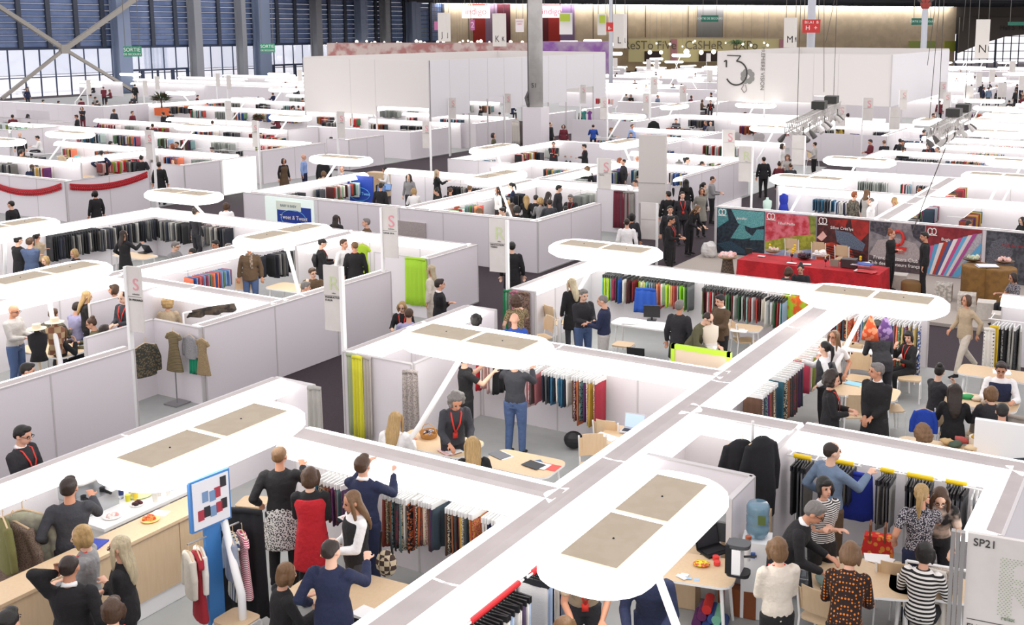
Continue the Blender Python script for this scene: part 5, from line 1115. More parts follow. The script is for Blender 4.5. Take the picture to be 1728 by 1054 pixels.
r = at(1262, 945, .91, 'cup_stack', 'stack of brown paper cups beside the coffee machine', 'cups'); mb = MB(); mb.loft([(0, 0, 0), (0, 0, .26)], [.03, .035], 12); mb.obj('sleeve', mat('e8e8e6', .3), r); mb = MB(); mb.loft([(0, 0, .2), (0, 0, .3)], [.033, .036], 12); mb.obj('cup', mat('a0563a', .6), r)
r = box_on(1245, 1035, .03, (.46, .14, .34), '8a4a24', 'briefcase', 'brown leather briefcase standing on the floor', 'briefcase', 8, m=mat('8a4a24', .5, bump=.1)); mb = MB(); mb.loft([(-.08, 0, .34), (-.06, 0, .38), (.06, 0, .38), (.08, 0, .34)], .01, 6); mb.obj('handle', mat('6a3518', .5), r)
r = at(1188, 1000, .03, 'waste_bin', 'white waste bin under the candy bag table', 'bin'); mb = MB(); mb.loft([(0, 0, 0), (0, 0, .34)], [.14, .18], 18, caps=False); mb.loft([(0, 0, 0), (0, 0, .01)], [.14, .14], 18); mb.obj('bucket', M_WHITE, r)
for i, (dx, dy, dz, c) in enumerate(((0, 0, 0, '5a2a5c'), (.13, 0, 0, '2c3f78'), (.26, 0, 0, '8fc4a8'), (.06, .02, .1, '6a2a5a'), (.19, .02, .1, '2f4a88'), (.12, .02, .2, 'c8302c'), (.24, .03, .1, '7ab89c'), (.32, .0, 0, '33487a'))):
    v = P(1178, 1040, .1); mb = MB(); mb.cyl((0, -.15, 0), (0, .15, 0), .058, 14); o = mb.obj('fabric_roll', cloth_(c), None, (v.x + dx, v.y + dy, .09 + dz), R_(15)); tag(o, '%s rolled cloth in the pile by the waste bin, %s' % (cname(c), ['bottom left', 'bottom second', 'bottom third', 'middle left', 'centre', 'on top', 'middle right', 'bottom right'][i]), 'fabric roll', 'rolled cloths by the bin')
r = at(1183, 953, .77, 'candy_bag', 'open yellow candy bag on the side table', 'candy bag', 20); mb = MB(); mb.ell((0, 0, .02), (.11, .07, .03), 12, 8, noise=.15); mb.obj('bag_body', mat('e8d82c', .4, pat='noise', c2='c8502c', scale=25), r)
for i, (px, py) in enumerate(((1208, 943), (1210, 952))): r = at(px, py, .77, 'candy_tin', 'red round tin %s the candy bag' % ('behind' if i == 0 else 'right of'), 'tin'); mb = MB(); mb.cyl((0, 0, 0), (0, 0, .04), .04, 14); mb.obj('tin_body', mat('e03a34', .5), r)
mb = MB(); v0 = P(1195, 935, .77)
for k in range(3): mb.loft([v0 + Vector((.02 * k + .12 * math.sin(t * 1.3 + k), .1 * math.cos(t + k) + .03 * t, .01)) for t in range(0, 8)], .005, 5)
o = mb.obj('power_cable', M_BLACK); tag(o, 'tangled black cables behind the candy bag', 'cable')
r = at(968, 755, .05, 'shoulder_bag', 'black bag on the floor under the long printed samples', 'bag', 20); mb = MB(); mb.ell((0, 0, .14), (.17, .13, .15), 12, 8); mb.obj('bag_body', M_BLACK, r)
r = at(652, 950, .75, 'checked_bag', 'beige checked handbag carried beside the paper stack', 'bag', 20); mb = MB(); mb.ell((0, 0, 0), (.13, .08, .17), 14, 10); mb.obj('bag_body', cloth_('d8c8a8', 'check', '4a3a34', 16), r); mb = MB(); mb.loft([(-.08, 0, .12), (-.05, 0, .4), (.05, 0, .4), (.08, 0, .12)], .015, 6); mb.obj('strap', M_BLACK, r)
r = at(1480, 935, .5, 'red_tote_bag', 'red and orange printed bag with brown handles on a chair', 'bag', 10); mb = MB(); mb.box((0, 0, .13), (.4, .18, .26), taper=.8); mb.obj('bag_body', cloth_('d8302a', 'print', 'e8903a', 16), r)
for s in (-.09, .09): mb = MB(); mb.loft([(s, -.08, .2), (s, -.06, .4), (s, .04, .42), (s, .08, .22)], .013, 6); mb.obj('handle', mat('7a4a28', .5), r)
r = at(1408, 985, .75, 'grey_cloth_heap', 'sage grey folded cloth beside the dotted dress', 'cloth', 20); mb = MB(); mb.ell((0, 0, .05), (.22, .16, .08), 14, 8, noise=.08); mb.obj('folds', cloth_('7f9088'), r)
r = at(1408, 1003, .75, 'dotted_pouch', 'black and white dotted pouch on the lower right table', 'pouch', 10); mb = MB(); mb.ell((0, 0, .05), (.16, .1, .06), 14, 8); mb.obj('pouch_body', cloth_('141416', 'dots', 'f0f0ee', 28), r)
r = at(1348, 995, .05, 'wire_basket', 'wire basket with grey yarn below the black suited person', 'basket', 10)
mb = MB()
for z in (0, .12, .24, .36): mb.loft([(.22, -.17, z), (.22, .17, z), (-.22, .17, z), (-.22, -.17, z), (.22, -.17, z)], .008, 5)
for x in (-.22, -.11, 0, .11, .22): mb.cyl((x, -.17, 0), (x, -.17, .36), .005, 4); mb.cyl((x, .17, 0), (x, .17, .36), .005, 4)
mb.obj('wire', M_METAL, r); mb = MB(); [mb.ell((random.uniform(-.14, .14), random.uniform(-.1, .1), random.uniform(.1, .34)), .075, 8, 6) for _ in range(12)]; mb.obj('yarn', cloth_('7d8488'), r)
# lime framed board, poster on white stand, hat box, blue gilet
v = P(1183, 614, 1.3); r = empty('framed_board', (v.x, v.y, .03), 0); mb = MB(); mb.box((0, 0, .86), (1.02, .05, 1.35)); mb.obj('board', mat('dcc8b0', .6), r); mb = MB()
for x, z, w, h in ((0, 1.52, 1.1, .08), (-.52, .86, .07, 1.4), (.52, .86, .07, 1.4)): mb.box((x, -.01, z), (w, .07, h))
mb.obj('frame', mat('b4dc2c', .5), r); tag(r, 'board with lime green frame behind the middle wall', 'board')
v = P(1700, 760, .8); r = empty('poster_stand', (v.x, v.y, .03), R_(4)); mb = MB(); mb.box((0, 0, .6), (.95, .1, 1.2)); mb.obj('panel', M_WHITE, r)
mb = MB(); mb.add([(-.3, -.056, .2), (.35, -.056, .2), (.35, -.056, .75), (-.05, -.056, .65), (-.3, -.056, .4)], [(0, 1, 2, 3, 4)]); mb.obj('picture', mat('1f2730', .6, pat='noise', c2='38424c', scale=9), r); tag(r, 'white stand with a dark garment picture at the right edge', 'poster stand')
r = at(1652, 752, .73, 'hat_box', 'round cream box of gold beads with open lid', 'box'); mb = MB(); mb.cyl((0, 0, 0), (0, 0, .14), .15, 24); mb.obj('box_body', mat('e8dcc8', .6), r); mb = MB(); [mb.ell((random.uniform(-.1, .1), random.uniform(-.1, .1), .15), .022, 6, 5) for _ in range(40)]; mb.obj('beads', mat('b8902c', .3, metal=.6), r)
mb = MB(); mb.cyl((.1, .16, .12), (.12, .2, .42), .15, 24) if 0 else mb.loft([(.15, .06, .24), (.19, .09, .25)], [.15, .15], 22); mb.obj('lid', mat('e8dcc8', .6), r)
garment(1560, 690, .95, 'jacket', '2448b0', 15, 'bright blue gilet hung over a chair back', sc=.72)
for i, (px, py, c) in enumerate(((1618, 668, 'e8e0d0'), (1632, 672, '3fa060'), (1650, 675, 'd8c8b0'), (1664, 680, 'b8a898'), (1608, 655, 'a8a098'), (1622, 745, 'b0504a'), (1600, 748, 'c8a878'), (1640, 758, 'e0c8a0'), (1612, 752, '4a5a4a'))):
    r = at(px, py, .74, 'folded_cloth', '%s crumpled cloth on the crowded right tables, %s' % (cname(c), ['leftmost', 'with green print', 'centre', 'right', 'rear left', 'front red', 'front left', 'front right', 'front dark'][i]), 'cloth', i * 30); mb = MB(); mb.ell((0, 0, .03), (.12, .08, .045), 10, 6, noise=.18); mb.obj('folds', cloth_(c), r, smooth=True)
for i, (px, py, c) in enumerate(((1432, 583, 'c8b090'), (1446, 586, 'b8a080'), (1460, 580, 'a89888'))): r = at(px, py, .74, 'folded_cloth', 'folded %s cloth at the left of the shawl table, %s' % (cname(c), ['left', 'middle', 'right'][i]), 'cloth'); mb = MB(); mb.box((0, 0, .03), (.22, .16, .06)); mb.obj('folds', cloth_(c), r)
r = box_on(1470, 668, .74, (.24, .12, .08), 'b89058', 'card_box', 'small cardboard box on the table behind the black coat', 'box', 8)
# ---- knitwear posters on the long wall
PY = g(30.55) - .05
def poster(px0, px1, paint, label):
    x0, x1 = P(px0, 352 + (px0 - 1205) * .083, WH).x, P(px1, 352 + (px1 - 1205) * .083, WH).x
    a = [P(p, 352 + (p - 1205) * .083, WH) for p in (px0, px1)]; w = x1 - x0
    r = empty('knitwear_poster', ((x0 + x1) / 2, PY, .05)); mb = MB(); mb.box((0, 0, .74), (w - .02, .03, 1.42)); mb.obj('board', paint[0], r)
    k = 0
    for kind, pts, m in paint[1]:
        k += 1; mb = MB(); y = -.018 - .0015 * k
        mb.add([((u - .5) * (w - .03), y, .04 + vv * 1.4) for u, vv in pts], [tuple(range(len(pts)))]); mb.obj(kind, m, r)
    tag(r, label, 'poster', 'knitwear posters'); return r, w
NZ = lambda a, b, s=8: mat(a, .7, pat='noise', c2=b, scale=s)
def loops(r, x, z, s, m):
    mb = MB()
    for dx in (-.5, .5): mb.loft([((x + dx * s * .55 + s * .3 * math.sin(t) * (1 if dx > 0 else -1)), -.03, z + s * .5 * (1 - math.cos(t)) * .9 - s * .2) for t in [k * 2 * PI / 12 for k in range(13)]], s * .07, 6)
    mb.cyl((x - s * .7, -.03, z - s * .3), (x + s * .7, -.03, z - s * .3), s * .06, 6); mb.obj('loop_logo', m, r)
WHT = mat('f4f0ec', .6)
r, w = poster(1205, 1287, (NZ('16202c', '24343f', 12), [('leaf', [(0, .55), (.25, .75), (.2, 1), (0, 1)], NZ('5fa0a0', '3f7f86', 40)), ('leaf', [(.3, 1), (.45, .7), (.75, .62), (1, .7), (1, 1)], NZ('6fb0ac', '4a8a90', 40)), ('leaf', [(.3, .35), (.55, .8), (.62, .55), (.8, .42), (.55, .35)], NZ('6aa8a6', '3a7a80', 40)), ('leaf', [(.7, .35), (.85, .6), (1, .62), (1, .38)], NZ('5a9a9c', '34707a', 40)), ('leaf', [(0, .2), (.3, .3), (.6, .12), (.9, .2), (.6, .02), (.2, .05)], NZ('2f4f60', '1a2c3a', 40))]), 'leftmost poster with teal and navy leaf knit'); loops(r, -w * .38, 1.28, .2, WHT); writing('Jennifer', .11, WHT, r, (.05, -.03, 1.18), (PI / 2, 0, 0))
r, w = poster(1287.5, 1375, (NZ('a8b0c8', '8a94b4', 6), [('red_fabric', [(0, .35), (0, 1), (1, 1), (1, .62), (.45, .5)], NZ('b8303c', 'd8707c', 4)), ('lime_fabric', [(0, .35), (.45, .5), (1, .62), (1, .3), (.4, .22), (0, .18)], NZ('a8a83a', '8a8c2c', 8)), ('green_edge', [(.85, 1), (1, 1), (1, .6), (.9, .62)], NZ('6f7a34', '8a943c', 8))]), 'poster of folded red and lime fabric'); loops(r, -w * .38, 1.28, .2, WHT); writing('Filhol Maille', .11, WHT, r, (-.12, -.03, 1.14), (PI / 2, 0, 0))
r, w = poster(1375.5, 1465, (NZ('3a1a1c', '5a2422', 6), [('red_shape', [(0, .05), (0, .4), (.3, .48), (.7, .35), (.8, .0), (.1, 0)], NZ('a83020', 'c04828', 4)), ('red_shape', [(.65, 1), (.7, .72), (.85, .55), (1, .75), (1, 1)], NZ('b02c24', '8a2420', 5)), ('grey_fringe', [(.35, .75), (.65, .72), (.95, .5), (.9, .35), (.55, .4), (.4, .5)], NZ('6a7688', '4a566a', 40)), ('red_shape', [(.2, .95), (.6, 1), (.55, .8), (.3, .8)], NZ('a02a20', '6a1c1a', 5)), ('pale_shape', [(0, .55), (.12, .7), (.2, .6), (.1, .48)], NZ('e8b8ac', 'd89a90', 5))]), 'poster of dark red knit with grey fringe'); loops(r, -w * .38, 1.28, .2, WHT); writing("Sillon Créa'lys", .12, WHT, r, (-.02, -.03, 1.15), (PI / 2, 0, 0))
mb = MB()
for k in range(6): mb.beam((-w * .45 + .0, -.03, .62 - k * .07), (w * .45, -.03, .42 - k * .08), .012, .025)
mb.obj('black_strand', M_BLACK, r)
r, w = poster(1465.5, 1560, (NZ('8f8a8c', '6f6a70', 5), [('dark_knit', [(0, 1), (0, .8), (.3, .7), (.4, 1)], NZ('55525a', '3a383f', 12)), ('pale_knit', [(.0, .3), (.15, .62), (.5, .7), (.85, .62), (1, .35), (.8, .2), (.2, .2)], NZ('b5aaa8', '98908f', 60)), ('dark_band', [(0, 0), (0, .3), (.3, .22), (.7, .22), (1, .3), (1, 0)], NZ('5d4f52', '4a3e42', 8)), ('dark_knit', [(.75, 1), (.8, .75), (1, .6), (1, 1)], NZ('4a474f', '302e35', 12))]), 'grey knit poster with big red logo'); 
RD = mat('d0302a', .6); mb = MB(); mb.loft([(.04 + .16 * math.sin(t), -.05, 1.02 + .2 * math.cos(t)) for t in [R_(a) for a in range(-50, 290, 20)]] , .04, 8); mb.box((.06, -.05, .72), (.46, .03, .1)); mb.obj('red_logo', RD, r)
writing('MAILLE', .1, RD, r, (.08, -.05, .6), (PI / 2, 0, 0)); writing('French Knitters Club', .15, WHT, r, (.0, -.05, .4), (PI / 2, 0, 0)); writing('Club des tricoteurs français', .14, WHT, r, (.0, -.05, .24), (PI / 2, 0, 0))
fan = []; cols_ = ['c85a8a', '5aa0c8', 'e0d8d4', 'b03a28', '4a5a8a', 'e8e0dc', 'c04a80', '62a8d0', 'd8d0cc', 'a84a8a']
for k in range(10):
    u0, u1 = k / 10, (k + 1) / 10; fan.append(('stripe', [(.02 + u0 * .35, .03 + u0 * .1), (.02 + u1 * .35, .03 + u1 * .1), (.1 + u1 * .9, .55 + .38 * u1), (.1 + u0 * .9, .55 + .38 * u0)], NZ(cols_[k], cols_[k], 5)))
fan = [('stripe', [(.0 + k * .05, .02), (.05 + k * .05, .02), (.16 + k * .085, .62 + k * .035), (.08 + k * .085, .60 + k * .035)], NZ(cols_[k], cols_[k])) for k in range(10)]
r, w = poster(1560.5, 1657, (NZ('7a2028', '8f2a30', 5), [('pale_knit', [(0, 0), (0, .55), (1, .95), (1, 0)], NZ('b8b4b8', 'a09ca4', 30))] + fan + [('stripe', [(.5, .02), (.62, .02), (1, .55), (1, .75)], NZ('5aa0c8', '5aa0c8')), ('stripe', [(.66, .02), (.75, .02), (1, .3), (1, .45)], NZ('c85a8a', 'c85a8a'))]), 'maroon poster with a fan of pink, blue and white stripes'); loops(r, -w * .38, 1.25, .2, WHT); writing('Bugis', .12, WHT, r, (-.2, -.03, 1.1), (PI / 2, 0, 0))
r, w = poster(1663, 1760, (NZ('3c3c42', '55555c', 8), [('grey_knit', [(0, .3), (.1, .8), (.35, .9), (.5, .6), (.3, .2)], NZ('6a6a72', '4c4c54', 40)), ('dark_knit', [(.3, 1), (.6, .9), (1, .3), (1, 1)], NZ('2a2a30', '45454c', 20))]), 'rightmost dark grey ribbed knit poster'); writing('Club des tricoteurs', .1, mat('b03038', .6), r, (.1, -.05, 1.1), (PI / 2, 0, 0))
# ---- red table
a, b = P(1248, 440, .75), P(1480, 470, .75); yT = (a.y + b.y) / 2; LT = 3.9; xc = (P(1247, 452, .75).x + P(1484, 480, .75).x) / 2
yT = P(1360, 440, .82).y; xc = (P(1250, 435, .8).x + P(1482, 465, .8).x) / 2; LT = 0
r = empty('red_table', (xc, yT - .12, .05), R_(-1)); M_RED = mat('c01c26', .8, pat='noise', c2='a81620', scale=3, bump=.5)
LT = P(1482, 465, .8).x - P(1250, 435, .8).x
mb = MB(); n = 70; ring = []
ol = []
for k in range(n):
    t = k / n * 4; s_ = int(t); u = t - s_; c4 = [(-1, -1), (1, -1), (1, 1), (-1, 1), (-1, -1)]; x = c4[s_][0] * (1 - u) + c4[s_ + 1][0] * u; y = c4[s_][1] * (1 - u) + c4[s_ + 1][1] * u; ol.append((x * LT / 2, y * .55))
top = [(x, y, .75) for x, y in ol]; bot = [(x * (1.015 + .012 * math.sin(i * 2.1)), y * (1.08 + .06 * math.sin(i * 1.7)), .03) for i, (x, y) in enumerate(ol)]
mb.add(top + bot, [tuple(range(n))] + [(i, n + i, n + (i + 1) % n, (i + 1) % n) for i in range(n)]); mb.obj('tablecloth', M_RED, r, smooth=False)
mb = MB(); mb.box((0, 0, .73), (LT - .05, 1.0, .03)); mb.obj('table_top', M_WOOD, r); tag(r, 'long table under a bright red cloth in front of the knitwear posters', 'table')
ZT = .82
def bowl(px, py, rad, c, fill, label, z=ZT, n=14, fs=.05, cat='bowl'):
    r = at(px, py, z, cat, label, cat); mb = MB(); mb.loft([(0, 0, 0), (0, 0, .03), (0, 0, .07)], [rad * .5, rad * .85, rad], 18); mb.obj('bowl_body', mat(c, .6), r)
    mb = MB(); [mb.ell((random.uniform(-.6, .6) * rad, random.uniform(-.6, .6) * rad, .08 + random.uniform(0, .04)), fs * random.uniform(.6, 1), 8, 6, noise=.1) for _ in range(n)]; mb.obj('filling', cloth_(fill[0], 'noise', fill[1], 12), r)
bowl(1304, 426, .22, '8a6a4a', ('e8b8b8', 'c8d8c0'), 'bowl of pink and pale balls of yarn on the red table'); bowl(1357, 436, .2, '2a1c1a', ('3a2a30', '6a3a4a'), 'dark bowl on legs in the middle of the red table'); bowl(1383, 432, .2, 'e8e4de', ('f4f2ee', 'e0dcd8'), 'heap of white wool on the red table', fs=.08)
bowl(1228, 436, .3, '9a8a68', ('e8b0a8', 'f0e0dc'), 'big basket of pink and cream yarn left of the red table', z=.55, n=24, fs=.09, cat='basket'); mb = MB(); v = P(1228, 436, .55); mb.loft([(0, 0, 0), (0, 0, .46)], [.2, .14], 14); o = mb.obj('basket_pedestal', mat('4a4238', .8, pat='check', c2='6a5e4c', scale=20), None, (v.x, v.y, .08)); tag(o, 'dark woven pedestal under the big yarn basket', 'pedestal')
r = at(1197, 432, .1, 'plastic_bag', 'crumpled white plastic bag on the podium corner', 'bag'); mb = MB(); mb.ell((0, 0, .2), (.26, .22, .26), 14, 9, noise=.12); mb.obj('bag_body', mat('d8d6d2', .4), r)
for i, (px, py) in enumerate(((1338, 431), (1341, 424), (1299, 419), (1452, 440))):
    r = at(px, py, ZT, 'candle', 'yellow ball candle stack on the red table, %s' % ['left of the dark bowl', 'behind the dark bowl', 'leftmost', 'right of the box'][i], 'candle', group='yellow candles'); mb = MB(); [mb.ell((0, 0, .04 + .065 * k), .038, 10, 7) for k in range(3 if i < 2 else 2)]; mb.obj('balls', mat('e8c82c', .5), r)
for i, (px, py) in enumerate(((1336, 440), (1393, 449))):
    r = at(px, py, ZT, 'wine_glass', '%s dark wine glass on the red table' % ['left', 'right'][i], 'glass'); mb = MB(); mb.loft([(0, 0, 0), (0, 0, .008), (0, 0, .1), (0, 0, .12), (0, 0, .17), (0, 0, .2)], [.035, .006, .005, .025, .04, .034], 14); mb.obj('glass_body', mat('4a1420', .2), r, smooth=True)
box_on(1433, 450, ZT, (.4, .3, .22), '3a2c2c', 'storage_box', 'dark brown box on the red table', 'box', 4); r = box_on(1408, 449, ZT, (.22, .03, .18), '8a8474', 'photo_frame', 'photo frame standing on the red table', 'photo frame', 0)
r = box_on(1263, 427, ZT, (.2, .04, .14), '24221f', 'photo_frame', 'small dark frame at the left end of the red table', 'photo frame', 0)
papers(1455, 446, ZT + .1, ('f4f2f0', '3a5aa8', 'c02a34'), 'white, blue and red bags piled at the right end of the red table', 5, (.5, .34)); papers(1460, 458, ZT, ('c83a3c', 'e8d8d4'), 'red patterned cloth at the right front of the red table', 3, (.5, .3))
papers(1335, 443, ZT, ('f4f2ee',), 'white card in the middle of the red table', 1, (.26, .14)); papers(1359, 446, ZT, ('f0eeea',), 'white card right of the wine glass', 1, (.26, .14)); papers(1283, 432, ZT, ('f0e0dc',), 'white card at the left of the red table', 1, (.2, .14))
# cube stools and felt drums
for px, py, c, d, nm in ((1593, 478, 'a09a90', .42, 'grey printed cube stool behind the felt pouf'), (1518, 462, 'c9c3b8', .42, 'cream cube stool between the two people in black'), (1632, 495, 'b5ada0', .42, 'grey cube stool in front of the drum tables'), (1665, 508, 'd8d2c8', .42, 'white cube stool below the seated dotted top'), (1690, 528, 'd8d0c4', .42, 'pale cube stool at the right edge of the podium')):
    r = at(px, py, .5, 'cube_stool', nm, 'cube stool', 6, 'cube stools'); r.location.z = .08; mb = MB(); mb.box((0, 0, .21), (d, d, .42)); mb.obj('block', mat(c, .8, pat='noise', c2='d0cac0', scale=14), r)
r = at(1538, 474, .5, 'felt_pouf', 'brown felt pouf beside the black haired person', 'pouf'); r.location.z = .08; mb = MB(); mb.loft([(0, 0, 0), (0, 0, .03), (0, 0, .38), (0, 0, .42)], [.24, .26, .26, .22], 24); mb.obj('drum', mat('7a5a34', .9, bump=.3), r, smooth=True)
for px, py, rad, nm in ((1652, 449, .42, 'left'), (1687, 453, .42, 'right')):
    r = at(px, py, 1.0, 'felt_drum_table', '%s tall brown felt drum table' % nm, 'table'); r.location.z = .08; mb = MB(); mb.loft([(0, 0, 0), (0, 0, .03), (0, 0, .92), (0, 0, .95)], [rad, rad * 1.01, rad, rad * .96], 40); mb.obj('drum', mat('8a6636', .95, bump=.3, pat='noise', c2='7a5a30', scale=5), r)
bowl(1640, 440, .24, '5a4430', ('d8d4b8', 'a8b89a'), 'round basket of pale balls on the left felt drum', z=1.04, fs=.06, cat='basket'); bowl(1695, 444, .25, '5a4430', ('d8a498', 'e8c8bc'), 'round basket of pink yarn on the right felt drum', z=1.04, fs=.06, n=22, cat='basket')
papers(1667, 449, 1.04, ('e8e8e4', '4a68b0', 'f0eeea'), 'open magazine between the two baskets', 3, (.5, .34))
# ---- garlands
def garland(p0, p1, sag, label):
    p0, p1 = Vector(p0), Vector(p1); n = 46; r = empty('paper_garland', tuple(p0)); mb = MB(); pts = []
    for i in range(n + 1): u = i / n; p = (p1 - p0) * u; p.z -= sag * 4 * u * (1 - u); pts.append(p)
    d = (p1 - p0).normalized()
    for i in range(n):
        a, b = pts[i], pts[i + 1]; m = (a + b) / 2
        mb.beam(a, b, .02, .06); mb.beam(a - Vector((0, 0, .13)), b - Vector((0, 0, .13)), .02, .05); mb.beam(a, m - Vector((0, 0, .14)), .015, .025); mb.beam(m - Vector((0, 0, .14)), b, .015, .025); mb.beam(m - Vector((0, 0, .13)), m - Vector((0, 0, .21)), .02, .07)
    mb.obj('lace_paper', mat('c0202c', .7), r); tag(r, label, 'garland', 'red garlands')
garland((g(-40.2), g(24.5) - .07, 1.46), (g(-35.3), g(24.5) - .07, 1.42), .42, 'left swag of red lace paper garland'); garland((g(-35.1) + .07, g(24.6), 1.40), (g(-35.1) + .07, g(27.9), 1.46), .2, 'right swag of red lace paper garland')
# ---- blue posters, lit panel, display window
def wallbox(px, py, z, w, h, y, m, name, label, cat, t=.05, X=None):
    if X is None: p = P(px, py, z); r = empty(name, (p.x, y, 0))
    else: p = onX(px, X, z); r = empty(name, (X, p.y, 0), PI / 2)
    mb = MB(); mb.box((0, 0, z), (w, t, h)); mb.obj('panel', m, r); return tag(r, label, cat)
yB = g(25.7) - .06; M_NAVY = mat('1f3f9c', .5)
r = wallbox(508, 358, .93, 2.15, 1.1, yB, mat('e2efe8', .5, emit=.25), 'framed_poster', 'white framed blue poster on the long wall, lettered Tweet and Tweet', 'poster', .04)
mb = MB(); mb.box((.22, -.03, .82), (1.5, .01, .78)); mb.obj('blue_field', M_NAVY, r); mb = MB(); mb.box((.0, -.04, 1.22), (1.1, .01, .3)); mb.obj('white_field', mat('e8efe0', .6), r)
mb = MB(); mb.loft([(.2 + .55 * math.cos(t), -.045, .82 + .28 * math.sin(t)) for t in [k * 2 * PI / 24 for k in range(25)]], .012, 5); mb.obj('oval_line', mat('5aa8e0', .5), r); writing('Tweet & Tweet', .19, WHT, r, (.22, -.05, .84), (PI / 2, 0, 0)); writing('BABY & BABY', .12, mat('8a9a9c', .5), r, (.0, -.05, 1.22), (PI / 2, 0, 0))
p = P(612, 315, 1.0); r = wallbox(612, 323, .85, 1.5, 1.3, P(612, 323, .9).y, M_NAVY, 'blue_poster', 'deep blue poster panel behind the light wood desk', 'poster'); mb = MB(); mb.loft([(.1 + .5 * math.cos(t), -.045, .8 + .25 * math.sin(t)) for t in [k * 2 * PI / 24 for k in range(25)]], .012, 5); mb.obj('oval_line', mat('4a9ad8', .5), r); writing('Tweet & Tweet', .17, mat('7ab8e8', .5), r, (.1, -.05, .82), (PI / 2, 0, 0))
mb = MB(); mb.box((-.5, -.04, 1.32), (.4, .01, .25)); mb.obj('white_label', M_WHITE, r)
yy0, yy1 = onX(376, g(-35.1), 1).y, onX(430, g(-35.1), 1).y
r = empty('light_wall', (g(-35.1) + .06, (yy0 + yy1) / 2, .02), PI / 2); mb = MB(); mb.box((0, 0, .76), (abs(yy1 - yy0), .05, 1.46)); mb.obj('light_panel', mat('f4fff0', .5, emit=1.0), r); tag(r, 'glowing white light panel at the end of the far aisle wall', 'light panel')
r = wallbox(722, 385, 0, .1, .1, 0, M_WHITE, 'x', 'x', 'x') if 0 else None
r = wallbox(712, 392, .7, 1.15, .85, g(25.7) - .05, mat('b9afab', .7, pat='noise', c2='a69c99', scale=60), 'speckled_panel', 'grey speckled fabric panel on the long wall', 'panel')
r = wallbox(237, 208, .82, 4.4, 1.25, g(38.9) - .08, mat('dfe8e4', .4), 'display_window', 'display window with samples in the far long wall', 'display window')
for i in range(14): x = -2 + i * .3; mb = MB(); mb.box((x, -.06, 1.1 if i % 3 else .6), (.16, .05, .5)); mb.obj('sample', mat(['2f4438', '55585c', '8a9288', '20262c', '7a8a3a', 'c8ccc8'][i % 6], .7), r)
for px, py, c, nm in ((1417, 228, 'c8a83a', 'yellow'), (1442, 236, '7a5aa8', 'purple')): r = at(px, py, 1.2, 'wall_sample', '%s sample on the booth side wall under the truss' % nm, 'sample'); r.location.z = 0; mb = MB(); mb.box((0, 0, 1.15), (.5, .06, .75)); mb.obj('cloth', cloth_(c, 'noise', '2a2a2c', 4), r)
# counter with flowers print, plants
r = at(915, 286, .95, 'flowery_counter', 'white counter with a pink flowery print near the column', 'counter', 3); r.location.z = .02; mb = MB(); mb.box((0, 0, .47), (4.2, .7, .95)); mb.obj('counter_body', M_WHITE, r); mb = MB(); mb.box((.3, -.36, .6), (1.4, .02, .45)); mb.obj('flower_print', mat('e8dcc0', .6, pat='noise', c2='d88a94', scale=5), r)
def plant(px, py, z, rad, h, label, pot, palm=False):
    r = at(px, py, z, 'potted_plant', label, 'plant'); r.location.z = 0 if z < 3 else z - 1.0; zz = z if z < 3 else 1.0
    if pot: mb = MB(); mb.box((0, 0, zz - .25), (.9, .5, .5)) if pot == 'o' else mb.cyl((0, 0, 0), (0, 0, zz - .2), .2, 12); mb.obj('pot', mat('d8622c' if pot == 'o' else '6a6258', .6), r)
    mb = MB(); mb.cyl((0, 0, 0), (0, 0, zz + h * .4), .05, 8); mb.obj('stem', mat('6a4a34', .8), r); mb = MB()
    for k in range(150 if not palm else 60):
        a = random.uniform(0, 2 * PI); e = random.uniform(-.1, 1.1); L = rad * random.uniform(.6, 1); d = Vector((math.cos(a) * math.cos(e), math.sin(a) * math.cos(e), math.sin(e) * (.9 if not palm else .5)))
        p0 = Vector((0, 0, zz + h * .35)) + d * L * (.3 if not palm else .05); p1 = Vector((0, 0, zz + h * .35)) + d * L; s_ = d.cross(Vector((0, 0, 1))).normalized() * (.05 if not palm else .07); md_ = (p0 + p1) / 2 + Vector((0, 0, .06 if not palm else .2))
        if palm: p1.z -= .25
        mb.add([p0, md_ + s_, p1, md_ - s_, md_ + Vector((0, 0, .03))], [(0, 1, 4), (1, 2, 4), (2, 3, 4), (3, 0, 4)])
    mb.obj('leaves', mat('33502c', .7, pat='noise', c2='5a3a2c' if not palm else '4a6a34', scale=3), r)
plant(273, 182, 1.75, .95, 1.3, 'dark flower bouquet in an orange planter on the far left booth', 'o'); plant(1243, 84, 4.6, 1.7, 1.6, 'green palm rising behind the clover walls', None, True); plant(436, 212, 1.5, .5, .9, 'bare branches in a vase in the far booth by the hanging walls', 'v')
# clover pictures on the pale wall
for px, py, nm in ((1243, 235, 'left upper'), (1252, 245, 'left lower'), (1355, 240, 'right')):
    p = P(px, py, .9); r = empty('clover_picture', (P(px, py, .9).x, g(55.5) - .06, 0), 0); mb = MB(); q = MB()
    for k in range(4): a_ = R_(45 + 90 * k); mb.ell((.2 * math.cos(a_), 0, 1.0 + .2 * math.sin(a_)), (.2, .015, .2), 12, 6)
    mb.obj('leaf_shape', mat('b3aeac', .7), r); tag(r, '%s grey clover picture on the pale wall' % nm, 'picture', 'clover pictures')
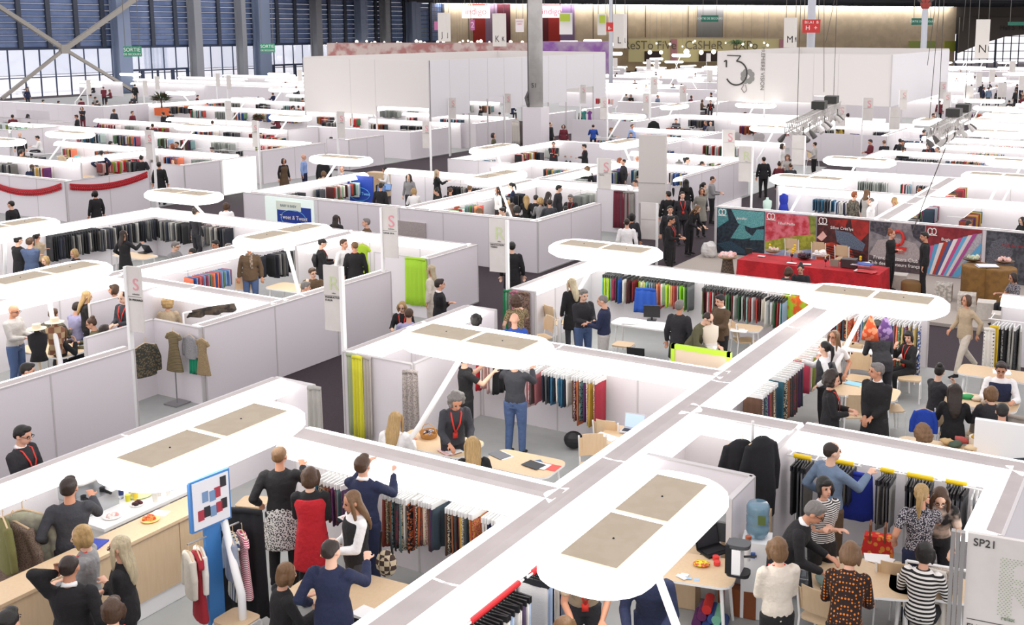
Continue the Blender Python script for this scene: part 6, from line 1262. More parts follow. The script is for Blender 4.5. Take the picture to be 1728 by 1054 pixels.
# (body and clothes)
def ik(S, Wt, la, lb, hint):
    d = Wt - S; L = d.length; L2 = min(L, (la + lb) * .995); u = d.normalized(); Wn = S + u * L2
    a = (la * la - lb * lb + L2 * L2) / (2 * L2); h = math.sqrt(max(1e-6, la * la - a * a))
    hv = Vector(hint); hv = (hv - u * hv.dot(u)).normalized(); return S + u * a + hv * h, Wn
def hand(mb, Wp, d, side, curl=.5):
    """palm, four unequal bent fingers and a thumb from the side of the palm"""
    d = d.normalized(); up = Vector((0, 0, 1)) if abs(d.z) < .8 else Vector((0, -1, 0))
    s = d.cross(up).normalized(); n = s.cross(d).normalized()
    mb.loft([Wp - d * .02, Wp + d * .03, Wp + d * .085], [(.024, .018), (.036, .017), (.038, .014)], 8, xdir=s)
    for k, L in enumerate((.062, .075, .07, .052)):
        b = Wp + d * .08 + s * (-.029 + .0195 * k); e = b + (d * math.cos(curl) - n * math.sin(curl)) * L * .55; f = e + (d * math.cos(curl * 2) - n * math.sin(curl * 2)) * L * .55
        mb.loft([b, e, f], [.0098, .0094, .0085], 6)
    b = Wp + d * .025 - s * .03 * side; mb.loft([b, b + (d * .6 - s * .7 * side - n * .2).normalized() * .04, b + (d * .6 - s * .7 * side - n * .2).normalized() * .04 + (d - n * .3) * .03], [.013, .011, .009], 6)
POSE = {}
def pose(name, lean=0, turn=0, head=0, wl=None, wr=None, legs='stand', hl=None, hr=None, side=0):
    """wrist targets in torso-free body space: x left(+)/right(-), y forward(-), z up; person faces -Y"""
    hz = .52 if legs == 'sit' else .92
    piv = Vector((0, 0, hz)); RL = Matrix.Rotation(R_(lean), 3, 'X') @ Matrix.Rotation(R_(side), 3, 'Y')
    T = lambda p: piv + RL @ (Vector(p) - piv)
    o = hz - .92
    j = dict(pel=Vector((0, 0, .96 + o)), wa=T((0, .0, 1.10 + o)), ch=T((0, .0, 1.30 + o)), nb=T((0, .015, 1.44 + o)))
    RH = Matrix.Rotation(R_(lean * .75 + head), 3, 'X') @ Matrix.Rotation(R_(turn), 3, 'Z')
    nt = j['nb'] + RL @ Vector((0, -.01, .07)); hc = nt + RH @ Vector((0, -.015, .10)); j['hc'] = hc
    sk = MB(); tp = MB(); ts = MB()
    # legs
    L = {}
    for s in (1, -1):
        hip = Vector((s * .09, 0, hz - .02))
        if legs == 'stand': kn, an = Vector((s * .10, -.02, .49)), Vector((s * .11, .02, .09))
        elif legs == 'walk': kn, an = (Vector((s * .10, -.16, .51)), Vector((s * .10, -.26, .09))) if s > 0 else (Vector((s * .10, .10, .50)), Vector((s * .10, .40, .17)))
        elif legs == 'apart': kn, an = Vector((s * .13, -.03, .49)), Vector((s * .17, .02 + s * .06, .09))
        else: kn, an = Vector((s * .11, -.42, .50)), Vector((s * .12, -.40 + s * .03, .09))
        L[s] = (hip, kn, an)
    foot = Vector((0, -.15, 0))
    for s in (1, -1):
        hip, kn, an = L[s]; sk.loft([hip, (hip + kn) / 2, kn], [.078, .068, .05], 10); sk.ell(kn, .05, 10, 6); sk.loft([kn, (kn * .6 + an * .4), an, an - Vector((0, 0, .04))], [.05, .048, .034, .034], 10)
        sk.loft([an + Vector((0, .04, -.05)), an + Vector((0, -.05, -.045)), an + foot + Vector((0, 0, -.06))], [(.034, .03), (.038, .03), (.036, .02)], 8, xdir=(1, 0, 0))
    # torso
    tor = [(j['pel'] - Vector((0, 0, .10)), (.13, .09)), (j['pel'], (.15, .105)), (j['wa'], (.125, .092)), ((j['wa'] + j['ch']) / 2, (.14, .10)), (j['ch'], (.165, .105)), (j['ch'] * .4 + j['nb'] * .6, (.14, .085)), (j['nb'], (.06, .055))]
    sk.loft([p for p, _ in tor], [r for _, r in tor], 14, xdir=(1, 0, 0))
    sk.loft([j['nb'] - RL @ Vector((0, 0, .03)), nt, hc - RH @ Vector((0, -.01, .03))], [.058, .05, .05], 12)
    # head
    E_ = lambda c, r, rt=None: sk.ell(hc + RH @ Vector(c), r, 14, 10, rot=RH)
    E_((0, .012, .025), (.076, .096, .095)); E_((0, -.028, -.045), (.056, .062, .066)); E_((0, -.05, -.085), (.03, .03, .022))
    sk.loft([hc + RH @ Vector((0, -.083, .02)), hc + RH @ Vector((0, -.104, -.02)), hc + RH @ Vector((0, -.088, -.03))], [.010, .016, .012], 8)
    E_((0, -.084, -.058), (.022, .011, .009))
    for s in (1, -1): E_((s * .078, .01, -.01), (.010, .02, .03))
    # arms
    for s, wt, ht in ((1, wl, hl), (-1, wr, hr)):
        S = T((s * .175, .01, 1.385 + o))
        wt = Vector(wt) if wt else Vector((s * .26, -.02, .86 + o)) if not lean else S + Vector((s * .05, -.08, -.5))
        Ew, Wn = ik(S, wt, .285, .255, (s * (.9 if name == 'hips' else .42), .55, -.8))
        hd = Vector(ht) if ht else (Wn - Ew).normalized()
        sk.loft([S, (S + Ew) / 2, Ew], [.052, .046, .038], 10); sk.ell(Ew, .038, 10, 6); sk.loft([Ew, (Ew * .5 + Wn * .5), Wn], [.038, .036, .026], 10)
        hand(sk, Wn, hd, s)
        Sc = T((s * .13, .01, 1.39 + o))
        tp.loft([Sc, S + Vector((0, 0, -.004))], [.066, .058], 12); tp.ell(S - Vector((0, 0, .006)), .058, 12, 8); tp.loft([S, (S + Ew) / 2, Ew], [.057, .056, .052], 12); tp.ell(Ew, .055, 12, 8); tp.loft([Ew, (Ew * .5 + Wn * .5), Ew * .06 + Wn * .94], [.055, .050, .042], 12)
        ts.loft([Sc, S - Vector((0, 0, .004))], [.062, .056], 12); ts.ell(S - Vector((0, 0, .006)), .056, 12, 8); ts.loft([S, (S + Ew) / 2, S * .3 + Ew * .7], [.056, .055, .057], 12)
    for q, up_ in ((tp, .020), (ts, .014)):
        q.loft([p for p, _ in tor[:-1]] + [j['nb'] + RL @ Vector((0, 0, .012))], [(r[0] + up_, r[1] + up_) for _, r in tor[:-1]] + [(.072, .066)], 16, xdir=(1, 0, 0))
    # trousers
    tr = MB(); sh = MB()
    tr.loft([j['pel'] + Vector((0, 0, .06)), j['pel'] - Vector((0, 0, .02)), Vector((0, 0, hz - .09)) if legs != 'sit' else Vector((0, -.03, hz - .06))], [(.142, .108), (.165, .125), (.15, .105)], 14, xdir=(1, 0, 0))
    for s in (1, -1):
        hip, kn, an = L[s]
        tr.loft([hip + Vector((0, 0, .02)), (hip + kn) / 2, kn], [.098, .086, .070], 12); tr.ell(kn, .07, 12, 8); tr.loft([kn, kn * .5 + an * .5, an], [.068, .062, .054], 12)
        sh.loft([an + Vector((0, .05, -.045)), an + Vector((0, -.03, -.04)), an + foot + Vector((0, -.02, -.06))], [(.042, .038), (.046, .038), (.042, .024)], 10, xdir=(1, 0, 0))
        sh.loft([an + Vector((0, .01, .03)), an + Vector((0, 0, -.04))], [.045, .045], 10)
    d = dict(body=remesh(sk, 'body', .0105, 1, deci=.55), top=remesh(tp, 'top', .016, 3, deci=.6), tee=remesh(ts, 'top', .015, 3, deci=.6), trousers=remesh(tr, 'trousers', .017, 3, deci=.6), shoes=remesh(sh, 'shoes', .013, 1, deci=.5))
    # garments that hang from the hips / shoulders
    if legs != 'sit':
        pl = j['pel']
        kz = .50
        def hang(name, top_rows, zb, r0, r1):
            q = MB(); pts = [p for p, _ in top_rows] + [Vector((0, pl.y, pl.z - .1)), Vector((0, -.01 if legs == 'stand' else 0, (pl.z + zb) / 2)), Vector((0, -.01, zb))]
            q.loft(pts, [r for _, r in top_rows] + [(r0, r0 * .78), ((r0 + r1) / 2, (r0 + r1) / 2 * .8), (r1, r1 * .82)], 18, xdir=(1, 0, 0))
            return q
        q = hang('skirt', [(pl + Vector((0, 0, .10)), (.145, .112))], kz, .185, .235); d['skirt'] = remesh(q, 'skirt', .018, 3, deci=.6)
        rows = [(p, (r[0] + .032, r[1] + .03)) for p, r in reversed(tor[2:-1])]
        q = hang('coat', rows, .56, .185, .215)
        for v_, f_ in ((0, 0),): pass
        q.v = q.v + [] ; q2 = MB(); q2.v = list(tp.v); q2.f = list(tp.f); q2.m = list(tp.m); q2.add(q.v, q.f); d['coat'] = remesh(q2, 'coat', .019, 3, deci=.6)
        q = hang('dress', [(p, (r[0] + .034, r[1] + .036)) for p, r in reversed(tor[2:-1])], .50, .19, .235); d['dress'] = remesh(q, 'dress', .018, 2, deci=.6)
    q = MB(); q.loft([p for p, _ in tor[:-1]], [(r[0] + .036, r[1] + .038) for _, r in tor[:-1]], 16, xdir=(1, 0, 0)); d['vest'] = remesh(q, 'vest', .018, 2, deci=.6)
    q2 = MB(); q2.v = list(tp.v); q2.f = list(tp.f); q2.m = list(tp.m)
    q2.loft([j['wa'], j['pel'], j['pel'] - Vector((0, 0, .16 if legs != 'sit' else .05))], [(.16, .125), (.182, .142), (.185, .145)], 16, xdir=(1, 0, 0)); d['jacket'] = remesh(q2, 'jacket', .017, 3, deci=.6)
    # lanyard
    q = MB(); f = lambda p: T(p)
    for s in (1, -1): q.loft([f((s * .055, .03, 1.455 + o)), f((s * .075, -.07, 1.42 + o)), f((s * .05, -.136, 1.28 + o)), f((0, -.138, 1.10 + o))], [(.012, .006)] * 4, 6, xdir=(1, 0, 0))
    q.box(f((0, -.14, 1.06 + o)), (.07, .012, .09)); d['lanyard'] = q.mesh('lanyard', [None], True)
    q = MB(); q.ell(Vector((0, 0, 0)), .001, 4, 3)
    for s in (1, -1): q.ell(hc + RH @ Vector((s * .031, -.078, .008)), (.013, .008, .007), 8, 6, rot=RH); q.ell(hc + RH @ Vector((s * .031, -.085, .026)), (.018, .006, .004), 6, 4, rot=RH)
    d['eyes'] = q.mesh('eyes', [None], True)
    q = MB(); q.ell(hc + RH @ Vector((0, -.091, -.058)), (.022, .008, .006), 8, 6, rot=RH); d['lips'] = q.mesh('lips', [None], True)
    q = MB()
    for s in (1, -1):
        for a0 in range(0, 10): 
            a1 = a0 * 2 * PI / 10; a2 = (a0 + 1) * 2 * PI / 10
            q.beam(hc + RH @ Vector((s * .033 + .025 * math.cos(a1), -.096, .008 + .018 * math.sin(a1))), hc + RH @ Vector((s * .033 + .025 * math.cos(a2), -.096, .008 + .018 * math.sin(a2))), .004, .004)
        q.beam(hc + RH @ Vector((s * .058, -.095, .01)), hc + RH @ Vector((s * .08, .01, .01)), .004, .004)
    d['glasses'] = q.mesh('glasses', [None])
    q = MB(); q.loft([f((0, .02, 1.435 + o)), f((0, .0, 1.475 + o))], [(.074, .07), (.058, .056)], 12, xdir=(1, 0, 0)); d['collar'] = q.mesh('collar', [None], True)
    q = MB(); a_ = [f((.075 * math.cos(t), .02 + .08 * math.sin(t), 1.45 + o)) for t in [k * 2 * PI / 10 for k in range(11)]]; q.loft(a_, [.026] * 11, 7); q.loft([f((.04, -.06, 1.45 + o)), f((.06, -.135, 1.3 + o)), f((.07, -.14, 1.12 + o))], [(.035, .015)] * 3, 8, xdir=(1, 0, 0)); d['scarf'] = q.mesh('scarf', [None], True)
    q = MB(); q.loft([f((0, .14, 1.33 + o)), f((0, .165, 1.2 + o)), f((0, .14, 1.02 + o))], [(.10, .05), (.14, .07), (.12, .05)], 12, xdir=(1, 0, 0)); d['backpack'] = q.mesh('backpack', [None], True)
    d['_hc'] = hc; d['_RH'] = RH; d['_top'] = (hc + RH @ Vector((0, .01, .12)))
    POSE[name] = d
pose('stand'); pose('standL', head=12, turn=25)
pose('hold', head=14, wl=(.07, -.30, 1.12), wr=(-.06, -.28, 1.10))
pose('reach', head=-4, wl=(.2, -.38, 1.42), wr=(-.14, -.40, 1.36))
pose('reach1', head=0, turn=-15, wl=(.26, -.10, .98), wr=(-.16, -.42, 1.30))
pose('lean', lean=38, head=12, wl=(.16, -.55, .88), wr=(-.14, -.58, .88), legs='stand')
pose('lean2', lean=26, head=14, wl=(.15, -.45, .98), wr=(-.14, -.44, .95))
pose('clasp', head=4, turn=-35, wl=(.05, -.20, .96), wr=(-.05, -.20, .94))
pose('hips', wl=(.22, -.0, 1.02), wr=(-.22, -.0, 1.02), hl=(-.5, -.6, 0), hr=(.5, -.6, 0))
pose('phone', head=6, wl=(.12, -.06, 1.52), wr=(-.26, -.05, .9), hl=(-.1, 0, 1))
pose('walk', legs='walk', wl=(.24, .12, .92), wr=(-.24, -.18, .95))
pose('fold', head=3, wl=(-.06, -.19, 1.2), wr=(.06, -.2, 1.16))
pose('sit', legs='sit', head=12, lean=6, wl=(.18, -.38, .78), wr=(-.16, -.38, .78))
pose('sitL', legs='sit', head=8, lean=4, turn=35, wl=(.14, -.36, .80), wr=(-.1, -.3, .98), hr=(.2, .2, 1))
pose('sitF', legs='sit', head=22, lean=18, wl=(.14, -.45, .78), wr=(-.16, -.46, .78))
# hair, in head space (centre of the head, face towards -Y)
HAIR = {}
def hair(name, f, vox=.012):
    q = MB(); f(q); HAIR[name] = remesh(q, 'hair', vox, 1, deci=.7)
cap = lambda q: (q.ell((0, .024, .040), (.086, .098, .088), 14, 10), q.ell((0, .055, .0), (.078, .062, .07), 12, 8))
hair('short', lambda q: (cap(q), q.ell((0, -.03, .095), (.06, .05, .035), 10, 6)))
hair('crop', lambda q: (q.ell((0, .020, .036), (.081, .095, .084), 14, 10), q.ell((0, .06, .0), (.07, .05, .06), 12, 8)))
hair('fringe', lambda q: (cap(q), q.ell((0, .03, -.02), (.096, .075, .10), 12, 8), q.ell((0, -.055, .075), (.065, .04, .04), 10, 6), [q.loft([(s * .085, .0, .05), (s * .092, -.03, -.03), (s * .08, -.03, -.11)], [.02, .026, .014], 8) for s in (1, -1)]))
hair('bob', lambda q: (cap(q), q.ell((0, .035, -.035), (.100, .078, .105), 14, 8), [q.loft([(s * .075, -.02, .08), (s * .095, -.03, 0), (s * .088, -.03, -.11)], [.02, .03, .016], 8) for s in (1, -1)]))
hair('long', lambda q: (cap(q), q.loft([(0, .045, .06), (0, .055, -.06), (0, .095, -.2), (0, .11, -.34), (0, .105, -.42)], [(.09, .07), (.098, .06), (.11, .045), (.085, .035), (.03, .018)], 14, xdir=(1, 0, 0)), [q.loft([(s * .07, -.02, .08), (s * .094, -.035, 0), (s * .095, -.04, -.12), (s * .09, -.05, -.26)], [.02, .027, .024, .01], 8) for s in (1, -1)]))
hair('pony', lambda q: (cap(q), q.loft([(0, .10, .06), (0, .15, .02), (0, .16, -.10), (0, .14, -.25)], [.03, .038, .036, .012], 10)))
hair('bun', lambda q: (cap(q), q.ell((0, .07, .115), (.05, .05, .045), 10, 8)))
hair('curly', lambda q: [q.ell((.1 * math.sin(a) * math.cos(b), .04 + .1 * math.sin(a) * math.sin(b), .0 + .12 * math.cos(a)), random.uniform(.035, .055), 7, 5) for a in (0.2, .7, 1.2, 1.7, 2.2) for b in [k * 2 * PI / 9 + a for k in range(9)] if not (math.sin(b) < -.45 and a > .8)] + [q.ell((0, .035, .02), (.1, .09, .11), 12, 8)], .014)
hair('capped', lambda q: (q.ell((0, .02, .05), (.088, .102, .075), 14, 10), q.loft([(0, -.06, .055), (0, -.13, .04)], [(.07, .012), (.05, .006)], 10, xdir=(1, 0, 0)), q.ell((0, .05, .0), (.078, .06, .06), 12, 8)))
HC = dict(black='1d1713', dark='33241a', brown='5a3d26', lbrown='8a6540', blonde='c9a468', pale='dccba4', grey='8d8882', ginger='a5562c', white='d8d4cc')
CC = dict(black='1b1a1c', dark='2b2a2e', charcoal='3a3b40', grey='8b8a8a', lgrey='b9b5b0', white='eeecea', cream='d9cfc0', beige='b8a488', brown='5d4934', navy='1f2745', blue='2a4fa8', lblue='8fa8d8', jeans='4a5f86', red='c3202c',
          green='4c5a44', purple='5b4a9c', lavender='a9a6c8', pink='d88f98', mustard='b69a5a', steel='6f8299', olive='5c5a40', maroon='6b2330', teal='3f8f8a', orange='d1622c')
PAT = {'print': ('d2cfcb', 'print', '2b2a2c', 60), 'leopard': ('a8946c', 'print', '3d3020', 55), 'floral': ('24242e', 'print', 'b9b4b8', 70), 'stripes': ('201f22', 'stripes', 'e2dfda', 14), 'bstripes': ('e8e4de', 'stripes', '1b1a1c', 7),
       'dots': ('26130c', 'dots', 'd87a28', 30), 'plaid': ('8d6f52', 'check', 'c9b79c', 16), 'salt': ('b7b4b0', 'print', '3a393b', 120), 'camou': ('6c6455', 'noise', '3c3a34', 20), 'beigeblack': ('dcc4b2', 'noise', '1d1b1c', 4)}
SKIN = [mat(c, .5) for c in ('d9a58a', 'c98f70', 'e3b79c', 'b77f5e')]
def cloth(c):
    if c in PAT: p = PAT[c]; return mat(p[0], .85, pat=p[1], c2=p[2], scale=p[3], bump=.15)
    return mat(CC.get(c, c), .85, bump=.7)
def DKH(h): return ''.join('%02x' % int(int(h[i:i + 2], 16) * .55) for i in (0, 2, 4))
NP = 0; SPOTS = []
def clear(x, y, rad):
    for it in range(4):
        for x0, y0, x1, y1 in SEG:
            L2 = (x1 - x0) ** 2 + (y1 - y0) ** 2; t = max(0, min(1, ((x - x0) * (x1 - x0) + (y - y0) * (y1 - y0)) / L2))
            dx, dy = x - (x0 + t * (x1 - x0)), y - (y0 + t * (y1 - y0)); d = math.hypot(dx, dy)
            if d < rad: k = (rad - d) / max(d, 1e-4); x += dx * k; y += dy * k
        for qx, qy in SPOTS:
            dx, dy = x - qx, y - qy; d = math.hypot(dx, dy)
            if d < .46: k = (.46 - d) / max(d, 1e-3) * .9; x += dx * k; y += dy * k
    SPOTS.append((x, y)); return x, y
ZH = {'stand': 1.70}
def wname(c): return {'lgrey': 'light grey', 'lblue': 'light blue', 'print': 'black and white print', 'stripes': 'striped', 'bstripes': 'black and white striped', 'dots': 'orange dotted', 'salt': 'grey speckled', 'leopard': 'leopard print', 'beigeblack': 'beige and black', 'steel': 'blue grey', 'charcoal': 'charcoal', 'camou': 'patterned', 'lbrown': 'light brown', 'pale': 'pale blonde', 'dark': 'dark'}.get(c, c)
def person(px, py, ps, face, hs, hc, gar, col, low='dark', extra='', label=None, sc=1.0, far=False, where=None, z0=.03):
    """px, py: picture position of the crown of the head. face: 0 right, 90 away, 180 left, 270 to the viewer"""
    global NP
    d = POSE[ps]; female = hs in ('long', 'bob', 'pony', 'bun', 'curly', 'fringe'); s = sc * (.965 if female else 1.0)
    tz = d['_top'].z * s + z0; v = P(px, py, tz)
    rz = YAW + R_(face + 90); off = Matrix.Rotation(rz, 3, 'Z') @ (Vector((d['_top'].x, d['_top'].y, 0)) * s)
    bx, by_ = clear(v.x - off.x, v.y - off.y, .34 if 'sit' in ps else .27)
    r = empty('person', (bx, by_, z0 - .005), rz); w = (1.0 if female else 1.08) * s; r.scale = (w, w, s)
    def part(nm, key, m, par=None):
        o = mk(nm, d[key], par or r)
        if m is not None:
            o.material_slots[0].link = 'OBJECT'; o.material_slots[0].material = m
        return o
    skin = SKIN[3 if 'tan' in extra else NP % 3]; NP += 1
    part('body', 'body', skin)
    m = cloth(col)
    lowm = cloth(low)
    if gar == 'tee': part('t_shirt', 'tee', m); part('trousers', 'trousers', lowm)
    elif gar == 'skirt': part('top', 'top', m); part('tights', 'trousers', cloth('black')) ; part('skirt', 'skirt' if 'skirt' in d else 'trousers', lowm)
    elif gar == 'dress': part('undershirt', 'top', cloth('black')); part('dress', 'dress' if 'dress' in d else 'jacket', m); part('tights', 'trousers', cloth('black'))
    elif gar == 'coat': part('coat', 'coat' if 'coat' in d else 'jacket', m); part('trousers', 'trousers', lowm)
    elif gar == 'jacket': part('jacket', 'jacket', m); part('trousers', 'trousers', lowm)
    elif gar == 'vest': part('shirt', 'top', cloth('white')); part('vest', 'vest', m); part('trousers', 'trousers', lowm)
    else: part('sweater', 'top', m); part('trousers', 'trousers', lowm)
    if not far or 'walk' in ps: part('shoes', 'shoes', cloth('black'))
    if hs != 'bald':
        ho = mk('hair', HAIR[hs], r); ho.matrix_local = Matrix.Translation(d['_hc']) @ d['_RH'].to_4x4()
        ho.material_slots[0].link = 'OBJECT'; ho.material_slots[0].material = mat(HC.get(hc, hc), .5, pat='wood', c2=DKH(HC.get(hc, hc)), scale=70, bump=.5)
    if not far:
        part('eyes', 'eyes', mat('2b211c', .4)); part('lips', 'lips', mat('a85a50', .5))
    if 'lanyard' in extra: part('lanyard', 'lanyard', mat('e2392c', .6))
    if 'glasses' in extra: part('glasses', 'glasses', M_BLACK)
    if 'collar' in extra: part('shirt_collar', 'collar', M_WHITE)
    if 'scarf' in extra: part('scarf', 'scarf', mat('a08c78', .8, pat='check', c2='6f6052', scale=18))
    if 'backpack' in extra: part('backpack', 'backpack', mat('1a1a1c', .6))
    if not label:
        hn = 'bald' if hs == 'bald' else {'short': 'short', 'crop': 'cropped', 'fringe': 'straight', 'bob': 'bobbed', 'long': 'long', 'pony': 'tied back', 'bun': 'bun of', 'curly': 'curly', 'capped': 'capped'}[hs] + ' ' + wname(hc) + ' hair'
        gn = {'tee': 'T-shirt', 'skirt': 'top', 'dress': 'dress', 'coat': 'coat', 'jacket': 'jacket', 'vest': 'vest', 'sweater': 'sweater'}[gar]
        label = 'person, %s, %s %s %s' % (hn, wname(col), gn, where or place(px, py))
    tag(r, label, 'person', 'visitors and staff' if False else None)
    return r
